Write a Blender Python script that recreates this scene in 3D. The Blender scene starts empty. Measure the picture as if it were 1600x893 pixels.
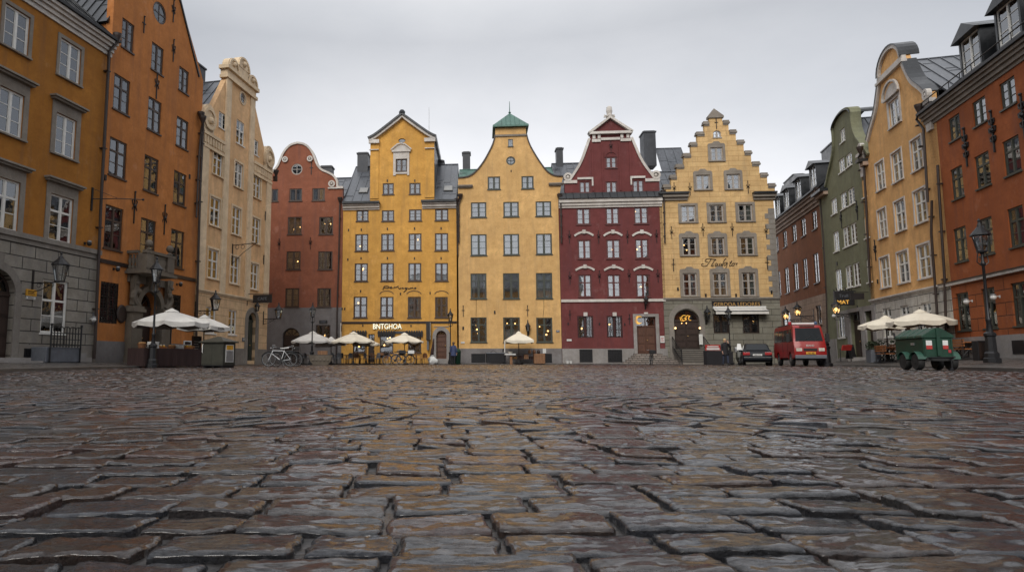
import bpy, bmesh, math, random
import numpy as np
from mathutils import Vector, Matrix
from mathutils.geometry import tessellate_polygon

rng = random.Random(7)
S = bpy.context.scene
COL = S.collection
PI = math.pi
R = math.radians

# ------------------------------------------------------------------ viewpoint
F_PX, CX, CY = 1024.0, 660.0, 446.5
TH = R(6.46)
CAM_H = 0.32
O = Vector((0, 0, CAM_H))


def ray(px, py):
    a = (px - CX) / F_PX
    b = -(py - CY) / F_PX
    return Vector((a, math.cos(TH) - b * math.sin(TH), math.sin(TH) + b * math.cos(TH)))


def at_y(px, Y, z=0.0, py=566):
    """ground point seen at column px, Y metres ahead"""
    d = ray(px, py)
    return Vector((d.x / d.y * Y, Y, z))


# ------------------------------------------------------------------ materials
def new_mat(name):
    m = bpy.data.materials.new(name)
    m.use_nodes = True
    nt = m.node_tree
    b = nt.nodes['Principled BSDF']
    return m, nt, b


def L(nt, a, b):
    nt.links.new(a, b)


def N(nt, typ, **kw):
    n = nt.nodes.new(typ)
    for k, v in kw.items():
        if k.startswith('i_'):
            n.inputs[k[2:].replace('_', ' ')].default_value = v
        else:
            setattr(n, k, v)
    return n


def rgba(c):
    return (c[0], c[1], c[2], 1)


def mixc(nt, fac, a, b, mode='MIX'):
    m = nt.nodes.new('ShaderNodeMix')
    m.data_type = 'RGBA'
    m.blend_type = mode
    for sock, v in ((m.inputs[0], fac), (m.inputs[6], a), (m.inputs[7], b)):
        if isinstance(v, (int, float)):
            sock.default_value = v
        elif isinstance(v, tuple):
            sock.default_value = rgba(v)
        else:
            L(nt, v, sock)
    return m.outputs[2]


def ramp(nt, inp, p0, p1, c0=(0, 0, 0), c1=(1, 1, 1)):
    r = nt.nodes.new('ShaderNodeValToRGB')
    r.color_ramp.elements[0].position = p0
    r.color_ramp.elements[1].position = p1
    r.color_ramp.elements[0].color = rgba(c0)
    r.color_ramp.elements[1].color = rgba(c1)
    L(nt, inp, r.inputs[0])
    return r.outputs[0]


def coords(nt, scale=(1, 1, 1), loc=(0, 0, 0)):
    tc = nt.nodes.new('ShaderNodeTexCoord')
    mp = nt.nodes.new('ShaderNodeMapping')
    mp.inputs['Scale'].default_value = scale
    mp.inputs['Location'].default_value = loc
    L(nt, tc.outputs['Object'], mp.inputs[0])
    return mp.outputs[0]


def noise(nt, vec, scale, detail=4, rough=0.55):
    n = N(nt, 'ShaderNodeTexNoise')
    n.inputs['Scale'].default_value = scale
    n.inputs['Detail'].default_value = detail
    n.inputs['Roughness'].default_value = rough
    L(nt, vec, n.inputs['Vector'])
    return n.outputs['Fac']


def bump(nt, b, height, strength=0.3, dist=0.02):
    bp = nt.nodes.new('ShaderNodeBump')
    bp.inputs['Strength'].default_value = strength
    bp.inputs['Distance'].default_value = dist
    L(nt, height, bp.inputs['Height'])
    L(nt, bp.outputs[0], b.inputs['Normal'])


def mul(c, k):
    return tuple(min(1, x * k) for x in c)


_seed = [0]


def plaster(name, col, dirt=0.35, blocks=None, mortar=None, rough=0.85, patch=None, mix=0.5, size=0.006):
    """limewashed wall: cloudy colour, rain streaks, fine grain; blocks=(w,h): scored ashlar joints"""
    m, nt, b = new_mat(name)
    _seed[0] += 13.7
    v = coords(nt, (1, 1, 1), (_seed[0], 0, _seed[0] * .3))
    big = noise(nt, v, 0.35, 5, .6)
    mid = noise(nt, v, 1.7, 6, .65)
    c = mixc(nt, ramp(nt, big, .32, .68), mul(col, .78), mul(col, 1.14))
    c = mixc(nt, ramp(nt, mid, .35, .75), c, mul((col[0] * .95, col[1] * .9, col[2] * .85), .75))
    gr_ = noise(nt, v, 9, 6, .75)
    c = mixc(nt, 1.0, c, ramp(nt, gr_, .3, .7, (.86, .86, .86), (1.09, 1.09, 1.09)), 'MULTIPLY')
    pale = noise(nt, coords(nt, (1, 1, .8), (_seed[0] * .7, 0, 9)), .9, 8, .72)
    c = mixc(nt, ramp(nt, pale, .58, .7, (0, 0, 0), (.4, .4, .4)), c, (col[0] * .85 + .14, col[1] * .85 + .13, col[2] * .85 + .12))
    hair = N(nt, 'ShaderNodeTexVoronoi', feature='DISTANCE_TO_EDGE')
    hair.inputs['Scale'].default_value = .8
    wv = N(nt, 'ShaderNodeTexNoise')
    wv.inputs['Scale'].default_value = 2.2
    wv.inputs['Detail'].default_value = 6
    L(nt, v, wv.inputs['Vector'])
    va = mixc(nt, .3, v, wv.outputs['Color'])
    L(nt, va, hair.inputs['Vector'])
    hm = N(nt, 'ShaderNodeMath', operation='MULTIPLY')
    L(nt, ramp(nt, hair.outputs['Distance'], .0, .012, (1, 1, 1), (0, 0, 0)), hm.inputs[0])
    L(nt, ramp(nt, big, .5, .62, (0, 0, 0), (.45, .45, .45)), hm.inputs[1])
    c = mixc(nt, hm.outputs[0], c, mul(col, .45))
    vs = coords(nt, (1.6, 1, .13), (_seed[0] * 2, 0, 0))
    st = noise(nt, vs, 1.3, 6, .7)
    dk = (col[0] * .45 + .02, col[1] * .45 + .02, col[2] * .5 + .025)
    sm = N(nt, 'ShaderNodeMath', operation='MULTIPLY')
    L(nt, ramp(nt, st, .5, .74), sm.inputs[0])
    sm.inputs[1].default_value = dirt
    c = mixc(nt, sm.outputs[0], c, dk)
    if patch:
        pn = noise(nt, coords(nt, (1, 1, 1), (_seed[0] + 5, 0, 3)), .8, 7, .72)
        c = mixc(nt, ramp(nt, pn, .63, .68), c, patch)
    fine = noise(nt, v, 26, 5, .7)
    h = fine
    if blocks:
        cx = N(nt, 'ShaderNodeSeparateXYZ')
        tc = nt.nodes.new('ShaderNodeTexCoord')
        L(nt, tc.outputs['Object'], cx.inputs[0])
        cb = N(nt, 'ShaderNodeCombineXYZ')
        L(nt, cx.outputs[0], cb.inputs[0])
        L(nt, cx.outputs[2], cb.inputs[1])
        br = N(nt, 'ShaderNodeTexBrick')
        L(nt, cb.outputs[0], br.inputs['Vector'])
        br.inputs['Scale'].default_value = 1
        br.inputs['Brick Width'].default_value = blocks[0]
        br.inputs['Row Height'].default_value = blocks[1]
        br.inputs['Mortar Size'].default_value = size
        br.inputs['Mortar Smooth'].default_value = .2
        br.inputs['Color1'].default_value = (.42, .42, .42, 1)
        br.inputs['Color2'].default_value = (.58, .58, .58, 1)
        tint = mixc(nt, 1.0, c, br.outputs['Color'], 'OVERLAY')
        c = mixc(nt, mix, c, tint)
        c = mixc(nt, br.outputs['Fac'], c, mortar or mul(col, .35))
        inv = N(nt, 'ShaderNodeMath', operation='MULTIPLY_ADD')
        L(nt, br.outputs['Fac'], inv.inputs[0])
        inv.inputs[1].default_value = -3
        L(nt, fine, inv.inputs[2])
        h = inv.outputs[0]
    L(nt, c, b.inputs['Base Color'])
    b.inputs['Roughness'].default_value = rough
    b.inputs['Specular IOR Level'].default_value = .3
    bump(nt, b, h, .45, .02)
    return m


def paint(name, col, rough=.5, metal=0., var=.25, scale=6., spec=.5, coat=0., bstr=.12):
    m, nt, b = new_mat(name)
    v = coords(nt)
    n = noise(nt, v, scale, 5, .65)
    c = mixc(nt, ramp(nt, n, .3, .72), mul(col, 1 - var), mul(col, 1 + var * .6))
    L(nt, c, b.inputs['Base Color'])
    rr = N(nt, 'ShaderNodeMapRange')
    L(nt, n, rr.inputs[0])
    rr.inputs[3].default_value = max(0.02, rough - .12)
    rr.inputs[4].default_value = min(1, rough + .12)
    L(nt, rr.outputs[0], b.inputs['Roughness'])
    b.inputs['Metallic'].default_value = metal
    b.inputs['Specular IOR Level'].default_value = spec
    b.inputs['Coat Weight'].default_value = coat
    b.inputs['Coat Roughness'].default_value = .06
    bump(nt, b, noise(nt, v, scale * 7, 3), bstr, .004)
    return m


def emit(name, col, strength):
    m, nt, b = new_mat(name)
    b.inputs['Base Color'].default_value = rgba(col)
    b.inputs['Emission Color'].default_value = rgba(col)
    b.inputs['Emission Strength'].default_value = strength
    return m


def glass_mat(name, base=.2, tint=(.9, .93, .95), rough=.015, wob=.25):
    m, nt, b = new_mat(name)
    nt.nodes.remove(b)
    out = nt.nodes['Material Output']
    tr = N(nt, 'ShaderNodeBsdfTransparent')
    tr.inputs[0].default_value = rgba(tint)
    gl = N(nt, 'ShaderNodeBsdfGlossy')
    gl.inputs[0].default_value = (.95, .97, 1, 1)
    gl.inputs['Roughness'].default_value = rough
    v = coords(nt)
    bp = nt.nodes.new('ShaderNodeBump')
    bp.inputs['Strength'].default_value = wob
    bp.inputs['Distance'].default_value = .02
    L(nt, noise(nt, v, 1.6, 2), bp.inputs['Height'])
    L(nt, bp.outputs[0], gl.inputs['Normal'])
    fr = N(nt, 'ShaderNodeFresnel')
    fr.inputs[0].default_value = 1.5
    ma = N(nt, 'ShaderNodeMath', operation='MULTIPLY_ADD', use_clamp=True)
    L(nt, fr.outputs[0], ma.inputs[0])
    ma.inputs[1].default_value = 1.3
    ma.inputs[2].default_value = base
    mx = N(nt, 'ShaderNodeMixShader')
    L(nt, ma.outputs[0], mx.inputs[0])
    L(nt, tr.outputs[0], mx.inputs[1])
    L(nt, gl.outputs[0], mx.inputs[2])
    L(nt, mx.outputs[0], out.inputs[0])
    return m


def metal_roof(name, col, wet=.32):
    m, nt, b = new_mat(name)
    v = coords(nt)
    n = noise(nt, v, .9, 6, .7)
    n2 = noise(nt, coords(nt, (3, 3, .6)), 2.2, 5, .7)
    c = mixc(nt, ramp(nt, n, .32, .7), mul(col, .6), mul(col, 1.35))
    c = mixc(nt, ramp(nt, n2, .55, .8), c, mul(col, 1.9))
    L(nt, c, b.inputs['Base Color'])
    L(nt, ramp(nt, n, .3, .75, (wet - .12,) * 3, (wet + .2,) * 3), b.inputs['Roughness'])
    b.inputs['Metallic'].default_value = .25
    bump(nt, b, noise(nt, v, 3.5, 4), .25, .03)
    return m


def wood_mat(name, col, scale=(9, 9, .8)):
    m, nt, b = new_mat(name)
    n = noise(nt, coords(nt, scale), 2.5, 6, .65)
    c = mixc(nt, ramp(nt, n, .3, .7), mul(col, .55), mul(col, 1.25))
    L(nt, c, b.inputs['Base Color'])
    b.inputs['Roughness'].default_value = .5
    bump(nt, b, n, .3, .01)
    return m


M = {}
M['ochre'] = plaster('ochre_plaster', (.40, .165, .026), .75)
M['orange'] = plaster('orange_plaster', (.52, .20, .056), .75)
M['cream'] = plaster('cream_plaster', (.80, .52, .28), .6)
M['cream_ashlar'] = plaster('cream_scored_plaster', (.78, .55, .33), .6, (1.15, .52), (.28, .2, .12), mix=.3, size=.012)
M['cream_trim'] = plaster('cream_trim', (.80, .64, .44), .4)
M['brick_red'] = plaster('brick_red_limewash', (.29, .105, .06), .9)
M['grey_render'] = plaster('grey_render', (.20, .19, .19), .4)
M['yellow'] = plaster('warm_yellow_plaster', (.68, .37, .088), .6)
M['honey'] = plaster('honey_yellow_plaster', (.70, .44, .18), .5)
M['wine'] = plaster('wine_red_plaster', (.165, .046, .045), .6)
M['blockyellow'] = plaster('yellow_scored_plaster', (.68, .46, .215), .6, (1.6, .42), (.36, .2, .07), patch=(.30, .17, .09), mix=.35, size=.011)
M['lane_orange'] = plaster('lane_orange_plaster', (.28, .105, .043), .5)
M['green'] = plaster('moss_green_plaster', (.21, .215, .135), .7)
M['rust'] = plaster('rust_orange_plaster', (.35, .10, .031), .75)
M['rust_ashlar'] = plaster('rust_scored_plaster', (.35, .10, .031), .75, (1.5, .56), (.06, .02, .01), size=.02)
M['ryellow'] = plaster('mellow_yellow_plaster', (.78, .45, .18), .6)
M['stone'] = plaster('grey_stone', (.25, .23, .205), .5)
M['rubble'] = plaster('rough_step_stone', (.27, .235, .21), .6, (.42, .165), (.05, .045, .04), mix=.8, size=.02)
M['tread'] = plaster('wet_step_edge', (.10, .095, .085), .3)
M['kerb'] = plaster('wet_kerb_stone', (.085, .078, .072), .5, rough=.4)
M['stone_ashlar'] = plaster('grey_ashlar', (.28, .26, .225), .5, (1.25, .5), (.035, .032, .03), size=.022)
M['olive_ashlar'] = plaster('olive_grey_ashlar', (.23, .22, .18), .5, (1.5, .48), (.05, .047, .04), size=.018)
M['white_ashlar'] = plaster('white_ashlar', (.55, .53, .48), .4, (1.4, .55), (.06, .055, .05), size=.02)
M['pink_ashlar'] = plaster('pinkish_stone', (.42, .31, .24), .5, (1.1, .5), (.12, .09, .07), size=.014)
M['dark_stone'] = plaster('portal_sandstone', (.17, .145, .115), .7)
M['white_trim'] = plaster('white_trim', (.64, .61, .57), .5)
M['grey_trim'] = plaster('grey_trim', (.27, .24, .205), .4)
M['granite'] = plaster('granite', (.30, .285, .275), .5)
M['roof'] = metal_roof('wet_sheet_roof', (.085, .092, .105))
M['roof_dark'] = metal_roof('black_sheet_roof', (.025, .027, .03))
M['copper'] = metal_roof('green_copper_roof', (.075, .15, .125), .5)
M['chimney'] = metal_roof('chimney_sheet', (.04, .043, .05), .45)
M['black'] = paint('black_iron', (.014, .014, .016), .45, .3)
M['gutter'] = paint('dark_brown_gutter', (.03, .018, .014), .45)
M['fr_white'] = paint('white_window_paint', (.70, .69, .65), .45, var=.12)
M['fr_brown'] = paint('brown_window_paint', (.055, .032, .022), .45)
M['fr_green'] = paint('greygreen_window_paint', (.045, .052, .042), .45)
M['fr_redbrown'] = paint('oxblood_window_paint', (.10, .025, .022), .45)
M['fr_grey'] = paint('stone_grey_window_paint', (.34, .31, .28), .5)
M['glass'] = glass_mat('old_window_glass', .14, wob=.1)
M['glass_low'] = glass_mat('shop_window_glass', .08)
M['lamp_glass'] = glass_mat('lantern_glass', .18, (.75, .76, .74), .06)
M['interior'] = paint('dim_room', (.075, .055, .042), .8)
M['curtain'] = paint('net_curtain', (.30, .305, .305), .9, var=.2, scale=3)
M['warm'] = emit('warm_bulb', (1, .52, .17), 4)
M['warm_dim'] = emit('warm_bulb_dim', (1, .6, .26), 2.5)
M['gold'] = emit('gold_lit_sign', (.8, .42, .07), .45)
M['sign_white'] = emit('white_lit_letter', (.95, .93, .72), .5)
M['sign_black'] = paint('black_sign_board', (.012, .011, .013), .4)
M['sign_gold'] = paint('gilded_letter', (.55, .34, .12), .4, .3)
M['ink'] = paint('dark_brown_lettering', (.03, .02, .012), .6)
M['door'] = wood_mat('brown_door_wood', (.10, .042, .024))
M['door_dark'] = wood_mat('dark_door_wood', (.035, .02, .015))
M['door_green'] = paint('dark_green_door', (.025, .038, .032), .45)
M['canvas'] = paint('cream_canvas', (.72, .66, .54), .9, var=.12, scale=2.5)
M['canvas_white'] = paint('white_canvas', (.64, .62, .58), .9, var=.12, scale=2.5)
M['wood'] = wood_mat('oiled_wood', (.26, .13, .06))
M['wood_orange'] = wood_mat('orange_bench_wood', (.34, .12, .035))
M['rattan'] = wood_mat('rattan', (.22, .10, .045))
M['dark_cloth'] = paint('dark_red_cloth', (.03, .013, .012), .85)
M['kiosk'] = paint('kiosk_brown_green', (.035, .035, .026), .5)
M['white'] = paint('plain_white', (.62, .62, .60), .5, var=.08)
M['paper'] = paint('paper', (.65, .62, .55), .8, var=.3, scale=14)
M['rubber'] = paint('tyre_rubber', (.012, .012, .012), .7)
M['steel'] = paint('galvanised_steel', (.35, .36, .37), .4, .7)
M['green_paint'] = paint('bottle_green_paint', (.010, .045, .027), .5, var=.4, spec=.35)
M['green_light'] = paint('pale_green_paint', (.019, .072, .049), .5)
M['red_paint'] = paint('fire_red_paint', (.27, .014, .012), .35, coat=.15, var=.2, spec=.35)
M['car_black'] = paint('blue_black_car_paint', (.006, .008, .012), .4, coat=.0, var=.1, spec=.16)
M['car_glass'] = paint('tinted_car_glass', (.012, .015, .018), .08, spec=.16, bstr=0)
M['headlight'] = paint('headlight_glass', (.55, .52, .45), .15)
M['taillight'] = paint('taillight_red', (.35, .02, .025), .2)
M['amber'] = paint('amber_plate', (.65, .33, .03), .4)
M['red_sign'] = paint('red_sign_paint', (.40, .03, .025), .5)
M['blue_jacket'] = paint('blue_jacket_cloth', (.035, .05, .12), .8)
M['coat'] = paint('black_coat_cloth', (.014, .013, .016), .85)
M['jeans'] = paint('dark_jeans', (.03, .038, .065), .85)
M['skin'] = paint('skin', (.50, .29, .21), .55, var=.08)
M['blonde'] = paint('blonde_hair', (.50, .36, .18), .6)
M['brown_hair'] = paint('brown_hair', (.05, .03, .02), .6)
M['leaf'] = paint('dark_leaf', (.03, .045, .02), .6)
M['goods'] = paint('assorted_bread', (.42, .22, .08), .8, var=.6, scale=9)
M['bike_blue'] = paint('bike_blue', (.05, .09, .17), .3)
M['bike_white'] = paint('bike_white', (.62, .63, .64), .3)
M['blue_grey'] = paint('lead_grey', (.12, .13, .15), .5)


# ------------------------------------------------------------------ mesh builder
class MB:
    def __init__(s):
        s.v, s.f, s.mi = [], [], []

    def add(s, vs, fs, mi=0):
        o = len(s.v)
        s.v += [tuple(p) for p in vs]
        s.f += [tuple(i + o for i in f) for f in fs]
        s.mi += [mi] * len(fs)
        return s

    def box(s, x0, x1, y0, y1, z0, z1, mi=0):
        vs = [(x, y, z) for z in (z0, z1) for y in (y0, y1) for x in (x0, x1)]
        return s.add(vs, [(0, 2, 3, 1), (4, 5, 7, 6), (0, 1, 5, 4), (2, 6, 7, 3), (0, 4, 6, 2), (1, 3, 7, 5)], mi)

    def prism(s, poly, y0, y1, mi=0, holes=()):
        """outline in the x-z plane, given depth"""
        loops = [list(poly)] + [list(h) for h in holes]
        tris = tessellate_polygon([[Vector((p[0], p[1], 0)) for p in lp] for lp in loops])
        flat = [p for lp in loops for p in lp]
        n = len(flat)
        vs = [(p[0], y0, p[1]) for p in flat] + [(p[0], y1, p[1]) for p in flat]
        fs = [tuple(t) for t in tris] + [tuple(i + n for i in reversed(t)) for t in tris]
        o = 0
        for lp in loops:
            k = len(lp)
            fs += [(o + i, o + (i + 1) % k, o + (i + 1) % k + n, o + i + n) for i in range(k)]
            o += k
        return s.add(vs, fs, mi)

    def slab(s, poly, z0, z1, mi=0):
        """outline in the x-y plane"""
        n = len(poly)
        vs = [(p[0], p[1], z0) for p in poly] + [(p[0], p[1], z1) for p in poly]
        fs = [tuple(range(n)), tuple(range(2 * n - 1, n - 1, -1))]
        fs += [(i, (i + 1) % n, (i + 1) % n + n, i + n) for i in range(n)]
        return s.add(vs, fs, mi)

    def tube(s, pts, r, n=6, mi=0, closed=False, caps=True):
        pts = [Vector(p) for p in pts]
        k = len(pts)
        rs = r if isinstance(r, (list, tuple)) else [r] * k
        vs = []
        up = None
        for i, p in enumerate(pts):
            if closed:
                t = pts[(i + 1) % k] - pts[i - 1]
            else:
                t = pts[min(i + 1, k - 1)] - pts[max(i - 1, 0)]
            if t.length < 1e-9:
                t = Vector((0, 0, 1))
            t.normalize()
            if up is None:
                up = Vector((0, 0, 1)) if abs(t.z) < .9 else Vector((1, 0, 0))
            a = t.cross(up)
            if a.length < 1e-4:
                a = t.cross(Vector((.3, 1, .2)))
            a.normalize()
            b = t.cross(a)
            up = -b if (-b).dot(up) > 0 else b
            b = t.cross(a)
            for j in range(n):
                w = 2 * PI * j / n
                vs.append(p + (a * math.cos(w) + b * math.sin(w)) * rs[i])
        fs = []
        for i in range(k if closed else k - 1):
            i2 = (i + 1) % k
            for j in range(n):
                j2 = (j + 1) % n
                fs.append((i * n + j, i * n + j2, i2 * n + j2, i2 * n + j))
        if caps and not closed:
            fs += [tuple(range(n - 1, -1, -1)), tuple(range((k - 1) * n, k * n))]
        return s.add(vs, fs, mi)

    def lathe(s, prof, c=(0, 0, 0), n=16, mi=0, sq=None, axis='z', rot=0):
        """profile of (radius, height)"""
        vs = []
        for r, h in prof:
            for j in range(n):
                w = 2 * PI * j / n + rot
                a, b = r * math.cos(w), r * math.sin(w)
                if axis == 'z':
                    vs.append((c[0] + a, c[1] + b, c[2] + h))
                elif axis == 'y':
                    vs.append((c[0] + a, c[1] + h, c[2] + b))
                else:
                    vs.append((c[0] + h, c[1] + a, c[2] + b))
        k = len(prof)
        fs = [(i * n + j, i * n + (j + 1) % n, (i + 1) * n + (j + 1) % n, (i + 1) * n + j) for i in range(k - 1) for j in range(n)]
        fs += [tuple(range(n - 1, -1, -1)), tuple(range((k - 1) * n, k * n))]
        return s.add(vs, fs, mi)

    def sphere(s, c, r, n=10, mi=0, sc=(1, 1, 1)):
        m = max(4, n // 2 + 1)
        vs = [(c[0], c[1], c[2] - r * sc[2])]
        for i in range(1, m):
            ph = -PI / 2 + PI * i / m
            for j in range(n):
                w = 2 * PI * j / n
                vs.append((c[0] + r * sc[0] * math.cos(ph) * math.cos(w), c[1] + r * sc[1] * math.cos(ph) * math.sin(w), c[2] + r * sc[2] * math.sin(ph)))
        vs.append((c[0], c[1], c[2] + r * sc[2]))
        fs = [(0, 1 + (j + 1) % n, 1 + j) for j in range(n)]
        for i in range(m - 2):
            a = 1 + i * n
            fs += [(a + j, a + (j + 1) % n, a + n + (j + 1) % n, a + n + j) for j in range(n)]
        a = 1 + (m - 2) * n
        fs += [(a + j, a + (j + 1) % n, len(vs) - 1) for j in range(n)]
        return s.add(vs, fs, mi)

    def ring(s, c, r, w, y0, y1, n=24, mi=0, a0=0, a1=2 * PI):
        """flat ring (or arc) in the x-z plane"""
        full = abs(a1 - a0 - 2 * PI) < 1e-6
        k = n if full else n + 1
        vs = []
        for rr, y in ((r, y0), (r + w, y0), (r + w, y1), (r, y1)):
            for j in range(k):
                t = a0 + (a1 - a0) * j / n
                vs.append((c[0] + rr * math.cos(t), y, c[1] + rr * math.sin(t)))
        fs = []
        for q in range(4):
            q2 = (q + 1) % 4
            for j in range(n):
                j2 = (j + 1) % k
                fs.append((q * k + j, q * k + j2, q2 * k + j2, q2 * k + j))
        if not full:
            fs += [(0, k, 2 * k, 3 * k), (k - 1, 4 * k - 1, 3 * k - 1, 2 * k - 1)]
        return s.add(vs, fs, mi)

    def strip(s, pts, w, y0, y1, mi=0, side=1):
        """moulding of width w that follows a line in the x-z plane"""
        pts = [Vector((p[0], p[1])) for p in pts]
        k = len(pts)
        off = []
        for i in range(k):
            t = (pts[min(i + 1, k - 1)] - pts[max(i - 1, 0)])
            t.normalize()
            off.append(pts[i] + Vector((-t.y, t.x)) * w * side)
        vs = []
        for lst, y in ((pts, y0), (off, y0), (off, y1), (pts, y1)):
            vs += [(p.x, y, p.y) for p in lst]
        fs = []
        for q in range(4):
            q2 = (q + 1) % 4
            fs += [(q * k + j, q * k + j + 1, q2 * k + j + 1, q2 * k + j) for j in range(k - 1)]
        fs += [(0, k, 2 * k, 3 * k), (k - 1, 4 * k - 1, 3 * k - 1, 2 * k - 1)]
        return s.add(vs, fs, mi)

    def roof_panel(s, A, B, C, D, th=.08, rib=.6, mi=0, cross=2):
        """roof slope from the eave A-B up to the ridge D-C, with standing seams"""
        A, B, C, D = (Vector(p) for p in (A, B, C, D))
        n = (B - A).cross(D - A)
        n.normalize()
        if n.z < 0:
            n = -n
        vs = [A, B, C, D] + [p - n * th for p in (A, B, C, D)]
        s.add(vs, [(0, 1, 2, 3), (7, 6, 5, 4), (0, 4, 5, 1), (1, 5, 6, 2), (2, 6, 7, 3), (3, 7, 4, 0)], mi)
        k = max(2, int((B - A).length / rib))
        e = (B - A).normalized()
        for i in range(k + 1):
            t = i / k
            p, q = A.lerp(B, t), D.lerp(C, t)
            w = e * .018
            hgt = n * .045
            s.add([p - w, p + w, q + w, q - w, p - w + hgt, p + w + hgt, q + w + hgt, q - w + hgt],
                  [(0, 1, 2, 3), (4, 7, 6, 5), (0, 4, 5, 1), (1, 5, 6, 2), (2, 6, 7, 3), (3, 7, 4, 0)], mi)
        for c in range(k):
            for _ in range(cross):
                t = rng.uniform(.1, .9)
                a = A.lerp(B, (c + .04) / k).lerp(D.lerp(C, (c + .04) / k), t)
                b2 = A.lerp(B, (c + .96) / k).lerp(D.lerp(C, (c + .96) / k), t)
                up = (D - A).normalized() * .02
                hgt = n * .02
                s.add([a - up, b2 - up, b2 + up, a + up, a - up + hgt, b2 - up + hgt, b2 + up + hgt, a + up + hgt],
                      [(0, 1, 2, 3), (4, 7, 6, 5), (0, 4, 5, 1), (1, 5, 6, 2), (2, 6, 7, 3), (3, 7, 4, 0)], mi)
        return s

    def text(s, body, size, x, y, z, depth=.03, mi=0, shear=0., align='CENTER', spacing=1.0):
        """letters standing in the x-z plane, read from -y"""
        cu = bpy.data.curves.new('letters', 'FONT')
        cu.body, cu.size, cu.shear, cu.align_x, cu.space_character = body, size, shear, align, spacing
        cu.extrude = depth / 2
        cu.resolution_u = 3
        ob = bpy.data.objects.new('letters', cu)
        me = bpy.data.meshes.new_from_object(ob)
        vs = [(x + p.co.x, y - p.co.z, z + p.co.y) for p in me.vertices]
        s.add(vs, [tuple(p.vertices) for p in me.polygons], mi)
        bpy.data.objects.remove(ob)
        bpy.data.curves.remove(cu)
        bpy.data.meshes.remove(me)
        return s

    def groups(s, gap=.12):
        """pieces that stand apart, as builders of their own"""
        par = list(range(len(s.v)))

        def find(i):
            while par[i] != i:
                par[i] = par[par[i]]
                i = par[i]
            return i
        for f in s.f:
            a = find(f[0])
            for q in f[1:]:
                par[find(q)] = a
        isl = {}
        for i, p in enumerate(s.v):
            b = isl.setdefault(find(i), [list(p), list(p)])
            for c in range(3):
                b[0][c] = min(b[0][c], p[c])
                b[1][c] = max(b[1][c], p[c])
        cl = []
        for r, (lo, hi) in isl.items():
            rs, lo, hi = [r], lo[:], hi[:]
            again = True
            while again:
                again = False
                for c in cl:
                    if all(c[1][k] - gap < hi[k] and c[2][k] + gap > lo[k] for k in range(3)):
                        rs += c[0]
                        lo = [min(a, b) for a, b in zip(lo, c[1])]
                        hi = [max(a, b) for a, b in zip(hi, c[2])]
                        cl.remove(c)
                        again = True
                        break
            cl.append((rs, lo, hi))
        if len(cl) == 1:
            return [s]
        out = []
        for rs, _, _ in cl:
            rset, m, ix = set(rs), MB(), {}
            for f, mi in zip(s.f, s.mi):
                if find(f[0]) in rset:
                    for q in f:
                        if q not in ix:
                            ix[q] = len(m.v)
                            m.v.append(s.v[q])
                    m.f.append(tuple(ix[q] for q in f))
                    m.mi.append(mi)
            out.append(m)
        return out

    def xf(s, mat):
        s.v = [tuple(mat @ Vector(p)) for p in s.v]
        return s

    def mesh(s, name, mats, smooth=False):
        me = bpy.data.meshes.new(name)
        me.from_pydata(s.v, [], s.f)
        mats = mats if isinstance(mats, (list, tuple)) else [mats]
        for m in mats:
            me.materials.append(M[m] if isinstance(m, str) else m)
        me.polygons.foreach_set('material_index', s.mi)
        bm = bmesh.new()
        bm.from_mesh(me)
        bmesh.ops.recalc_face_normals(bm, faces=bm.faces)
        bm.to_mesh(me)
        bm.free()
        if smooth:
            me.polygons.foreach_set('use_smooth', [True] * len(me.polygons))
            try:
                me.set_sharp_from_angle(angle=R(38))
            except Exception:
                pass
        me.update()
        return me

    def build(s, name, mats, parent=None, smooth=False, bevel=0):
        o = bpy.data.objects.new(name, s.mesh(name, mats, smooth))
        COL.objects.link(o)
        if parent is not None:
            o.parent = parent
        if bevel:
            b = o.modifiers.new('edge', 'BEVEL')
            b.width = bevel
            b.segments = 2
            b.limit_method = 'ANGLE'
        return o


def tag(o, label=None, cat=None, group=None, kind=None):
    if label:
        o['label'] = label
    if cat:
        o['category'] = cat
    if group:
        o['group'] = group
    if kind:
        o['kind'] = kind
    return o


def thing(name, label, cat, loc=(0, 0, 0), rz=0., group=None):
    o = bpy.data.objects.new(name, None)
    o.empty_display_size = .2
    COL.objects.link(o)
    o.location = loc
    o.rotation_euler = (0, 0, rz)
    return tag(o, label, cat, group)


def kids(o):
    return [c for c in COL.objects if c.parent == o]


def copy_tree(o, parent=None):
    c = o.copy()
    COL.objects.link(c)
    if parent is not None:
        c.parent = parent
    for ch in o.children:
        copy_tree(ch, c)
    return c


def place_copy(o, label, loc, rz=0., scale=None):
    c = copy_tree(o)
    c.location = loc
    c.rotation_euler = (0, 0, rz)
    if scale:
        c.scale = (scale,) * 3
    c['label'] = label
    return c


def part(mesh, name, parent):
    o = bpy.data.objects.new(name, mesh)
    COL.objects.link(o)
    o.parent = parent
    return o


def arc(cx, cz, r, a0, a1, n=10, rz=None):
    rz = rz or r
    return [(cx + r * math.cos(a0 + (a1 - a0) * i / n), cz + rz * math.sin(a0 + (a1 - a0) * i / n)) for i in range(n + 1)]


def smooth_line(pts, k=4):
    """Catmull-Rom through the points"""
    out = []
    P = [Vector(p) for p in pts]
    for i in range(len(P) - 1):
        p0, p1, p2, p3 = P[max(i - 1, 0)], P[i], P[i + 1], P[min(i + 2, len(P) - 1)]
        for j in range(k):
            t = j / k
            out.append(tuple(.5 * ((2 * p1) + (p2 - p0) * t + (2 * p0 - 5 * p1 + 4 * p2 - p3) * t * t + (3 * p1 - p0 - 3 * p2 + p3) * t ** 3)))
    out.append(tuple(P[-1]))
    return out


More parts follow.
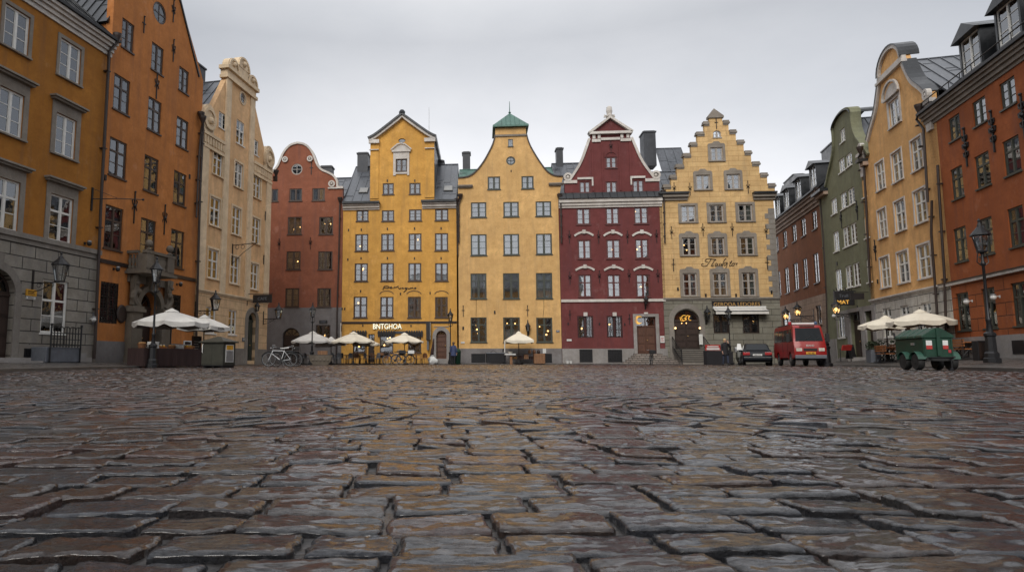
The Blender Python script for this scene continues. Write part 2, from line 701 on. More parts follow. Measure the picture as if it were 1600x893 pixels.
# ------------------------------------------------------------------ house
PLANES = {
    'back': (Vector((0, 54, 0)), Vector((1, -.09, 0))),
    'west': (Vector((-22.4, 0, 0)), Vector((.234, 1, 0))),
    'east': (Vector((17.75, 0, 0)), Vector((-.265, -1, 0))),
}


def zz(ox, oy, s):
    return lambda x, y: (ox + x / s, oy + y / s)


class House:
    def __init__(s, name, label, plane, px0, cat='house', base=0.0, off=0.):
        p, u = PLANES[plane]
        s.u = u.normalized()
        s.n = Vector((0, 0, 1)).cross(s.u)
        s.p = p + s.n * off
        s.base = base
        s.P0 = Vector((0, 0, 0))
        hit = s.hit(px0, 560)
        s.P0 = Vector((hit.x, hit.y, 0))
        s.rz = math.atan2(s.u.y, s.u.x)
        s.root = thing(name, label, cat, s.P0, s.rz)
        s.holes = []
        s.Z = lambda x, y: (x, y)
        s.frame = 'fr_white'
        s.rows = 3

    def hit(s, px, py, off=0.):
        d = ray(px, py)
        t = (s.p + s.n * off - O).dot(s.n) / d.dot(s.n)
        return O + d * t

    def pt(s, x, y, off=0.):
        w = s.hit(*s.Z(x, y), off)
        return ((w - s.P0).dot(s.u), w.z)

    def uz(s, *pts):
        return [s.pt(*p) for p in pts]

    def rect(s, xl, xr, yt, yb):
        ym, xm = (yt + yb) / 2, (xl + xr) / 2
        return s.pt(xl, ym)[0], s.pt(xr, ym)[0], s.pt(xm, yb)[1], s.pt(xm, yt)[1]

    def world(s, u, y, z):
        return s.P0 + s.u * u + s.n * y + Vector((0, 0, z))

    def put(s, mb, name, mats, **k):
        obs = [m.build(name, mats, s.root, **k) for m in mb.groups()]
        return max(obs, key=lambda o: o.dimensions.length)

    def wall(s, poly, mat, name='wall', zmin=-9, zmax=99, y0=0., th=.38):
        zs = [p[1] for p in poly]
        us = [p[0] for p in poly]
        hs = [h for h in s.holes if zmin < sum(p[1] for p in h) / len(h) < zmax and min(us) < sum(p[0] for p in h) / len(h) < max(us)]
        return s.put(MB().prism(poly, y0, y0 + th, 0, hs), name, mat)

    def win(s, xl, xr, yt, yb, fr=None, rows=None, trans=0, sur=None, hood=0, gr=0, cur=None, lamp=0, sill=1, arch=0, surw=.16, mull=1, low=0, ped=None, raw=None, hoodmat=None):
        u0, u1, z0, z1 = raw or s.rect(xl, xr, yt, yb)
        fr = fr or s.frame
        rows = rows or s.rows
        w, h = u1 - u0, z1 - z0
        y = .05
        e = min(.085, w * .09)
        cxu = (u0 + u1) / 2
        if arch:
            zs = z1 - w / 2 * arch
            outer = [(u0, z0), (u1, z0)] + arc(cxu, zs, w / 2, 0, PI, 12, w / 2 * arch)
            inner = [(u0 + e, z0 + e), (u1 - e, z0 + e)] + arc(cxu, zs, w / 2 - e, 0, PI, 12, w / 2 * arch - e)
        else:
            outer = [(u0, z0), (u1, z0), (u1, z1), (u0, z1)]
            inner = [(u0 + e, z0 + e), (u1 - e, z0 + e), (u1 - e, z1 - e), (u0 + e, z1 - e)]
        s.holes.append(outer)
        mb = MB()
        mb.prism(outer, y, y + .07, 0, [inner])
        iw0, iw1, iz0, iz1 = u0 + e, u1 - e, z0 + e, z1 - e
        tz = iz0 + (iz1 - iz0) * trans if trans else None
        cells = [iz0 + (iz1 - iz0) * i / rows for i in range(1, rows)]
        if trans:
            cells = [iz0 + (tz - iz0) * i / (rows - 1) for i in range(1, rows - 1)]
        lim = iz1 if not arch else iz1 - .02
        if mull:
            mb.box(cxu - .05, cxu + .05, y - .012, y + .06, iz0, lim)
            segs = [(iw0, cxu - .05), (cxu + .05, iw1)]
            for a, b in segs:
                mb.box(a, a + .035, y + .01, y + .055, iz0, z1 - e if not arch else z1 - w / 2 * arch)
                mb.box(b - .035, b, y + .01, y + .055, iz0, z1 - e if not arch else z1 - w / 2 * arch)
        else:
            segs = [(iw0, iw1)]
        for zc in cells:
            for a, b in segs:
                mb.box(a + .035, b - .035, y + .012, y + .05, zc - .016, zc + .016)
        if trans:
            for a, b in segs:
                mb.box(a, b, y - .008, y + .062, tz - .045, tz + .045)
        f = s.put(mb, 'window', fr)
        MB().prism(inner, y + .03, y + .036).build('pane', 'glass_low' if low else 'glass', f)
        if sill:
            ov = .05 if not sur else surw
            MB().box(u0 - ov, u1 + ov, -.07 if not sur else -.11, .125, z0 - .075, z0 - .003).build('sill', sur or fr, f)
        if sur:
            g = surw
            sb = MB()
            sb.box(u0 - g, u0 - .003, -.045, .05, z0, z1 + g)
            sb.box(u1 + .003, u1 + g, -.045, .05, z0, z1 + g)
            sb.box(u0 - .003, u1 + .003, -.045, .05, z1 + .003, z1 + g)
            if ped == 'eared':
                sb.prism([(u0 - g, z1 + g + .002), (u1 + g, z1 + g + .002), (u1 + g * .6, z1 + g + .12), (cxu + .35, z1 + g + .14), (cxu + .18, z1 + g + .3), (cxu - .18, z1 + g + .3), (cxu - .35, z1 + g + .14), (u0 - g * .6, z1 + g + .12)], -.05, .03)
            sb.build('surround', sur, f)
        if hood:
            g = surw
            hb = MB()
            z = z1 + g + hood * .25
            hb.box(u0 - g, u1 + g, -.04, .03, z1 + g + .002, z)
            hb.box(u0 - g - .1, u1 + g + .1, -.22, .03, z + .002, z + .09)
            hb.box(u0 - g - .17, u1 + g + .17, -.32, .03, z + .092, z + .17)
            hb.build('hood_moulding', hoodmat or sur or 'grey_trim', f)
        if gr:
            gb = MB()
            yy = -.002
            nx = max(3, int(w / .22))
            nz = max(3, int(h / .26))
            for i in range(nx + 1):
                x = u0 + .03 + (w - .06) * i / nx
                gb.box(x - .014, x + .014, yy, yy + .028, z0 + .002, z1 - .002)
            for i in range(1, nz):
                zc = z0 + h * i / nz
                gb.box(u0 + .002, u1 - .002, yy - .016, yy - .002, zc - .014, zc + .014)
            if gr == 2:
                for i in range(nx):
                    for j in range(nz):
                        gb.ring((u0 + .03 + (w - .06) * (i + .5) / nx, z0 + h * (j + .5) / nz), .05, .018, yy - .014, yy + .01, 8)
            gb.build('window_grille', 'black', f)
        if cur is None:
            cur = rng.choice(['', '', 's', 's', 'f', 'h'])
        if cur:
            cb = MB()

            def drape(a, b, c, d):
                k = 10
                pts = [(a + (b - a) * i / k, .27 + .025 * math.sin(i * 2.1)) for i in range(k + 1)]
                n = len(pts)
                vs = [(p[0], p[1], c) for p in pts] + [(p[0], p[1], d) for p in pts]
                cb.add(vs, [(i, i + 1, i + 1 + n, i + n) for i in range(n - 1)])
            if cur == 's':
                drape(u0 + .02, u0 + w * rng.uniform(.2, .36), z0 + .05, z1 - .05)
                drape(u1 - w * rng.uniform(.2, .36), u1 - .02, z0 + .05, z1 - .05)
            elif cur == 'f':
                drape(u0 + .02, u1 - .02, z0 + .05, z1 - .05)
            elif cur == 'h':
                drape(u0 + .02, u1 - .02, z0 + .05, z0 + h * .45)
            elif cur == 'l':
                drape(u0 + .02, u0 + w * .42, z0 + .05, z1 - .05)
            for cg in cb.groups():
                cg.build('curtain', 'curtain', f)
        for i in range(lamp):
            k = MB().sphere((u0 + w * rng.uniform(.22, .78), rng.uniform(.5, .8), z0 + h * rng.uniform(.3, .85)), rng.uniform(.045, .085), 8)
            k.build('window_lamp', 'warm', f)
        return f

    def rwin(s, x, y, rx, fr=None, bars=2, w=.09, sur=None):
        cu, cz = s.pt(x, y)
        r = abs(s.pt(x + rx, y)[0] - s.pt(x - rx, y)[0]) / 2
        s.holes.append(arc(cu, cz, r, 0, 2 * PI * 23 / 24, 23))
        mb = MB()
        mb.ring((cu, cz), r - w, w - .002, .03, .11)
        for i in range(bars):
            a = PI * i / bars
            dx, dz = math.cos(a) * (r - w), math.sin(a) * (r - w)
            nx, nz = -math.sin(a) * .025, math.cos(a) * .025
            yy = .04 + .004 * i
            mb.prism([(cu - dx - nx, cz - dz - nz), (cu + dx - nx, cz + dz - nz), (cu + dx + nx, cz + dz + nz), (cu - dx + nx, cz - dz + nz)], yy, .09 + .004 * i)
        f = s.put(mb, 'round_window', fr or s.frame)
        MB().prism(arc(cu, cz, r - w + .01, 0, 2 * PI * 23 / 24, 23), .068, .072).build('pane', 'glass', f)
        if sur:
            MB().ring((cu, cz), r + .003, .12, -.04, .04).build('surround', sur, f)
        return f

    def band(s, u0, u1, z0, z1, out, mat, name='string_course', steps=1, back=.02):
        mb = MB()
        for i in range(steps):
            a = z0 + (z1 - z0) * i / steps
            b = z0 + (z1 - z0) * (i + 1) / steps
            mb.box(u0, u1, -out * (i + 1) / steps, back, a + (.001 if i else 0), b)
        return s.put(mb, name, mat)

    def pipe(s, pts, r=.065, y=-.16, hopper=True, mat='gutter', ytop=None):
        P = [s.pt(*p) for p in pts]
        yt = ytop if ytop is not None else y
        P[0] = s.pt(*pts[0], yt)
        P3 = [(a, yt if i == 0 else y, b) for i, (a, b) in enumerate(P)]
        mb = MB().tube(P3, r, 8)
        a, b = P[0]
        for t in (.15, .4, .65, .9):
            z = P[-1][1] + (b - P[-1][1]) * t
            uu = P[-1][0] + (P[1][0] - P[-1][0]) * max(0, (z - P[-1][1])) / max(.1, P[1][1] - P[-1][1]) if len(P) > 1 else a
            mb.box(uu - r * 1.3, uu + r * 1.3, y - r * 1.2, .0, z - .03, z + .03)
        o = s.put(mb, 'drainpipe', mat, smooth=True)
        if hopper:
            MB().lathe([(.07, -.05), (.12, .08), (.2, .3), (.22, .42), (.19, .42)], (a, y, b), 8).xf(Matrix.Translation((0, yt - y, 0))).build('rainwater_hopper', mat, o)
        return o

    def anchor(s, *pts, kind=0, h=1.0):
        for p in pts:
            u, z = s.pt(*p)
            o = part(ANCHOR[kind], 'wall_anchor', s.root)
            o.location = (u, 0, z)
            o.scale = (h, 1, h)

    def chimney(s, xl, xr, yt, yb, depth=4., dy=.9, mat='chimney'):
        a, zt = s.pt(xl, yt, depth)
        b, _ = s.pt(xr, yt, depth)
        zb = s.pt(xl, yb, depth)[1] - 1.5
        mb = MB()
        mb.box(a, b, depth, depth + dy, zb, zt - .2)
        mb.box(a - .07, b + .07, depth - .07, depth + dy + .07, zt - .198, zt - .08)
        mb.box(a + .05, b - .05, depth + .05, depth + dy - .05, zt - .079, zt)
        return s.put(mb, 'chimney', mat)

    def body(s, u0, u1, z1, depth, mat, zb=-.4, inset=.03):
        mb = MB()
        a, b = u0 + inset, u1 - inset
        mb.box(a, a + .3, .385, depth, zb, z1)
        mb.box(b - .3, b, .385, depth, zb, z1)
        mb.box(a + .301, b - .301, depth - .3, depth, zb, z1)
        s.put(mb, 'side_wall', mat)
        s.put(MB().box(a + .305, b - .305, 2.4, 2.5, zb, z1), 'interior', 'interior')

    def gable_roof(s, u0, u1, ze, um, zr, depth, mat='roof', y0=.2, rib=.6):
        """ridge runs back from the street front"""
        mb = MB()
        mb.roof_panel((u0, depth, ze), (u0, y0, ze), (um, y0, zr), (um, depth, zr), rib=rib)
        mb.roof_panel((u1, y0, ze), (u1, depth, ze), (um, depth, zr), (um, y0, zr), rib=rib)
        mb.prism([(u0 + .1, ze - .05), (u1 - .1, ze - .05), (um, zr - .12)], depth - .1, depth)
        mb.tube([(um, y0, zr + .02), (um, depth, zr + .02)], .05, 6)
        return s.put(mb, 'roof', mat)

    def street_roof(s, u0, u1, ze, zr, yr, y0=-.3, mat='roof', rib=.6, th=.08):
        """ridge runs along the street"""
        mb = MB()
        mb.roof_panel((u0, y0, ze), (u1, y0, ze), (u1, yr, zr), (u0, yr, zr), rib=rib, th=th)
        mb.roof_panel((u1, yr * 2, ze), (u0, yr * 2, ze), (u0, yr, zr), (u1, yr, zr), rib=rib, th=th)
        mb.prism_side = None
        for u in (u0 + .05, u1 - .15):
            vs = [(u, y0 + .3, ze), (u, yr * 2 - .2, ze), (u, yr, zr - .1), (u + .1, y0 + .3, ze), (u + .1, yr * 2 - .2, ze), (u + .1, yr, zr - .1)]
            mb.add(vs, [(0, 1, 2), (5, 4, 3), (0, 3, 4, 1), (1, 4, 5, 2), (2, 5, 3, 0)])
        mb.tube([(u0, yr, zr + .03), (u1, yr, zr + .03)], .06, 6)
        return s.put(mb, 'roof', mat)

    def gutter(s, u0, u1, z, y=-.42, mat='black', name='gutter'):
        return s.put(MB().box(u0, u1, y - .12, y + .5, z, z + .13), name, mat)

    def door(s, u0, u1, z0, z1, arch=0, mat='door', leaves=2, y=.2, panels=3, fan=True, trans=0):
        w = u1 - u0
        cu = (u0 + u1) / 2
        zs = z1 - w / 2 * arch
        outer = [(u0, z0), (u1, z0), (u1, z1), (u0, z1)]
        if arch:
            outer = [(u0, z0), (u1, z0)] + arc(cu, zs, w / 2, 0, PI, 14, w / 2 * arch)
        s.holes.append(outer)
        top = zs if arch else (z1 - trans if trans else z1)
        mb = MB()
        mb.box(u0 + .002, u1 - .002, y, y + .08, z0 + .002, top - .05)
        lw = w / leaves
        for i in range(leaves):
            a, b = u0 + lw * i + .06, u0 + lw * (i + 1) - .06
            for j in range(panels):
                c = z0 + .12 + (top - z0 - .2) * j / panels
                d = z0 + .04 + (top - z0 - .2) * (j + 1) / panels
                mb.box(a, b, y - .03, y - .001, c, d)
                mb.box(a + .08, b - .08, y - .05, y - .031, c + .08, d - .08)
        if leaves == 2:
            mb.box(cu - .035, cu + .035, y - .06, y - .001, z0 + .01, top - .06)
        o = s.put(mb, 'door', mat)
        if top < z1:
            fb = MB()
            fb.box(u0 + .002, u1 - .002, y - .05, y + .09, top - .048, top + .05)
            if arch:
                ins = arc(cu, zs, w / 2 - .09, 0, PI, 14, w / 2 * arch - .09)
                fb.prism([(u0 + .003, zs + .051)] + [(u1 - .003, zs + .051)] + [p for p in arc(cu, zs, w / 2 - .003, .04, PI - .04, 14, w / 2 * arch - .003)], y, y + .06, 0,
                         [[(cu - w / 2 + .12, zs + .12), (cu + w / 2 - .12, zs + .12)] + [p for p in arc(cu, zs, w / 2 - .1, .2, PI - .2, 10, w / 2 * arch - .1) if p[1] > zs + .14]])
                for k in range(1, 4):
                    t = PI * k / 4
                    fb.tube([(cu, y + .03, zs + .06), (cu + (w / 2 - .1) * math.cos(t), y + .03, zs + (w / 2 * arch - .1) * math.sin(t))], .025, 4)
            else:
                fb.box(u0 + .002, u0 + .07, y, y + .06, top + .051, z1 - .002)
                fb.box(u1 - .07, u1 - .002, y, y + .06, top + .051, z1 - .002)
                fb.box(u0 + .071, u1 - .071, y, y + .06, z1 - .07, z1 - .002)
                fb.box(cu - .025, cu + .025, y, y + .06, top + .051, z1 - .071)
            fb.build('fanlight_frame', mat, o)
            pl = [(u0 + .02, top + .04), (u1 - .02, top + .04)] + ([p for p in arc(cu, zs, w / 2 - .02, .05, PI - .05, 14, w / 2 * arch - .02)] if arch else [(u1 - .02, z1 - .02), (u0 + .02, z1 - .02)])
            MB().prism(pl, y + .064, y + .07).build('fanlight_pane', 'glass_low', o)
        MB().sphere((cu + (.1 if leaves == 2 else w * .38), y - .09, z0 + 1.05), .045, 8).tube([(cu + (.1 if leaves == 2 else w * .38), y - .02, z0 + 1.05), (cu + (.1 if leaves == 2 else w * .38), y - .09, z0 + 1.05)], .018, 6).build('door_handle', 'sign_gold', o)
        return o


def anchor_mesh(kind):
    mb = MB()
    if kind == 0:      # plain bar with a cross
        mb.box(-.03, .03, -.05, -.002, -.55, .55)
        mb.box(-.17, .17, -.045, -.003, .1, .15)
        mb.sphere((0, -.04, .6), .06, 6)
    elif kind == 1:    # lily-shaped
        mb.box(-.03, .03, -.05, -.002, -.8, .8)
        for sx in (-1, 1):
            mb.tube([(sx * .02, -.03, .1), (sx * .14, -.03, .2), (sx * .2, -.03, .36), (sx * .12, -.03, .42)], .028, 5)
            mb.tube([(sx * .02, -.03, .1), (sx * .16, -.03, 0), (sx * .17, -.03, -.12)], .025, 5)
        mb.sphere((0, -.05, .1), .09, 8)
        mb.sphere((0, -.04, .84), .055, 6)
    elif kind == 2:    # ornate scrolls
        mb.box(-.035, .035, -.06, -.002, -.85, .85)
        for sx in (-1, 1):
            for z0, k in ((.45, 1), (.1, 1.3), (-.3, 1)):
                mb.tube([(sx * .02, -.04, z0 - .12), (sx * .16 * k, -.04, z0 - .05), (sx * .18 * k, -.04, z0 + .1), (sx * .06 * k, -.04, z0 + .12)], .035, 5)
        mb.sphere((0, -.06, .1), .1, 8)
        mb.sphere((0, -.05, .92), .07, 6)
    else:              # short peg
        mb.box(-.06, .06, -.05, -.002, -.13, .13)
    return mb.mesh('wall_anchor', 'black')


ANCHOR = [anchor_mesh(i) for i in range(4)]
SKY_ZEN, SUN_E, EXPOSURE = 11.0, 1.5, 0.43
Z1, Z2, ZB, ZC = zz(0, 0, 2.978), zz(0, 280, 2.881), zz(0, 100, 2.79), zz(140, 170, 3.3056)
Zg, Zp = zz(0, 380, 4.25), zz(180, 370, 4.056)
Z3, Z4, Zc = zz(290, 80, 3.4346), zz(290, 320, 3.3077), zz(300, 80, 4.958)
Z5, Z6, Z7, Z8 = zz(520, 160, 3.7227), zz(520, 380, 4.2545), zz(700, 150, 3.885), zz(700, 380, 4.25)
ZA, ZR, ZG, ZD = zz(870, 160, 4.058), zz(870, 370, 4.058), zz(1030, 160, 4.06), zz(1030, 370, 4.06)
ZO, ZP, ZQ = zz(1200, 170, 3.883), zz(1200, 280, 4.467), zz(1200, 390, 4.467)
ZS, ZT, ZU, ZV = zz(1340, 0, 2.79), zz(1340, 300, 3.08), zz(1340, 180, 2.975), zz(1470, 120, 2.7077)
PX = lambda x, y: (x, y)
H = {}


def lerp_u(a, b, z):
    """a, b = (u, z) on a wall edge"""
    t = (z - a[1]) / (b[1] - a[1])
    return a[0] + (b[0] - a[0]) * t


# ================================================================= ochre house with the grey stone street floor
h = H['ochre'] = House('ochre_house', 'ochre yellow house with grey blocky stone street floor and hooded windows', 'west', 146, base=.3)
h.Z = PX
uR = 0.0
uL = h.pt(-420, 400)[0]
z_eave = h.pt(161, 83)[1]
z_band1 = h.pt(147, 390)[1]
z_band0 = h.pt(147, 404)[1]
h.frame = 'fr_white'
h.rows = 3
cols = []
h.Z = Z1
top_r = h.rect(275, 375, 200, 376)
h.win(275, 375, 200, 376, sur='grey_trim', cur='f')
tl = h.rect(15, 137, 42, 231)
h.win(0, 0, 0, 0, raw=(tl[0], tl[1], top_r[2], top_r[3]), sur='grey_trim', cur='f')
h.Z = ZB
r2 = h.rect(239, 329, 227, 405)
h.win(239, 329, 227, 405, trans=.0, sur='grey_trim', hood=1.0, surw=.24, cur='s')
w2 = top_r[1] - top_r[0]
dx = top_r[0] - tl[0]
h.win(0, 0, 0, 0, raw=(r2[0] - dx, r2[1] - dx, r2[2], r2[3]), sur='grey_trim', hood=1.0, surw=.24, cur='s', lamp=1)
h.Z = Z1
h.Z = Z2
r3 = h.rect(220, 325, 75, 284)
h.win(220, 325, 75, 284, trans=.66, sur='grey_trim', hood=1.0, surw=.24, cur='s')
h.win(0, 0, 0, 0, raw=(r3[0] - dx, r3[1] - dx, r3[2], r3[3]), trans=.66, sur='grey_trim', hood=1.0, surw=.24, cur='s')
for k in (2, 3):
    for rr, kw in ((top_r, {}), (r2, dict(hood=1., surw=.24)), (r3, dict(hood=1., surw=.24, trans=.66))):
        h.win(0, 0, 0, 0, raw=(rr[0] - dx * k, rr[1] - dx * k, rr[2], rr[3]), sur='grey_trim', cur='s', **kw)
h.Z = Zg
gw = h.rect(272, 444, 245, 596)
h.win(0, 0, 0, 0, raw=gw, rows=3, trans=.62, cur='', low=1)
ax = h.pt(76, 560)[0]
az0 = h.pt(20, 735)[1]
az1 = h.pt(8, 172)[1]
aw = 1.9
h.door(ax - aw, ax, .42, az1, arch=1, mat='door_dark', panels=3)
h.wall([(uL, z_band1), (0, z_band1), (0, z_eave), (uL, z_eave)], 'ochre', zmin=z_band1, zmax=z_eave)
h.wall([(uL, -.3), (0, -.3), (0, z_band0), (uL, z_band0)], 'stone_ashlar', name='ground_floor_wall', zmax=z_band0, y0=-.03, th=.41)
h.band(uL, 0, z_band0 + .001, z_band1 - .001, .16, 'stone', steps=2, back=.36)
mb = MB().ring((ax - aw / 2, az1 - aw / 2), aw / 2 + .003, .32, -.09, -.031, 20, a0=0, a1=PI)
mb.box(ax + .003, ax + .323, -.09, -.031, .3, az1 - aw / 2 - .002)
mb.box(ax - aw - .323, ax - aw - .003, -.09, -.031, .3, az1 - aw / 2 - .002)
mb.prism([(ax - aw / 2 - .14, az1 - .02), (ax - aw / 2 + .14, az1 - .02), (ax - aw / 2 + .24, az1 + .62), (ax - aw / 2 - .24, az1 + .62)], -.2, -.032)
h.put(mb, 'door_surround', 'stone')
h.put(MB().box(ax - aw - .5, ax + .5, -.55, -.032, .1, .42).box(ax - aw - .7, ax + .7, -.95, -.552, .1, .3), 'doorstep', 'granite')
h.put(MB().box(uL, ax - aw - .33, -.1, -.031, -.2, .95).box(ax + .33, -.003, -.1, -.031, -.2, .95), 'plinth', 'stone')
v = h.rect(145, 208, 697, 755)
gb = MB().box(v[0], v[1], -.115, -.102, v[2], v[3])
for i in range(6):
    x = v[0] + (v[1] - v[0]) * (i + .5) / 6
    gb.box(x - .015, x + .015, -.14, -.116, v[2], v[3])
h.put(gb, 'cellar_vent', 'black')
zc = z_eave
mb = MB()
for i, (o, a, b) in enumerate(((.08, 0, .2), (.18, .202, .38), (.3, .382, .54), (.42, .542, .70))):
    mb.box(uL, .03, -o, .3, zc + a, zc + b)
h.put(mb, 'cornice', 'white_trim')
h.gutter(uL, .05, zc + .705, y=-.42)
ridge = zc + .8 + 5.0
h.street_roof(uL, .05, zc + .8, ridge, 5.2, y0=-.4, mat='roof_dark')
mb = MB()
for u in (-2.2, -5.4):
    mb.box(u, u + .8, 1.0, 1.9, zc + 2.35, zc + 3.35)
h.put(mb, 'roof_hatch', 'roof_dark')
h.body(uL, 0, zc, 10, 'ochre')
h.Z = PX
h.pipe([(183, 66), (165, 82), (153, 300), (143, 530), (141, 560)], r=.07, y=-.2, ytop=-.45)

# ================================================================= orange house with the balcony portal
h = H['orange'] = House('orange_house', 'tall orange gabled house with a carved stone portal and balcony', 'west', 147, base=.3)
h.frame = 'fr_brown'
h.Z = PX
uR = h.pt(303, 500)[0]
uRt = h.pt(310, 121)[0]
zs = h.pt(310, 121)[1]
p2 = h.pt(280, 0)
um = uRt / 2
slope = (p2[1] - zs) / (uRt - p2[0])
zr = zs + slope * um
h.Z = Z1
h.win(566, 624, 98, 235, cur='f'); h.win(704, 761, 210, 338, cur='f'); h.win(832, 878, 320, 430, cur='f')
h.win(527, 604, 357, 523, trans=.68, cur='f'); h.win(687, 750, 461, 614, trans=.68, cur='f'); h.win(820, 876, 552, 688, trans=.68, cur='h')
h.rwin(744, 62, 32, bars=2)
h.Z = ZC
h.win(100, 191, 159, 354, trans=.68, cur='s'); h.win(280, 355, 247, 430, trans=.68, cur='s', lamp=1); h.win(433, 498, 327, 496, trans=.68, cur='s')
h.win(76, 170, 503, 727, trans=.68, cur='s', lamp=1); h.win(261, 340, 569, 780, trans=.68, cur='s', sill=0); h.win(418, 487, 626, 820, trans=.68, cur='s')
h.Z = Z2
h.win(450, 530, 463, 648, gr=2, cur='', low=1, sill=0)
h.win(750, 813, 518, 597, gr=2, cur='', low=1, sill=0)
zb = h.pt(500, 372)[1]
h.Z = Zp
pl0, pl1 = h.pt(60, 600)[0], h.pt(128, 600)[0]
pr0, pr1 = h.pt(256, 600)[0], h.pt(318, 600)[0]
d0, d1 = h.pt(118, 600)[0] + .05, h.pt(258, 600)[0] - .05
zt = h.pt(190, 345)[1]
h.door(d0, d1, .42, zt, arch=1, mat='door_dark', panels=3, y=.34)
zbal0 = h.pt(75, 218)[1]
zbal1 = h.pt(75, 85)[1]
poly = [(0, -.3), (uR, -.3), (uR, zs), (um + .5, zr - slope * .5), (um - .5, zr - slope * .5), (0, zs + 1.7)]
zpl = h.pt(20, 662)[1]
h.wall(poly, 'orange')
h.band(.02, uR - .02, zb - .13, zb + .06, .06, 'gutter', back=-.001)
h.put(MB().box(.02, pl0 - .02, -.05, -.001, -.2, zpl).box(pr1 + .02, uR - .02, -.05, -.001, -.2, zpl), 'plinth', 'grey_render')
# portal
mb = MB()
for a, b in ((pl0, pl1), (pr0, pr1)):
    mb.box(a - .08, b + .08, -.5, -.001, 0, .55)
    mb.box(a, b, -.4, -.001, .552, zt - 1.15)
    mb.box(a - .1, b + .1, -.52, -.001, zt - 1.148, zt - .98)
    mb.box(a - .04, b + .04, -.44, -.001, zt - .978, zt - .85)
mb.ring(((d0 + d1) / 2, zt - (d1 - d0) / 2), (d1 - d0) / 2 + .004, .3, -.3, -.001, 20, a0=0, a1=PI)
for a, s_ in ((pl0 + .25, 1), (pr1 - .25, -1)):
    pts = [(a + s_ * .3, zt - .85), (a - s_ * .15, zt - .4), (a + s_ * .05, zt + .1), (a - s_ * .1, zbal0 - .15)]
    mb.tube([(p[0], -.3, p[1]) for p in smooth_line(pts, 4)], .17, 8)
    mb.sphere((a + s_ * .12, -.42, zt - .1), .16, 8)
    mb.sphere((a, -.44, zt + .3), .12, 8)
    mb.box(a - .2, a + .2, -.34, -.15, zt - .8, zbal0 - .14)
cu = (d0 + d1) / 2
mb.prism([(cu - .22, zt), (cu + .22, zt), (cu + .34, zbal0 - .12), (cu - .34, zbal0 - .12)], -.5, -.001)
mb.sphere((cu, -.56, (zt + zbal0) / 2), .22, 8)
mb.box(pl0 - .02, pr1 + .02, -.14, -.002, zt + .35, zbal0 - .13)
h.put(mb, 'portal_surround', 'dark_stone')
bl, brr = h.pt(74, 120)[0], h.pt(372, 200, -1.1)[0]
mb = MB()
mb.box(bl - .12, brr + .12, -1.25, -.001, zbal0 - .12, zbal0 + .02)
mb.box(bl, brr, -1.12, -.002, zbal0 + .022, zbal0 + .14)
mb.box(bl - .04, brr + .04, -1.16, -.9, zbal1 - .14, zbal1)
for u in (bl + .3, brr - .3):
    mb.box(u - .28, u + .28, -1.14, -.62, zbal0 + .142, zbal1 - .142)
n = 9
for i in range(n):
    u = bl + .75 + (brr - bl - 1.5) * i / (n - 1)
    mb.lathe([(.07, 0), (.09, .1), (.05, .2), (.1, .42), (.05, .62), (.08, .72)], (u, -1.02, zbal0 + .142), 8)
for k in range(3):
    for u in (bl + .14, brr - .14):
        mb.lathe([(.07, 0), (.09, .1), (.05, .2), (.1, .42), (.05, .62), (.08, .72)], (u, -.5 + k * .2, zbal0 + .142), 8)
mb.box(bl - .03, bl + .2, -.618, -.003, zbal1 - .14, zbal1 - .002)
mb.box(brr - .2, brr + .03, -.618, -.003, zbal1 - .14, zbal1 - .002)
for u in (bl + .3, brr - .3):
    mb.lathe([(.12, 0), (.16, .06), (.07, .14), (.08, .18)], (u, -1.02, zbal1), 10)
    mb.sphere((u, -1.02, zbal1 + .36), .2, 10)
h.put(mb, 'balcony', 'dark_stone', smooth=True)
h.Z = Z1
h.anchor((806, 55), (806, 238), kind=1, h=.8)
h.anchor((669, 118), kind=0, h=.8)
h.anchor((728, 402), kind=1, h=.9)
h.Z = ZC
h.anchor((230, 512), (386, 575), kind=1, h=1.0)
h.anchor((80, 355), (515, 350), kind=3)
h.gable_roof(-.15, uR + .15, zs - .4, um, zr - .4, 11, mat='roof_dark')
mb = MB().strip([(uRt, zs), (um + .5, zr - slope * .5)], .1, -.08, .42, side=-1).strip([(um - .5, zr - slope * .5), (0, zs + 1.7)], .1, -.08, .42, side=-1)
h.put(mb, 'coping', 'roof_dark')
h.body(0, uR, zs - .3, 11, 'orange')
h.Z = PX
h.pipe([(314, 186), (313, 195), (308, 300), (301, 560)], r=.07, y=-.2)

# ================================================================= cream house
h = H['cream'] = House('cream_house', 'cream gabled house with three round crest arches, dentil bands and a tall arched doorway', 'west', 302, base=.2)
h.frame = 'fr_white'
h.Z = Z4
uR = h.pt(422, 560)[0]
zbd = h.pt(230, 471)[1]
h.Z = Z3
uRt = h.pt(462, 800)[0]
h.win(178, 222, 333, 418, cur='f'); h.win(272, 315, 375, 502, cur='f', trans=.6); h.win(356, 391, 474, 555, cur='h')
h.rwin(306, 253, 14, fr='fr_grey', bars=2, sur='cream_trim')
kw = dict(trans=.62, sur='cream_trim', surw=.13)
h.win(147, 197, 520, 668, cur='h', **kw); h.win(262, 305, 599, 732, **kw); h.win(362, 402, 670, 788, **kw)
h.Z = PX
h.win(328, 344, 309, 353.3, **kw)
h.Z = Z4
h.win(239, 284, 13, 155, **kw); h.win(342, 383, 69, 198, **kw)
h.win(114, 168, 229, 381, **kw); h.win(230, 275, 267, 408, **kw); h.win(334, 374, 303, 436, **kw)
kw = dict(rows=3, trans=0, cur='h')
h.win(102, 155, 527, 663, **kw); h.win(221, 262, 543, 670, **kw)
a0, a1 = h.pt(316, 680)[0], h.pt(358, 680)[0]
za = h.pt(338, 556)[1]
h.door(a0, a1, .3, za, arch=1, mat='door_green', panels=4)
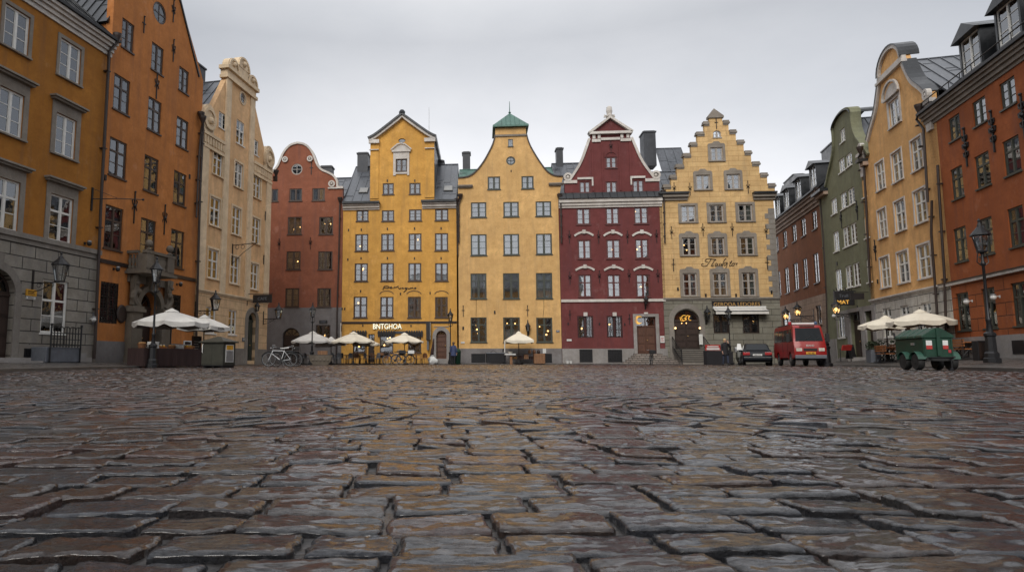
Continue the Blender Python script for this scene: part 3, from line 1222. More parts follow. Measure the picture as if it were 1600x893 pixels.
# shape of the gable in wall metres, mirrored about the axis
h.Z = Zc
uc = h.pt(392, 360)[0]
cl, clz = h.pt(262, 215)
cr, crz = h.pt(486, 372)
zcrest = (clz + crz) / 2
hwc = (cr - cl) / 2
uc = (cl + cr) / 2
sl, sz = h.pt(165, 440)
s2, sz2 = h.pt(568, 775)
zsh = (sz + sz2) / 2
hws = (s2 - sl) / 2
zdl = h.pt(200, 690)[1]
zd = (zdl + h.pt(500, 905)[1]) / 2 if False else zdl
print('cream', uR, uc, hwc, zcrest, hws, zsh, zd)
poly = [(0, zbd), (uR, zbd), (uR, zd), (uc + hws, zd), (uc + hws, zsh), (uc + hwc - .12, zcrest), (uc - hwc + .12, zcrest), (uc - hws, zsh), (uc - hws, zd), (0, zd)]
h.wall(poly, 'cream', zmin=zbd)
h.wall([(0, -.3), (uR, -.3), (uR, zbd - .002), (0, zbd - .002)], 'cream_ashlar', name='ground_floor_wall', zmax=zbd, y0=-.02, th=.4)
h.band(0, uR, zbd - .1, zbd + .1, .14, 'cream_trim', steps=2, back=-.021)
mb = MB()
mb.box(uc - hwc - .1, uc + hwc + .1, -.2, .4, zcrest + .002, zcrest + .22)
mb.box(uc - hwc, uc + hwc, -.1, .4, zcrest + .222, zcrest + .6)
mb.box(uc - hwc - .16, uc + hwc + .16, -.28, .45, zcrest + .602, zcrest + .85)
zt = zcrest + .852
rs = hwc * .37
for c, r, k in ((uc - hwc * .66, rs * .95, 0), (uc + hwc * .66, rs * .95, 0), (uc, rs * 1.12, .55)):
    if k:
        mb.box(c - r, c + r, -.16, .3, zt, zt + k)
    mb.prism([(c - r, zt + k + .001)] + [(c + r, zt + k + .001)] + arc(c, zt + k + .002, r, .05, PI - .05, 12), -.16 - (.03 if k else 0), .3)
    mb.ring((c, zt + k), r - .17, .14, -.26, -.19, 12, a0=0, a1=PI)
    mb.sphere((c, -.2, zt + k + r * .42), r * .25, 8)
h.put(mb, 'gable_crest', 'cream_trim')
mb = MB()
for u in (uc - hwc + .35, uc + hwc - .35):
    mb.box(u - .32, u + .32, -.1, -.001, zbd + .102, zcrest - .002)
for u in (.38, uR - .38):
    mb.box(u - .36, u + .36, -.1, -.001, zbd + .102, zd - .4)
h.put(mb, 'pilaster', 'cream_trim')
mb = MB()
for a, b in ((.0, uc - hwc - .02), (uc + hwc + .02, uR)):
    mb.box(a, b, -.18, -.001, zd - .12, zd + .08)
    mb.box(a, b, -.08, -.001, zd - .75, zd - .122)
    k = int((b - a) / .3)
    for i in range(k):
        x = a + (b - a) * (i + .5) / k
        mb.box(x - .08, x + .08, -.16, -.081, zd - .62, zd - .18)
    mb.box(a, b, -.14, -.001, zd - .9, zd - .752)
h.put(mb, 'dentil_band', 'cream_trim')
mb = MB()
for u, s_ in ((.55, 1), (uR - .55, -1)):
    mb.prism(arc(u, zd + .95, .75, 0, 2 * PI * 23 / 24, 23, .9), -.14, .3)
    mb.ring((u, zd + .95), .5, .2, -.22, -.141, 18)
    mb.sphere((u + s_ * .1, -.16, zd + .85), .22, 8)
    mb.box(u - .55, u + .55, -.14, .3, zd + .081, zd + .3)
h.put(mb, 'gable_scroll', 'cream_trim')
mb = MB().ring(((a0 + a1) / 2, za - (a1 - a0) / 2), (a1 - a0) / 2 + .003, .35, -.1, -.021, 16, a0=0, a1=PI)
mb.box(a0 - .353, a0 - .003, -.1, -.021, -.1, za - (a1 - a0) / 2 - .002).box(a1 + .003, a1 + .353, -.1, -.021, -.1, za - (a1 - a0) / 2 - .002)
h.put(mb, 'door_surround', 'stone')
h.put(MB().box(.01, a0 - .36, -.07, -.021, -.2, 1.1).box(a1 + .36, uR - .01, -.07, -.021, -.2, 1.1), 'plinth', 'stone')
h.gable_roof(-.2, uR + .2, zd - .1, uc, zcrest + .75, 12)
h.body(0, uR, zd, 12, 'cream')
h.Z = Z3
h.anchor((108, 712), (222, 770), (335, 835), kind=0, h=.6)
h.Z = Z4
h.anchor((93, 160), (195, 420), (305, 450), (86, 410), (402, 285), (410, 60), kind=0, h=.55)
h.Z = Z3
h.pipe([(92, 385), (70, 430), (60, 560), (45, 893)], r=.065, y=-.16, ytop=-.35)
o = h.pipe([(485, 668), (470, 700)], r=.06, y=-.25)
h.Z = PX
h.chimney(304, 322, 92, 130, depth=3.4)

# ================================================================= brick red house
h = H['brick'] = House('brick_red_house', 'brick red house with a white scrolled round gable and grey street floor', 'back', 533, base=.1)
h.frame = 'fr_brown'
h.Z = Z3
um = h.pt(600, 640)[0]
prof = [(845, 735), (812, 732), (808, 700), (790, 672), (760, 655), (727, 640), (703, 612), (688, 575), (678, 550), (660, 523), (635, 504), (600, 497)]
R_ = smooth_line([h.pt(*p) for p in prof], 3)
full = R_ + [(2 * um - p[0], p[1]) for p in reversed(R_[:-1])]
uL = 2 * um - full[0][0]
uL = full[-1][0]
uRt = full[0][0]
h.Z = Z4
zg = h.pt(600, 530)[1]
rowdx = h.pt(727, 105)[0] - h.pt(563, 105)[0]
h.Z = Z3
for q in ((557, 625, 737, 803), (680, 747, 735, 801)):
    h.win(*q, cur='s', rows=1)
r = h.rect(557, 625, 737, 803)
h.win(0, 0, 0, 0, raw=(r[0] - rowdx * .76, r[1] - rowdx * .76, r[2], r[3]), rows=1, cur='s')
h.Z = Z4
for ya, yb, xs, lm in ((62, 152, (528, 600, 690, 762), (2, 2)), (240, 334, (521, 594, 685, 759), (1, 0)), (430, 526, (515, 587, 680, 752), (0, 0))):
    h.win(xs[0], xs[1], ya, yb, rows=3, lamp=lm[0], cur='')
    h.win(xs[2], xs[3], ya, yb, rows=3, lamp=lm[1], cur='')
    r = h.rect(xs[0], xs[1], ya, yb)
    h.win(0, 0, 0, 0, raw=(r[0] - rowdx, r[1] - rowdx, r[2], r[3]), rows=3, cur='')
h.win(672, 748, 620, 726, rows=4, lamp=4, cur='', fr='door_dark', low=1)
a0, a1 = h.pt(500, 740)[0], h.pt(588, 740)[0]
za = h.pt(545, 635)[1]
h.door(a0, a1, .12, za, arch=1, mat='door_dark', panels=3)
h.wall([(uL, zg), (0, zg)] + full, 'brick_red', zmin=zg)
h.wall([(uL, -.3), (0, -.3), (0, zg - .002), (uL, zg - .002)], 'grey_render', name='ground_floor_wall', zmax=zg)
mb = MB().strip(full, .17, -.1, .45, side=-1)
zsh = h.Z and None
h.Z = Z3
for s_ in (1, -1):
    for (x, y, r_) in ((668, 578, .26), (785, 712, .3)):
        u, z = h.pt(x, y)
        u = um + (u - um) * s_
        mb.ring((u, z), r_ * .55, r_ * .45, -.13, -.04, 14)
        mb.sphere((u, -.08, z), r_ * .4, 8)
u0, z0 = h.pt(765, 738)
mb.box(u0, full[0][0] + .02, -.12, -.001, z0 - .02, z0 + .1)
mb.box(2 * um - full[0][0], 2 * um - u0, -.12, -.001, z0 - .02, z0 + .1)
h.put(mb, 'gable_moulding', 'white_trim')
h.rwin(597, 633, 30, bars=2, fr='fr_grey')
zz_top = h.pt(600, 497)[1]
w_ = [c for c in h.root.children if c.name.startswith('wall')][0]
# the round window needs its hole: rebuild the upper wall with it
me = MB().prism([(uL, zg), (0, zg)] + full, 0, .38, 0, [q for q in h.holes if sum(p[1] for p in q) / len(q) > zg]).mesh('wall', 'brick_red')
w_.data = me
zsl = full[0][1]
h.gable_roof(uL + .3, -.3, zsl - .3, um, zz_top - .9, 5.5, mat='roof_dark')
h.street_roof(uL, .02, zsl - .6, zsl + 1.9, 3.6, y0=.42)
h.body(uL, 0, zsl - .6, 7, 'brick_red')
h.anchor((675, 632), kind=0, h=.9)
h.Z = Z4
h.anchor((483, 205), (645, 200), kind=1, h=.6)
h.Z = Z3
h.chimney(722, 785, 612, 668, depth=3.2)
h.Z = PX
h.pipe([(531, 316), (530, 400), (527.5, 480), (526, 560)], r=.06)

# ================================================================= warm yellow house with raised attic
h = H['yellow'] = House('warm_yellow_house', 'warm yellow house with a raised pedimented attic and a cafe on its street floor', 'back', 533, base=.1)
h.frame = 'fr_brown'
h.Z = Z6
uR = h.pt(826, 600)[0]
h.Z = Z5
ze = h.pt(390, 618)[1]
rows5 = ((('a', 290, 355, 470, 535, 0), ('b', 445, 510, 468, 533, 0)),)
h.win(290, 355, 470, 535, rows=2, cur='h', lamp=1); h.win(445, 510, 468, 533, rows=2, cur='f')
for a, b, c, d, lm, cu_ in ((137, 208, 627, 690, 1, ''), (285, 357, 627, 690, 0, 'l'), (443, 517, 622, 688, 0, 'f'), (595, 672, 620, 686, 1, 'f'),
                            (130, 206, 765, 864, 1, ''), (281, 357, 763, 861, 1, ''), (441, 516, 762, 860, 2, 'h'), (594, 671, 760, 861, 0, 'f')):
    h.win(a, b, c, d, rows=3, lamp=lm, cur=cu_)
h.win(367, 432, 330, 402, rows=2, cur='s')
h.Z = Z6
for a, b, c, d, lm, cu_ in ((145, 233, 133, 252, 2, ''), (319, 406, 131, 250, 0, ''), (502, 588, 131, 249, 0, 'f'), (680, 766, 131, 250, 1, 'f'),
                            (138, 229, 354, 494, 1, ''), (315, 403, 355, 494, 0, ''), (499, 586, 355, 494, 0, 's'), (680, 764, 356, 493, 0, 's')):
    h.win(a, b, c, d, rows=3, trans=.6 if c > 300 else 0, lamp=lm, cur=cu_)
for a, b in ((135, 218), (312, 402), (500, 588)):
    h.win(a, b, 600, 726, rows=2, mull=0, lamp=4, cur='', low=1)
d0, d1 = h.pt(236, 680)[0], h.pt(277, 680)[0]
h.door(d0, d1, .15, h.pt(256, 602)[1], leaves=1, mat='door_dark', trans=.5)
e0, e1 = h.pt(688, 680)[0], h.pt(756, 680)[0]
ez = h.pt(722, 580)[1]
h.door(e0, e1, .45, ez, arch=1, leaves=1, panels=4)
h.Z = Z5
tl_, tr_ = h.pt(218, 400)[0], h.pt(590, 400)[0]
zte = h.pt(400, 213)[1]
zap = h.pt(400, 78)[1]
uo0, uo1 = h.pt(210, 214)[0], h.pt(600, 212)[0]
um = (tl_ + tr_) / 2
zlow = zte
curve = [(uo1, zlow), (um + (uo1 - um) * .72, zlow + (zap - zlow) * .22), (um, zap)]
rr_ = smooth_line(curve, 4)
full = rr_ + [(2 * um - p[0], p[1]) for p in reversed(rr_[:-1])]
tw = tr_ - um
inner = [(um + tw, zlow)] + [(p[0], p[1] - .0) for p in full if abs(p[0] - um) < tw] + [(um - tw, zlow)]
ov = h.pt(402, 222)
ovr = (h.pt(422, 222)[0] - h.pt(380, 222)[0]) / 2
ovp = arc(ov[0], ov[1], ovr, 0, 2 * PI * 19 / 20, 19, ovr * .62)
h.holes.append(ovp)
h.wall([(0, -.3), (uR, -.3), (uR, ze + .4), (tr_, ze + .4)] + inner + [(tl_, ze + .4), (0, ze + .4)], 'yellow')
o = h.put(MB().prism(arc(ov[0], ov[1], ovr, 0, 2 * PI * 19 / 20, 19, ovr * .62), .1, .12), 'oval_window', 'fr_brown')
MB().prism(arc(ov[0], ov[1], ovr - .06, 0, 2 * PI * 19 / 20, 19, ovr * .62 - .06), .08, .098).build('pane', 'glass', o)
mb = MB()
mb.strip(full, .2, -.3, .0, side=1)
for a, b in ((tl_ - .12, h.pt(272, 225)[0]), (h.pt(533, 225)[0], tr_ + .12)):
    mb.box(a, b, -.28, -.07, zte - .36, zte - .05)
    mb.box(a + .04, b - .04, -.2, -.071, zte - .95, zte - .88)
h.put(mb, 'raking_cornice', 'white_trim')
mb = MB().strip(full, .16, -.42, 6.5, side=-1)
mb.sphere((um, -.2, zap + .2), .28, 8)
h.put(mb, 'attic_roof', 'roof_dark')
mb = MB()
for a, b in ((tl_, h.pt(268, 400)[0]), (h.pt(534, 400)[0], tr_)):
    mb.box(a + .002, b, -.07, -.001, h.pt(240, 560)[1], zte - .05)
h.put(mb, 'pilaster', 'yellow')
# aedicule round the attic window
a = h.rect(352, 445, 290, 425)
w0 = h.rect(367, 432, 330, 402)
mb = MB()
mb.box(a[0], w0[0] - .01, -.08, -.001, a[2], a[3])
mb.box(w0[1] + .01, a[1], -.08, -.001, a[2], a[3])
mb.box(w0[0] - .008, w0[1] + .008, -.08, -.001, w0[3] + .01, a[3])
mb.box(w0[0] - .008, w0[1] + .008, -.1, -.001, w0[2] - .22, w0[2] - .08)
mb.box(a[0] - .12, a[1] + .12, -.18, -.001, a[3] + .002, a[3] + .16)
mm = (a[0] + a[1]) / 2
mb.prism([(a[0] - .12, a[3] + .162), (a[1] + .12, a[3] + .162), (mm + .3, a[3] + .6), (mm, a[3] + .66), (mm - .3, a[3] + .6)], -.12, -.001)
mb.strip([(a[1] + .16, a[3] + .163), (mm + .3, a[3] + .62), (mm, a[3] + .69), (mm - .3, a[3] + .62), (a[0] - .16, a[3] + .163)], .1, -.22, -.121, side=-1)
h.put(mb, 'window_aedicule', 'white_trim')
# side walls of the attic, roofs beside it
mb = MB()
mb.box(tl_ + .02, tl_ + .3, .385, 6.4, ze, zte).box(tr_ - .3, tr_ - .02, .385, 6.4, ze, zte).box(tl_ + .301, tr_ - .301, 6.1, 6.4, ze, zte)
h.put(mb, 'attic_side', 'roof_dark')
zr = h.pt(690, 362, 5.5)[1]
h.street_roof(tr_ + .02, uR, ze + .55, zr, 5.5)
h.street_roof(-.02, tl_ - .02, ze + .55, zr, 5.5)
mb = MB()
for a, b in ((0, h.pt(272, 600)[0]), (h.pt(520, 600)[0], uR)):
    mb.box(a + .01, b, -.12, -.001, ze - .05, ze + .1)
    mb.box(a + .01, b, -.26, -.001, ze + .102, ze + .3)
    mb.box(a + .01, b, -.38, -.001, ze + .302, ze + .42)
h.put(mb, 'cornice', 'white_trim')
mb = MB()
for a, b in ((0, h.pt(275, 575)[0]), (h.pt(516, 575)[0], uR)):
    mb.box(a, b, -.55, .2, ze + .425, ze + .6)
h.put(mb, 'gutter', 'roof_dark')
for x, y in ((180, 523), (672, 517)):
    u, z = h.pt(x, y, 1.4)
    t_ = (zr - ze - .55) / 5.8
    yy = 1.4
    zc = ze + .55 + (yy + .3) * t_
    nn = Vector((0, -t_, 1)).normalized()
    mb = MB()
    s_ = Vector((0, 1, t_)).normalized()
    c = Vector((u, yy, zc + .06))
    for q, (ww, hh, up) in enumerate(((.42, .5, 0), (.36, .44, .06))):
        p = [c + Vector((i * ww, 0, 0)) + s_ * j * hh + nn * up for i, j in ((-1, -1), (1, -1), (1, 1), (-1, 1))]
        p2 = [v - nn * .12 for v in p]
        mb.add(p + p2, [(0, 1, 2, 3), (7, 6, 5, 4), (0, 4, 5, 1), (1, 5, 6, 2), (2, 6, 7, 3), (3, 7, 4, 0)], q)
    h.put(mb, 'skylight', ['roof_dark', 'curtain'])
h.Z = Z6
zb0, zb1 = h.pt(430, 533)[1], h.pt(430, 519)[1]
h.band(.02, uR - .02, zb0, zb1, .1, 'gutter', steps=2, back=-.001)
mb = MB().ring(((e0 + e1) / 2, ez - (e1 - e0) / 2), (e1 - e0) / 2 + .003, .3, -.1, -.001, 16, a0=0, a1=PI)
mb.box(e0 - .303, e0 - .003, -.1, -.001, -.1, ez - (e1 - e0) / 2 - .002).box(e1 + .003, e1 + .303, -.1, -.001, -.1, ez - (e1 - e0) / 2 - .002)
mb.box(e0 - .2, e1 + .2, -.06, -.001, ez + .302, ez + .36)
h.put(mb, 'door_surround', 'granite')
h.put(MB().box(e0 - .3, e1 + .3, -.5, -.102, .0, .45).box(e0 - .3, e1 + .3, -.85, -.502, .0, .28), 'doorstep', 'granite')
mb = MB()
for a, b in ((310, 405), (490, 590), (675, 770)):
    u0, z0 = h.pt(a, 340)
    u1 = h.pt(b, 340)[0]
    zt = h.pt((a + b) / 2, 314)[1]
    mb.strip([(p[0], p[1]) for p in arc((u0 + u1) / 2, z0, (u1 - u0) / 2, .12, PI - .12, 10, zt - z0)], .05, -.03, -.001)
h.put(mb, 'relieving_arch', 'gutter')
h.anchor((188, 100), (363, 99), (543, 100), (720, 99), (100, 108), (185, 318), (450, 335), (647, 330), (63, 435), (80, 435), (520, 548), (200, 545), kind=3, h=.75)
h.Z = Z5
h.anchor((92, 742), (166, 740), (318, 735), (475, 733), (630, 732), (317, 455), (477, 455), kind=3, h=.75)
h.body(0, uR, ze, 9, 'yellow')
h.chimney(143, 204, 288, 385, depth=4.6, dy=1.6)
h.chimney(598, 645, 333, 362, depth=6.0)
h.chimney(755, 798, 284, 372, depth=5.0)
h.put(MB().tube([(h.pt(560, 200, 4)[0], 4, zte - 1), (h.pt(560, 200, 4)[0], 4, h.pt(560, 30, 4)[1])], .025, 5), 'aerial', 'steel')
mb = MB()   # hipped lead valley between this roof and the brick red one
h.Z = Z5
h.pipe([(722, 588), (722, 625), (724, 780), (727, 893)], r=.06)
h.Z = Z6
# frilled awning valances above the cafe windows
for a, b in ((135, 218), (308, 406), (495, 590)):
    u0, u1 = h.pt(a, 600)[0] - .12, h.pt(b, 600)[0] + .12
    zt = h.pt(a, 598)[1]
    mb = MB().box(u0, u1, -.14, -.001, zt + .0, zt + .12)
    k = int((u1 - u0) / .2)
    for i in range(k):
        x = u0 + (u1 - u0) * (i + .5) / k
        mb.prism([(x - .09, zt - .002), (x - .07, zt - .26), (x, zt - .32), (x + .07, zt - .26), (x + .09, zt - .002)], -.12, -.09)
        mb.sphere((x, -.08, zt + .17), .08, 6)
    h.put(mb, 'window_valance', 'sign_black')

# ================================================================= honey yellow house with the copper pyramid
h = H['honey'] = House('honey_yellow_house', 'pale honey yellow house with a flared gable under a green copper pyramid roof', 'back', 717, base=.1)
h.frame = 'fr_green'
h.Z = Z8
uR = h.pt(752, 560)[0]
h.Z = Z7
um = h.pt(383, 400)[0]
Rg = [h.pt(*p) for p in ((698, 490), (645, 486), (602, 462), (570, 424), (535, 372), (500, 312), (482, 268), (474, 235))]
Lg = [h.pt(*p) for p in ((287, 235), (283, 265), (272, 300), (250, 345), (220, 398), (185, 445), (150, 478), (115, 494), (62, 500))]
Rg, Lg = smooth_line(Rg, 3), smooth_line(Lg, 3)
zn = h.pt(383, 192)[1]
nk0, nk1 = h.pt(287, 215)[0], h.pt(473, 215)[0]
for q, cu_ in (((139, 233, 645, 736), 'f'), ((336, 430, 642, 732), 'f'), ((532, 627, 639, 729), 'f')):
    h.win(*q, rows=3, cur=cu_)
h.win(241, 317, 489, 566, rows=2, cur='f'); h.win(446, 520, 486, 562, rows=2, cur='f')
h.win(365, 394, 262, 305, rows=1, mull=0, cur='')
h.rwin(381, 393, 28, bars=2, w=.12)
h.Z = PX
for q, cu_ in (((735.5, 760.5, 366, 398.8), 'f'), ((786.5, 811.3, 365.5, 398), 'f'), ((837.6, 862.5, 365, 397), 'h')):
    h.win(*q, rows=3, cur=cu_)
h.Z = Z8
for q, cu_, lm in (((150, 256, 200, 367), 's', 0), ((366, 474, 198, 367), '', 0), ((585, 693, 196, 365), 'f', 1)):
    h.win(*q, rows=3, trans=.72, cur=cu_, lamp=lm)
for q, cu_, lm in (((150, 257, 491, 655), '', 3), ((367, 478, 491, 655), 'h', 2), ((587, 694, 493, 655), '', 3)):
    h.win(*q, rows=4, trans=.72, cur=cu_, lamp=lm, low=1)
zpl = h.pt(400, 697)[1]
h.wall([(0.004, -.3), (uR - .004, -.3)] + [(uR - .004, Rg[0][1] - 2)] + Rg + [(nk1, zn), (nk0, zn)] + Lg + [(0.004, Lg[-1][1] - 2)], 'honey')
v0, v1 = h.rect(155, 249, 732, 802), h.rect(595, 690, 732, 798)
pl = MB().prism([(.01, -.2), (uR - .01, -.2), (uR - .01, zpl), (.01, zpl)], -.06, -.001, 0, [[(v[0], .12), (v[1], .12), (v[1], v[3]), (v[0], v[3])] for v in (v0, v1)])
h.put(pl, 'plinth', 'grey_render')
for v in (v0, v1):
    gb = MB().box(v[0], v[1], -.02, -.002, .12, v[3])
    for i in range(12):
        x = v[0] + (v[1] - v[0]) * (i + .5) / 12
        gb.box(x - .012, x + .012, -.045, -.021, .12, v[3])
    for i in range(4):
        z = .12 + (v[3] - .12) * (i + .5) / 4
        gb.box(v[0], v[1], -.058, -.046, z - .012, z + .012)
    h.put(gb, 'cellar_grille', 'black')
mb = MB().strip(Rg, .1, -.1, .5, side=-1).strip(Lg, .1, -.1, .5, side=-1)
h.put(mb, 'gable_coping', 'gutter')
h.Z = Z7
mb = MB()
za, zb_ = h.pt(100, 558)[1], h.pt(100, 543)[1]
for a, b in ((h.pt(62, 550)[0], h.pt(148, 550)[0]), (h.pt(613, 543)[0], h.pt(700, 543)[0])):
    mb.box(a, b, -.16, -.001, za, (za + zb_) / 2)
    mb.box(a - .03, b + .03, -.26, -.001, (za + zb_) / 2 + .002, zb_)
h.put(mb, 'shoulder_moulding', 'grey_trim')
zc = h.pt(383, 240)[1]
h.put(MB().box(nk0 - .06, nk1 + .06, -.1, -.001, zc - .08, zc + .08), 'neck_moulding', 'grey_trim')
ap = h.pt(383, 72)[1]
hw = (nk1 - nk0) / 2 + .22
mb = MB()
zb_ = zn + .02
c = Vector((um, hw - .25, 0))
bs = [(um - hw, -.3), (um + hw, -.3), (um + hw, 2 * hw - .3), (um - hw, 2 * hw - .3)]
mb.slab(bs, zb_, zb_ + .14)
cyy = hw - .3
levels = [(1, .141), (.9, .141 + (ap - zb_) * .085), (.0, ap - zb_)]
vs = []
k = 4
for f_, z in levels[:-1]:
    vs += [(um + sx * hw * f_, cyy + sy * hw * f_, zb_ + z * ((ap - zb_) / max(ap - zb_, .1))) for sx, sy in ((-1, -1), (1, -1), (1, 1), (-1, 1))]
vs.append((um, cyy, ap))
fs = []
for i in range(len(levels) - 2):
    fs += [(i * 4 + j, i * 4 + (j + 1) % 4, i * 4 + 4 + (j + 1) % 4, i * 4 + 4 + j) for j in range(4)]
b_ = (len(levels) - 2) * 4
fs += [(b_ + j, b_ + (j + 1) % 4, len(vs) - 1) for j in range(4)]
mb.add(vs, fs)
for j in range(-3, 4):
    x = um + hw * j / 4
    zt = ap - (ap - zb_) * abs(j) / 4 * .97
    mb.tube([(x, -.31, zb_ + .15), (x, -.3 + hw * (1 - abs(j) / 4) * .97, zt)], .022, 4)
mb.lathe([(.06, 0), (.13, .1), (.04, .2), (.02, 1.1)], (um, cyy, ap - .05), 8)
h.put(mb, 'pyramid_roof', 'copper')
mb = MB()
mb.box(nk0, nk0 + .2, .385, 2 * hw - .6, zc - 2, zn).box(nk1 - .2, nk1, .385, 2 * hw - .6, zc - 2, zn).box(nk0 + .201, nk1 - .201, 2 * hw - .8, 2 * hw - .6, zc - 2, zn)
h.put(mb, 'turret_wall', 'honey')
zsh = Lg[-1][1]
zr = h.pt(720, 432, 4.5)[1]
h.street_roof(.0, uR, zsh - .7, zr, 4.6, y0=.42, mat='copper')
h.gable_roof(um - 3.0, um + 3.0, zsh - .3, um, zc - .6, 6.0, mat='copper')
h.body(0, uR, zsh - .7, 9, 'honey')
h.chimney(658, 697, 310, 400, depth=4.2)
h.anchor((383, 455), kind=3, h=.6)
h.Z = Z8
h.anchor((101, 452), (528, 450), kind=0, h=.75)
h.anchor((310, 457), (535, 595), (101, 562), kind=3)
h.Z = Z7
h.pipe([(75, 625), (66, 660), (66, 893)], r=.06)
h.pipe([(677, 625), (684, 660), (688, 893)], r=.06)
h.Z = Z8
mb = MB()
for pts in (((188, 372), (186, 485)), ((635, 370), (637, 430), (631, 488))):
    P = [h.pt(*p) for p in pts]
    mb.tube([(p[0], -.012, p[1]) for p in P], .014, 4)
h.put(mb, 'wall_cable', 'gutter')

# ================================================================= wine red house
h = H['wine'] = House('wine_red_house', 'wine red house with white bands, volutes and a small pediment on its gable', 'back', 878.5, base=.1)
h.frame = 'fr_redbrown'
h.Z = ZR
uR = h.pt(690, 400)[0]
h.Z = ZA
z0c, z1c = h.pt(350, 665)[1], h.pt(350, 620)[1]
zw0, zw1 = h.pt(350, 612)[1], h.pt(350, 572)[1]
gl, grr = h.pt(50, 560)[0], h.pt(652, 560)[0]
um = h.pt(342, 300)[0]
for q in ((310, 383, 502, 572), (143, 213, 502, 572), (480, 553, 493, 568)):
    h.win(*q, rows=2, cur='f' if q[0] < 350 else 's', lamp=1 if q[0] == 143 else 0)
h.win(310, 380, 346, 415, rows=2, cur='f')
for q, c_, lm in (((125, 213, 673, 773), 'f', 0), ((310, 396, 668, 771), 'f', 1), ((490, 580, 665, 768), 'h', 2)):
    h.win(*q, rows=3, cur=c_, lamp=lm)
h.Z = ZR
for q, c_, lm in (((133, 218, 20, 138), 'f', 1), ((315, 404, 18, 136), 'l', 2), ((497, 583, 15, 135), '', 2),
                  ((135, 222, 240, 380), 'f', 0), ((320, 405, 240, 380), 'l', 0), ((503, 592, 238, 380), 'h', 2)):
    h.win(*q, rows=3, cur=c_, lamp=lm, trans=.66 if q[2] > 200 else 0)
for q in ((132, 231, 500, 640), (318, 416, 500, 638)):
    h.win(*q, rows=3, cur='', lamp=1, gr=2, low=1, sill=0)
d0, d1 = h.pt(507, 620)[0], h.pt(627, 620)[0]
zd = h.pt(565, 506)[1]
zd0 = .85
h.door(d0, d1, zd0, zd, trans=.75, mat='door', panels=3)
# upper gable stands a little behind the street front
h.Z = ZA
Rp = smooth_line([h.pt(*p) for p in ((605, 474), (580, 442), (548, 398), (517, 343), (491, 283), (466, 225))], 3)
Lp = [(2 * um - p[0], p[1]) for p in reversed(Rp)]
zsh = h.pt(342, 492)[1]
pb = h.pt(342, 192)[1]
pa = h.pt(340, 98)[1]
pu0, pu1 = h.pt(205, 190)[0], h.pt(476, 190)[0]
h.wall([(gl, zw1 - .3), (grr, zw1 - .3), (grr, zsh)] + Rp + [(Rp[-1][0], pb), (um, pa - .15), (Lp[0][0], pb)] + Lp + [(gl, zsh)], 'wine', name='gable_wall', zmin=zw1 - .3)
h.wall([(.004, -.3), (uR - .004, -.3), (uR - .004, z1c), (.004, z1c)], 'wine', zmax=z1c)
mb = MB().strip(Rp, .2, -.1, .45, side=-1).strip(Lp, .2, -.1, .45, side=-1)
for u in (um - (h.pt(628, 458)[0] - um), h.pt(628, 458)[0]):
    z = h.pt(628, 460)[1]
    mb.ring((u, z), .2, .16, -.12, .3, 16)
    mb.sphere((u, .05, z), .17, 8)
z0, z1 = h.pt(342, 508)[1], h.pt(342, 489)[1]
mb.box(gl - .04, h.pt(128, 500)[0], -.1, -.001, z0, z1).box(h.pt(560, 495)[0], grr + .04, -.1, -.001, z0, z1)
for a, b in ((130, 230), (465, 560)):
    za_ = h.pt(a, 483)[1]
    u0, u1 = h.pt(a, 485)[0], h.pt(b, 485)[0]
    mb.box(u0, u1, -.12, -.001, z1 + .05, z1 + .22)
    if a == 130:
        mb.box(u1 - .12, u1, -.12, -.001, z0 - .25, z1 + .048)
    else:
        mb.box(u0, u0 + .12, -.12, -.001, z0 - .25, z1 + .048)
mb.box(pu0 + .2, h.pt(277, 240)[0], -.1, -.001, h.pt(342, 250)[1], h.pt(342, 232)[1]).box(h.pt(403, 240)[0], pu1 - .1, -.1, -.001, h.pt(342, 250)[1], h.pt(342, 232)[1])
mb.box(h.pt(280, 240)[0], h.pt(400, 240)[0], -.1, -.001, h.pt(342, 240)[1], h.pt(342, 224)[1])
for a in (225, 258, 402, 440):
    mb.box(h.pt(a, 210)[0], h.pt(a + 18, 210)[0], -.12, -.001, h.pt(342, 230)[1] + .01, pb - .16)
mb.box(pu0, pu1, -.28, .4, pb - .15, pb + .06)
mb.strip([(pu1 + .1, pb + .062), (um, pa + .12), (pu0 - .1, pb + .062)], .2, -.28, .4, side=1)
mb.lathe([(.3, 0), (.34, .12), (.2, .22), (.26, .5), (.22, .85), (.08, .95)], (um, .1, pa + .1), 10)
for s_ in (-1, 1):
    mb.tube([(um + s_ * .25, .1, pa + .15), (um + s_ * .42, .1, pa + .1), (um + s_ * .36, .1, pa + .3)], .07, 6)
h.put(mb, 'gable_moulding', 'white_trim')
mb = MB()
for u in (h.pt(288, 350)[0], h.pt(398, 350)[0], h.pt(225, 350)[0], h.pt(465, 350)[0]):
    mb.box(u - .07, u + .07, -.05, -.001, h.pt(342, 560)[1], h.pt(342, 255)[1])
h.put(mb, 'gable_rib', 'wine')
w_ = h.rect(310, 380, 346, 415)
h.put(MB().ring(((w_[0] + w_[1]) / 2, w_[3] - .05), (w_[1] - w_[0]) / 2, .09, -.05, -.001, 12, a0=.05, a1=PI - .05), 'window_arch', 'wine')
mb = MB()
zm = (z0c + z1c) / 2
mb.box(0, uR, -.1, -.001, z0c, z0c + (z1c - z0c) * .3).box(0, uR, -.2, -.001, z0c + (z1c - z0c) * .3 + .002, z0c + (z1c - z0c) * .7).box(0, uR, -.32, .36, z0c + (z1c - z0c) * .7 + .002, z1c + .12)
h.put(mb, 'cornice', 'white_trim')
mb = MB().prism([(0, 0), (uR, 0), (uR, 1), (0, 1)], 0, 1) if False else MB()
zq0, zq1 = z1c + .125, zw1 + .05
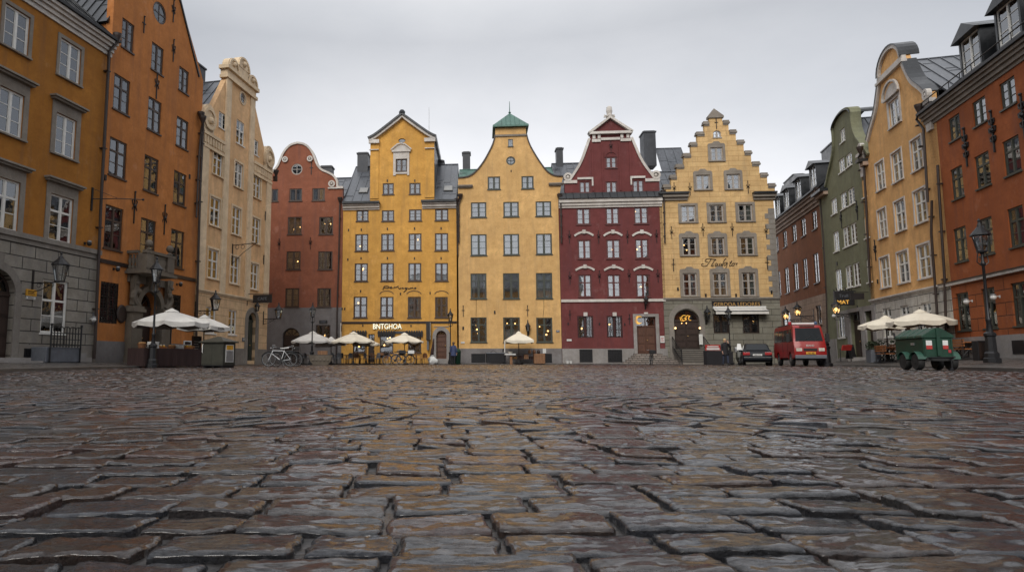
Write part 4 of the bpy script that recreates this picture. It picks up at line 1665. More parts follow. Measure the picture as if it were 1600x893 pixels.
vs = [(-.02, -.45, zq0), (uR + .02, -.45, zq0), (uR + .02, -.04, zq1), (-.02, -.04, zq1), (-.02, .0, zq0 - .004), (uR + .02, .0, zq0 - .004)]
mb.add(vs, [(0, 1, 2, 3), (0, 3, 4), (1, 5, 2), (0, 4, 5, 1), (3, 2, 5, 4)])
k = 14
for i in range(k + 1):
    x = uR * i / k
    mb.tube([(x, -.45, zq0 + .02), (x, -.05, zq1 + .02)], .022, 4)
h.put(mb, 'pent_roof', 'roof_dark')
h.Z = ZR
z0, z1 = h.pt(365, 411)[1], h.pt(365, 394)[1]
h.put(MB().box(.02, uR - .02, -.1, -.001, z0, z1), 'string_course', 'white_trim')
mb = MB()
for yy, lst, zsrc in ((None, ((115, 228), (300, 410), (482, 595)), ZA), (None, ((122, 235), (303, 418), (490, 605)), ZR)):
    h.Z = zsrc
    yb_, yt_ = (850, 822) if zsrc is ZA else (216, 190)
    for a, b in lst:
        u0, u1 = h.pt(a, yb_)[0], h.pt(b, yb_)[0]
        zb_, zt_ = h.pt((a + b) / 2, yb_)[1], h.pt((a + b) / 2, yt_ + 6)[1]
        mm = (u0 + u1) / 2
        pts = [(u0 + (u1 - u0) * i / 8, zb_ + (zt_ - zb_) * (1 - ((i - 4) / 4) ** 2)) for i in range(9)]
        mb.strip(pts, .16, -.08, -.001)
        mb.box(mm - .13, mm + .13, -.14, -.082, zt_ - .06, zt_ + .26)
h.Z = ZR
for x in (181, 365, 564):
    u, z = h.pt(x, 488)
    mb.box(u - .15, u + .15, -.12, -.001, z - .17, z + .13)
h.put(mb, 'white_lintel', 'white_trim')
mb = MB()
u0, u1, zt_ = h.pt(485, 600)[0], h.pt(648, 600)[0], h.pt(565, 488)[1]
mb.box(u0, d0 - .003, -.12, -.002, .0, zt_).box(d1 + .003, u1, -.12, -.002, .0, zt_).box(d0 - .002, d1 + .002, -.12, -.002, zd + .003, zt_)
h.put(mb, 'door_surround', 'granite')
zpl = h.pt(300, 707)[1]
v0, v1 = h.rect(143, 226, 712, 772), h.rect(323, 414, 714, 785)
pl = MB().prism([(.01, -.2), (u0 - .01, -.2), (u0 - .01, zpl), (.01, zpl)], -.06, -.001, 0, [[(v[0], .15), (v[1], .15), (v[1], v[3]), (v[0], v[3])] for v in (v0, v1)])
pl.box(u1 + .01, uR - .01, -.06, -.001, -.2, zpl)
h.put(pl, 'plinth', 'granite')
for v in (v0, v1):
    gb = MB().box(v[0], v[1], -.02, -.002, .15, v[3])
    for i in range(9):
        x = v[0] + (v[1] - v[0]) * (i + .5) / 9
        gb.box(x - .012, x + .012, -.045, -.021, .15, v[3])
    for i in range(5):
        z = .15 + (v[3] - .15) * (i + .5) / 5
        gb.box(v[0], v[1], -.058, -.046, z - .012, z + .012)
    h.put(gb, 'cellar_grille', 'black')
mb = MB()
for i in range(5):
    zt_ = .85 - i * .16
    mb.box(d0 - .35 - i * .28, d1 + .35 + i * .28, -.5 - i * .3, -.13 if i == 0 else -.5 - (i - 1) * .3 - .002, -.1, zt_)
h.put(mb, 'doorstep', 'rubble')
h.anchor((83, 262), (270, 255), (458, 250), (641, 250), kind=1, h=.62)
h.anchor((83, 498), (461, 525), kind=0, h=.7)
h.anchor((72, 550), (270, 550), (430, 553), kind=3, h=.7)
h.Z = ZA
h.anchor((80, 855), (265, 855), (448, 855), (632, 850), (343, 285), kind=1, h=.62)
h.Z = ZA
zr = h.pt(700, 292, 6.0)[1]
h.street_roof(.0, uR, zq1 - .2, zr - 1.6, 4.6, y0=.42)
h.gable_roof(gl + .1, grr - .1, zq1, um, pb - .4, 6.0, mat='roof_dark')
h.body(0, uR, z1c, 9, 'wine')
h.chimney(548, 625, 178, 300, depth=5.5, dy=1.4)
h.Z = ZA
h.pipe([(22, 620), (24, 660), (28, 893)], r=.06)
h.pipe([(676, 590), (677, 640), (682, 893)], r=.06)

# ================================================================= stepped gable house
h = H['stepped'] = House('stepped_gable_house', 'yellow house with a stepped gable, grey stone street floor and black shop sign', 'back', 1040, base=.1)
h.frame = 'fr_grey'
h.rows = 3
h.Z = ZD
uR = h.pt(758, 300)[0]
zb0, zb1 = h.pt(400, 402)[1], h.pt(400, 384)[1]
h.Z = ZG
kw = dict(sur='grey_trim', surw=.2)
h.win(325, 403, 285, 370, cur='f', ped='eared', **kw)
h.win(233, 322, 460, 553, cur='f', ped='eared', **kw); h.win(427, 513, 455, 550, cur='h', ped='eared', **kw)
for q in ((137, 230, 655, 760), (318, 408, 650, 758), (500, 592, 647, 753)):
    h.win(*q, cur='s', **kw)
h.win(341, 392, 178, 222, arch=.85, rows=2, cur='', sill=1)
h.Z = PX
kw = dict(sur='grey_trim', surw=.22, ped='eared')
h.win(1065.7, 1088.2, 371, 399, lamp=2, cur='', **kw); h.win(1110.5, 1132.2, 371, 398.6, cur='', **kw); h.win(1156, 1178.5, 370.5, 398, cur='', **kw)
h.Z = ZD
for q in ((150, 240, 230, 375), (340, 432, 228, 373), (525, 612, 226, 373)):
    h.win(*q, trans=.66, cur=rng.choice(['h', 's']), **kw)
for q in ((343, 443, 487, 610), (530, 633, 487, 610)):
    h.win(*q, rows=3, gr=2, cur='', lamp=1, low=1, sill=0, fr='fr_brown')
a0, a1 = h.pt(95, 600)[0], h.pt(257, 600)[0]
za = h.pt(175, 461)[1]
zst = h.pt(175, 712)[1]
h.door(a0, a1, zst, za, arch=.92, mat='door_dark', panels=4)
# the steps
h.Z = ZG
Ls = [(32, 620), (32, 532), (75, 532), (75, 472), (112, 472), (112, 404), (158, 404), (158, 334), (202, 334), (202, 264), (242, 264), (242, 198), (287, 198), (287, 132), (318, 132), (318, 92)]
Rs = [(400, 92), (400, 125), (440, 125), (440, 185), (486, 185), (486, 250), (536, 250), (536, 318), (583, 318), (583, 387), (635, 387), (635, 458), (685, 458), (685, 525), (735, 525), (735, 610)]
um = h.pt(358, 300)[0]
Rw = [h.pt(*p) for p in Rs]
Lw = [h.pt(*p) for p in Ls]


def square_up(P):
    Q = [list(p) for p in P]
    for i in range(len(Q) - 1):
        a, b = Q[i], Q[i + 1]
        if abs(a[0] - b[0]) > abs(a[1] - b[1]):
            b[1] = a[1] = (a[1] + b[1]) / 2
        else:
            b[0] = a[0] = (a[0] + b[0]) / 2
    return [tuple(q) for q in Q]


Rw, Lw = square_up(Rw), square_up(Lw)
ap = h.pt(358, 48)
h.wall([(.004, zb1), (uR - .004, zb1), (uR - .004, Rw[-1][1])] + list(reversed(Rw)) + [(um, ap[1] - .12)] + list(reversed(Lw)) + [(.004, Lw[0][1])], 'blockyellow', zmin=zb1)
h.wall([(.004, -.3), (uR - .004, -.3), (uR - .004, zb0), (.004, zb0)], 'olive_ashlar', name='ground_floor_wall', zmax=zb0, y0=-.03, th=.41)
mb = MB()
for P in (Rw, Lw):
    for i in range(len(P) - 1):
        a, b = P[i], P[i + 1]
        if abs(a[0] - b[0]) > abs(a[1] - b[1]):
            lo, hi = min(a[0], b[0]), max(a[0], b[0])
            s_ = 1 if P is Rw else -1
            e0, e1 = (lo + .03, hi + .1) if s_ > 0 else (lo - .1, hi - .03)
            mb.box(e0, e1, -.1, .46, a[1] - .12, a[1] + .02)
            mb.box(e0 + .04, e1 - .04, -.04, .42, a[1] + .022, a[1] + .17)
            mb.box(e0 + (.0 if s_ > 0 else .1), e1 - (.1 if s_ > 0 else .0), -.05, -.001, a[1] - .24, a[1] - .122)
tl_, tr_ = Lw[-1][0], Rw[0][0]
zt = (Lw[-1][1] + Rw[0][1]) / 2
mb.box(tl_ - .1, tr_ + .1, -.12, .44, zt - .1, zt + .06)
mb.prism([(tl_ - .12, zt + .062), (tr_ + .12, zt + .062), (um, ap[1] + .1)], -.1, .42)
h.put(mb, 'step_capping', 'grey_trim')
mb = MB()
zc0, zc1 = h.pt(100, 622)[1], h.pt(100, 585)[1]
h0, h1 = h.pt(660, 618)[1], h.pt(660, 583)[1]
k0, k1 = h.pt(178, 600)[0], h.pt(595, 600)[0]
for a, b, zl, zh in ((-.02, k0, zc0, zc1), (k1, uR + .1, h0, h1)):
    mb.box(a, b, -.14, -.001, zl, (zl + zh) / 2)
    mb.box(a - .04, b + .04, -.32, .3, (zl + zh) / 2 + .002, zh)
h.put(mb, 'cornice', 'grey_trim')
mb = MB()
for a, b, zh in ((-.02, k0, zc1), (k1, uR + .1, h1)):
    mb.box(a - .06, b + .06, -.45, .36, zh + .003, zh + .16)
h.put(mb, 'cornice_flashing', 'roof_dark')
h.band(-.01, uR + .02, zb0 + .001, zb1 - .001, .16, 'stone', steps=2, back=.36)
mb = MB()
zc = zb1 + .01
i = 0
while zc < Rw[-1][1] - .9:
    w_ = .75 if i % 2 else .48
    mb.box(uR - w_, uR + .015, -.03, -.001, zc, zc + .4)
    zc += .42
    i += 1
h.put(mb, 'corner_quoin', 'stone')
cu = (a0 + a1) / 2
mb = MB().ring((cu, za - (a1 - a0) / 2 * .92), (a1 - a0) / 2 + .003, .4, -.09, -.031, 18, a0=0, a1=PI)
mb.box(a0 - .403, a0 - .003, -.09, -.031, -.1, za - (a1 - a0) / 2 * .92 - .002).box(a1 + .003, a1 + .403, -.09, -.031, -.1, za - (a1 - a0) / 2 * .92 - .002)
h.put(mb, 'door_surround', 'stone')
mb = MB()
n = 7
for i in range(n):
    zt_ = zst - (zst - .05) * i / n
    mb.box(a0 - .1 - i * .03, a1 + .1 + i * .03, -.45 - i * .32, -.04 if i == 0 else -.45 - (i - 1) * .32 - .002, -.1, zt_)
o = h.put(mb, 'entrance_stair', 'stone')
mb = MB()
for i in range(n):
    zt_ = zst - (zst - .05) * i / n
    mb.box(a0 - .13 - i * .03, a1 + .13 + i * .03, -.45 - i * .32 - .05, -.45 - i * .32 + .26, zt_ + .002, zt_ + .05)
mb.build('stair_tread', 'tread', o)
mb = MB()
for u, s_ in ((a0 - .1, -1), (a1 + .1, 1)):
    u += s_ * .12
    tops = []
    for i in range(9):
        t = i / 8
        y = -.15 - t * 2.3
        zb_ = zst * (1 - t) + .05
        mb.tube([(u, y, zb_ - .3), (u, y, zb_ + .95)], .018, 5)
        tops.append((u, y, zb_ + .95))
    mb.tube(tops, .03, 6)
    mb.tube([(p[0], p[1], p[2] - .75) for p in tops], .018, 5)
    mb.tube([(u, -2.45, 0), (u, -2.45, 1.15)], .04, 6)
for g_ in mb.groups():
    g_.build('handrail', 'black', o)
h.Z = ZD
h.anchor((90, 182), (685, 170), kind=0, h=.85)
h.anchor((295, 370), (487, 370), (118, 330), (712, 350), kind=3, h=1)
h.Z = ZG
h.anchor((78, 828), (277, 810), (463, 808), (677, 822), (95, 550), (195, 552), (563, 540), kind=1, h=.62)
h.anchor((362, 135), kind=0, h=.8)
zr = h.pt(100, 290, 6.0)[1]
zsl = Lw[0][1]
h.street_roof(0, uR, zsl - 1.0, zr - 2.5, 5.0, y0=.42)
h.gable_roof(-2.6, 2 * um + 2.6 if False else uR + .2, zsl - .5, um, zr + 3.5, 9, mat='roof') if False else None
mb = MB()
mb.roof_panel((.2, 9, zsl - .4), (.2, .42, zsl - .4), (um, .42, Rw[0][1] - 1.6), (um, 9, Rw[0][1] - 1.6))
mb.roof_panel((uR - .2, .42, zsl - .4), (uR - .2, 9, zsl - .4), (um, 9, Rw[0][1] - 1.6), (um, .42, Rw[0][1] - 1.6))
mb.prism([(.3, zsl - .45), (uR - .3, zsl - .45), (um, Rw[0][1] - 1.7)], 8.9, 9)
h.put(mb, 'gable_roof', 'roof')
h.body(0, uR, zsl - .9, 9.5, 'blockyellow')
# roof of the rear wing, seen between the two gables
mb = MB()
ua = h.pt(-20, 400, 7)[0]
zr2 = h.pt(100, 290, 7.0)[1]
mb.roof_panel((ua, 2.2, zsl - .2), (um - .6, 2.2, zsl - .2), (um - .6, 7, zr2), (ua, 7, zr2), rib=.75)
mb.tube([(ua, 7, zr2), (um - .6, 7, zr2)], .06, 6)
h.put(mb, 'rear_roof', 'roof')

# ================================================================= orange lane house
h = H['lane'] = House('lane_house', 'long dark orange house with a row of black dormers along the side lane', 'east', 1215, base=.35, off=.15)
h.frame = 'fr_brown'
h.Z = ZP
uR = h.pt(405, 640)[0]
uL = -7.
h.Z = ZP
zc0 = h.pt(225, 272)[1]
zc1 = zc0 + 1.5
rows_ = (((104, 131, 360, 470), (167, 198, 315, 435), (230, 263, 273, 397), (306, 341, 220, 355)),
         ((116, 146, 615, 790), (178, 211, 578, 775), (244, 276, 550, 752), (317, 356, 518, 727)))
zs_ = []
for row in rows_:
    rr = [h.rect(*q) for q in row]
    z0, z1 = sum(r[2] for r in rr) / 4, sum(r[3] for r in rr) / 4
    for r in rr:
        h.win(0, 0, 0, 0, raw=(r[0], r[1], z0, z1), rows=4, cur='s')
    dx = (rr[3][0] - rr[0][0]) / 3
    w_ = rr[3][1] - rr[3][0]
    for k in (1, 2):
        h.win(0, 0, 0, 0, raw=(rr[0][0] - dx * k, rr[0][0] - dx * k + w_, z0, z1), rows=4, cur='s')
zgf = h.pt(250, 838)[1]
h.Z = ZQ
h.win(337, 375, 388, 520, rows=3, low=1, cur='', sur='pink_ashlar')
h.win(100, 160, 430, 540, rows=3, low=1, cur='', sur='pink_ashlar')
h.wall([(uL, zgf), (uR, zgf), (uR, zc0), (uL, zc0)], 'lane_orange', zmin=zgf, zmax=zc0)
h.wall([(uL, -.2), (uR, -.2), (uR, zgf - .002), (uL, zgf - .002)], 'pink_ashlar', name='ground_floor_wall', zmax=zgf, y0=-.02, th=.4)
mb = MB()
for i, (o_, a, b) in enumerate(((.08, 0, .35), (.18, .352, .75), (.3, .752, 1.1), (.4, 1.102, 1.4))):
    mb.box(uL, uR, -o_, .36, zc0 + a * .8, zc0 + b * .8)
h.put(mb, 'cornice', 'cream_ashlar' if False else 'pink_ashlar')
zc1 = zc0 + 1.12
h.gutter(uL, uR, zc1 + .005, y=-.4)
h.street_roof(uL, uR, zc1 + .1, zc1 + 4.2, 4.6, y0=-.4, mat='roof_dark')
h.body(uL, uR, zc0, 8.5, 'lane_orange')
h.Z = ZO


def dormer(h, u, w, zb, hgt, yf, depth, mat='roof_dark', frame='fr_white', roof=.5):
    """black sheet dormer with a two light window"""
    mb = MB()
    mb.box(u - w / 2, u - w / 2 + .12, yf, yf + depth, zb, zb + hgt)
    mb.box(u + w / 2 - .12, u + w / 2, yf, yf + depth, zb, zb + hgt)
    mb.box(u - w / 2 + .121, u + w / 2 - .121, yf + .02, yf + .3, zb, zb + .15)
    mb.prism([(u - w / 2 - .2, zb + hgt + .002), (u + w / 2 + .2, zb + hgt + .002), (u, zb + hgt + roof)], yf - .25, yf + depth)
    d = h.put(mb, 'dormer', mat)
    a, b, c, e = u - w / 2 + .125, u + w / 2 - .125, zb + .152, zb + hgt - .002
    fb = MB().prism([(a, c), (b, c), (b, e), (a, e)], yf + .05, yf + .12, 0, [[(a + .07, c + .07), (b - .07, c + .07), (b - .07, e - .07), (a + .07, e - .07)]])
    fb.box(u - .05, u + .05, yf + .04, yf + .11, c + .07, e - .07)
    for k in (1, 2):
        z = c + (e - c) * k / 3
        fb.box(a + .07, u - .051, yf + .06, yf + .1, z - .016, z + .016).box(u + .051, b - .07, yf + .06, yf + .1, z - .016, z + .016)
    fb.build('dormer_window', frame, d)
    MB().prism([(a + .06, c + .06), (b - .06, c + .06), (b - .06, e - .06), (a + .06, e - .06)], yf + .085, yf + .09).build('dormer_pane', 'glass', d)
    return d


for x, y in ((115, 590), (188, 545), (278, 480)):
    u, z = h.pt(x, y + 30)
    dormer(h, u, 1.7, zc1 + .55, 1.75, .0, 2.6)
u, z = h.pt(60, 640)
dormer(h, u, 1.7, zc1 + .55, 1.75, .0, 2.6)
h.chimney(322, 388, 255, 372, depth=3.0, dy=1.2, mat='roof_dark')
h.chimney(95, 152, 445, 495, depth=5.0, dy=1.2, mat='roof_dark')
h.put(MB().box(uR - .35, uR, -.06, -.021, -.2, zgf - .1).box(uR - .28, uR, -.05, -.001, zgf, zc0 - .01), 'corner_strip', 'pink_ashlar')
h.Z = ZP
h.pipe([(345, 95), (385, 160), (405, 420), (425, 800), (436, 1200)], r=.07, y=-.16, ytop=-.4)

# ================================================================= green house
h = H['green'] = House('green_house', 'moss green gabled house with small white windows and a lit sign over its door', 'east', 1297, base=.4)
h.Z = ZP
uR = h.pt(733, 640)[0]
h.frame = 'fr_white'
h.rows = 3
for q in ((441, 480, 132, 243), (506, 551, 90, 205), (558, 605, 60, 175), (657, 687, 3, 127),
          (456, 495, 362, 504), (523, 570, 329, 472), (575, 621, 304, 449), (671, 706, 257, 410),
          (472, 513, 626, 772), (541, 588, 600, 755), (594, 642, 580, 743), (688, 723, 555, 717)):
    h.win(*q, rows=4, cur=rng.choice(['s', 'h', 'f']))
h.Z = ZO
h.win(437, 467, 120, 202, cur='f'); h.win(429, 464, 300, 384, cur='f'); h.win(471, 509, 270, 350, cur='f')
Lz = smooth_line([h.pt(*p) for p in ((356, 476), (364, 440), (376, 385), (388, 335), (398, 285), (404, 225), (402, 160), (398, 132))], 2)
um = h.pt(455, 200)[0]
cl = h.pt(398, 132)[0]
zcap = h.pt(398, 130)[1]
um = (cl + h.pt(512, 75)[0]) / 2
rc = um - cl
Rz = [(2 * um - p[0], p[1]) for p in reversed(Lz)]
ztop = h.pt(463, 27)[1]
crest = arc(um, zcap, rc, PI, 0, 12, max(.6, ztop - zcap))
zshl = Lz[0][1]
eL, eR = Lz[0][0], Rz[-1][0]
print('green', uR, um, rc, zcap, ztop, eL, eR, zshl)
zsL = h.pt(420, 465)[1]
h.Z = ZQ
zgf = h.pt(610, 408)[1]
h.win(490, 538, 457, 613, rows=3, cur='s', low=1)
d0, d1 = h.pt(585, 600)[0], h.pt(662, 600)[0]
zd = h.pt(620, 432)[1]
h.door(d0, d1, .55, zd, mat='door_dark', trans=.6, panels=3)
g0, g1 = h.pt(695, 600)[0], h.pt(745, 600)[0]
h.door(g0, g1, .5, h.pt(715, 425)[1], mat='door_dark', leaves=1, panels=3)
zb1_ = .45
h.wall([(.004, -.2), (uR - .004, -.2), (uR - .004, zshl - .2), (eR, zshl - .2)] + list(reversed(Rz)) + list(reversed(crest))[1:-1] + list(reversed(Lz)) + [(eL, zshl - .2), (.004, zshl - .2)], 'green')
mb = MB().strip(list(reversed(Rz)) + list(reversed(crest))[1:-1] + list(reversed(Lz)), .16, -.14, .5, side=-1)
h.put(mb, 'gable_coping', 'green')
mb = MB().strip(list(reversed(crest)), .05, -.2, 1.4, side=-1)
h.put(mb, 'crest_flashing', 'roof_dark')
mb = MB()
fb = MB()
for a, b in ((-.02, eL + .2), (eR - .2, uR + .02)):
    mb.box(a, b, -.3, -.001, zshl - .55, zshl - .3)
    fb.box(a - .03, b + .03, -.55, .3, zshl - .298, zshl - .1)
h.put(mb, 'shoulder_moulding', 'pink_ashlar')
h.put(fb, 'shoulder_flashing', 'roof_dark')
mb = MB()
mb.box(.0, h.pt(478, 600)[0], -.06, -.001, -.1, 1.9)
mb.box(d0 - .55, d0 - .005, -.1, -.001, -.1, zgf).box(d1 + .005, d1 + .45, -.1, -.001, -.1, zgf).box(d0 - .003, d1 + .003, -.1, -.001, zd + .003, zgf)
mb.box(g0 - .3, g0 - .004, -.09, -.001, -.1, zgf).box(g1 + .004, uR - .01, -.09, -.001, -.1, zgf).box(g0 - .002, g1 + .002, -.09, -.001, h.pt(715, 425)[1] + .003, zgf)
w_ = h.rect(490, 538, 457, 613)
mb.box(w_[0] - .2, w_[0] - .003, -.05, -.001, w_[2], zgf).box(w_[1] + .003, d0 - .56, -.05, -.001, w_[2], zgf).box(w_[0] - .002, w_[1] + .002, -.05, -.001, w_[3] + .003, zgf)
h.put(mb, 'stone_surround', 'granite')
h.put(MB().box(d0 - .3, d1 + .5, -.8, -.102, .1, .52).box(d0 - .5, d1 + .7, -1.2, -.802, .1, .42), 'doorstep', 'granite')
h.gable_roof(-.1, uR + .1, zshl - .1, um, ztop - .3, 11)
h.body(0, uR, zshl - .2, 11, 'green')
h.Z = ZP
h.anchor((513, 280), (624, 220), kind=1, h=.8)
h.anchor((484, 588), kind=3)
h.Z = ZO
h.pipe([(560, 270), (565, 295), (598, 330), (612, 560), (626, 850), (638, 1080)], r=.07, y=-.16, ytop=-.4)

# ================================================================= mellow yellow house on the east side
h = H['mellow'] = House('mellow_yellow_house', 'mellow yellow house with a curved gable, white blocky street floor and white windows', 'east', 1368, base=.4)
h.frame = 'fr_white'
h.Z = ZT
uR = h.pt(437, 300)[0]
zb1, zb0 = h.pt(240, 480)[1], h.pt(240, 496)[1]
h.Z = ZU
kw = dict(trans=.62, sur='white_trim', surw=.1)
for q, c_, lm in (((87, 126, 215, 348), 's', 0), ((161, 209, 165, 308), 'f', 0), ((251, 303, 104, 256), 'f', 0),
                  ((97, 136, 435, 570), 's', 0), ((175, 223, 393, 538), 'h', 0), ((265, 321, 343, 500), '', 2),
                  ((108, 151, 658, 800), 's', 0), ((188, 239, 632, 778), 's', 0), ((282, 341, 598, 756), '', 2)):
    h.win(*q, cur=c_, lamp=lm, **kw)
h.Z = ZS
h.win(138, 185, 430, 548, cur='f', sur='white_trim', surw=.2, rows=3)
gw = h.rect(138, 185, 430, 548)
h.Z = ZT
for q in ((126, 166, 557, 697), (210, 254, 545, 687), (311, 359, 529, 678)):
    h.win(*q, rows=4, trans=.72, cur='', low=1)
h.Z = ZS
L0 = [h.pt(*p) for p in ((45, 612), (58, 560), (78, 490), (90, 410), (95, 368))]
cl, zled = h.pt(93, 362)
crr, zled2 = h.pt(203, 263)
zled = (zled + zled2) / 2
um = (cl + crr) / 2
rc = (crr - cl) / 2
Rr = [h.pt(*p) for p in ((205, 265), (214, 310), (243, 350), (278, 383), (300, 412), (304, 445))]
zshr = h.pt(300, 470)[1]
Lz = smooth_line(L0, 3)
Lz = [(u, z + (zled - L0[-1][1]) * (z - L0[0][1]) / (L0[-1][1] - L0[0][1])) for u, z in Lz]
off_ = L0[0][0]
Rz = [(2 * um - u, z) for u, z in reversed(Lz)]
zsh = Lz[0][1]
ztop = h.pt(150, 208)[1]
print('mellow', uR, um, rc, zled, ztop, zsh, Lz[0], Rz[-1])
if Rz[-1][0] > uR - .3:
    k = (uR - .3 - um) / (Rz[-1][0] - um)
    Rz = [(um + (u - um) * (1 - (1 - k) * (zled - z) / (zled - zsh)), z) for u, z in Rz]
crest = arc(um, zled + .3, rc * .92, 0, PI, 14, max(1.2, ztop - zled - .3))
h.wall([(.004, zb1), (uR - .004, zb1), (uR - .004, zsh - .7), (Rz[-1][0], zsh - .7)] + list(reversed(Rz)) + [(um + rc * .92, zled + .28)] + crest + [(um - rc * .92, zled + .28)] + list(reversed(Lz)) + [(max(.004, Lz[0][0]), zsh - .7), (.004, zsh - .7)], 'ryellow', zmin=zb1)
h.wall([(.004, -.2), (uR - .004, -.2), (uR - .004, zb0), (.004, zb0)], 'white_ashlar', name='ground_floor_wall', zmax=zb0, y0=-.02, th=.4)
h.band(-.01, uR + .01, zb0 + .001, zb1 - .001, .15, 'white_trim', steps=2, back=.36)
mb = MB().strip(list(reversed(Rz)), .24, -.13, .1, side=1).strip(list(reversed(Lz)), .24, -.13, .1, side=1).strip(crest, .2, -.16, .1, side=1)
mb.box(um - rc - .1, um + rc + .1, -.2, .1, zled - .14, zled + .02).box(um - rc, um + rc, -.12, .1, zled + .022, zled + .27)
for u, s_ in ((.45, -1), (uR - .55, 1)):
    mb.ring((u, zsh - .15), .16, .14, -.18, .05, 14)
    mb.sphere((u, -.06, zsh - .15), .15, 8)
    mb.box(u - .5, u + .5, -.24, .1, zsh - .7, zsh - .5).box(u - .42, u + .42, -.16, -.001, zsh - .9, zsh - .702)
    mb.prism([(u - .38, zsh - .902), (u + .38, zsh - .902), (u + .26, zsh - 2.1), (u - .26, zsh - 2.1)], -.12, -.001)
g = .2
a, b, z = gw[0] - g, gw[1] + g, gw[3] + g
mm = (a + b) / 2
mb.prism([(a, z + .002), (b, z + .002)] + [p for p in arc(mm, z + .003, (b - a) / 2, .05, PI - .05, 10, .75)], -.1, -.001)
mb.strip([p for p in arc(mm, z, (b - a) / 2 + .1, 0, PI, 12, .85)], .12, -.22, -.101, side=-1)
mb.box(a - .12, b + .12, -.2, -.101, z - .04, z + .07)
h.put(mb, 'gable_moulding', 'white_trim')
mb = MB().strip(list(reversed(Rz)), .06, -.16, .6, side=-1).strip(list(reversed(Lz)), .06, -.16, .6, side=-1).strip(crest, .07, -.2, .8, side=-1)
h.put(mb, 'gable_flashing', 'roof_dark')
h.gable_roof(-.05, uR + .05, zsh - .3, um, ztop - .75, 12, y0=.62)
h.body(0, uR, zsh - .7, 12, 'ryellow')
h.Z = ZU
h.anchor((84, 630), kind=1, h=.8)
h.anchor((95, 772), kind=3)
h.Z = ZS
h.pipe([(268, 490), (272, 520), (302, 560), (322, 880)], r=.065, y=-.16, ytop=-.35)
h.Z = ZT
h.pipe([(357, 40), (372, 200), (398, 550), (408, 790)], r=.065, y=-.16, hopper=False)

# ================================================================= rust orange house
h = H['rust'] = House('rust_orange_house', 'rust orange house with dark dormers and grey framed windows behind the street lamp', 'east', 1482, base=.45)
h.frame = 'fr_green'
h.Z = ZV
uR = 14.
R1 = [h.rect(*q) for q in ((34, 83, 165, 262), (135, 192, 88, 202), (250, 318, 12, 134))]
R2 = [h.rect(*q) for q in ((44, 95, 379, 512), (146, 209, 324, 467), (265, 337, 256, 415))]
R3 = [h.rect(*q) for q in ((57, 111, 633, 779), (161, 222, 594, 751), (287, 355, 550, 722))]
h.Z = ZT
zb1, zb0 = h.pt(600, 400)[1], h.pt(600, 420)[1]
R4 = [h.rect(*q) for q in ((481, 542, 481, 664), (604, 669, 458, 652), (747, 818, 434, 644))]
for RR, kw in ((R1, dict(cur='f')), (R2, dict(cur='s')), (R3, dict(cur='s')), (R4, dict(cur='s', low=1))):
    z0, z1 = sum(r[2] for r in RR) / 3, sum(r[3] for r in RR) / 3
    dx = (RR[2][0] - RR[0][0]) / 2
    for i in range(6):
        r = RR[i] if i < 3 else (RR[2][0] + dx * (i - 2), RR[2][1] + dx * (i - 2))
        h.win(0, 0, 0, 0, raw=(r[0], r[1], z0, z1), rows=3, trans=0 if RR is R1 else .68, lamp=1 if (RR is R2 and i == 2) else 0, **kw)
h.Z = ZS
zc0 = h.pt(520, 408)[1]
h.wall([(.004, zb1), (uR, zb1), (uR, zc0), (.004, zc0)], 'rust', zmin=zb1, zmax=zc0)
h.wall([(.004, -.2), (uR, -.2), (uR, zb0), (.004, zb0)], 'rust_ashlar', name='ground_floor_wall', zmax=zb0, y0=-.02, th=.4)
h.Z = ZT
h.put(MB().box(0, uR, -.16, .35, zb0 + .001, (zb0 + zb1) / 2 + .04), 'string_course', 'white_trim')
h.put(MB().box(0, uR, -.2, .34, (zb0 + zb1) / 2 + .042, zb1 - .001), 'string_course_flashing', 'gutter')
zpl = h.pt(560, 696)[1]
h.put(MB().box(.01, uR, -.08, -.021, -.2, zpl), 'plinth', 'granite')
v = h.rect(757, 815, 712, 778)
h.put(MB().box(v[0], v[1], -.1, -.082, v[2], v[3]), 'cellar_vent', 'black')
mb = MB()
for o_, a, b in ((.06, 0, .16), (.16, .162, .36), (.26, .362, .52), (.36, .522, .68)):
    mb.box(-.04, uR, -o_, .36, zc0 + a, zc0 + b)
h.put(mb, 'cornice', 'grey_trim')
zc1 = zc0 + .685
h.gutter(-.05, uR, zc1, y=-.36)
h.street_roof(-.05, uR, zc1 + .12, zc1 + 4.6, 5.0, y0=-.35, mat='roof_dark')
h.body(0, uR, zc0, 9.5, 'rust')
h.Z = ZS
for x, y in ((500, 275), (665, 150)):
    u, z = h.pt(x, y + 60, .1)
    dormer(h, u, 1.75, zc1 + .5, 1.8, .1, 3.2, roof=.65)
u_ = h.pt(665, 200)[0] + (h.pt(665, 200)[0] - h.pt(500, 320)[0])
dormer(h, u_, 1.75, zc1 + .5, 1.8, .1, 3.2, roof=.65)
mb = MB()
mb.tube([(-.05, -.3, zc1 + .6), (uR, -.3, zc1 + .6)], .03, 5)
for i in range(14):
    mb.tube([(i * 1.0, -.3, zc1 + .1), (i * 1.0, -.3, zc1 + .6)], .02, 4)
h.put(mb, 'snow_guard', 'black')
u, z = h.pt(712, 10, 1.6)
h.put(MB().box(u - .5, u + 1.0, 1.8, 3.0, zc1 + 1, z + .3).box(u - .6, u + 1.1, 1.7, 3.1, z + .302, z + .45), 'chimney', 'lane_orange')
h.Z = ZV
h.anchor((108, 302), (223, 235), kind=2, h=1.05)
h.Z = ZS
h.anchor((724, 510), kind=2, h=1.05)
h.Z = ZT
h.pipe([(385, -130), (410, 0), (437, 420), (447, 790)], r=.065, y=-.16, hopper=False)

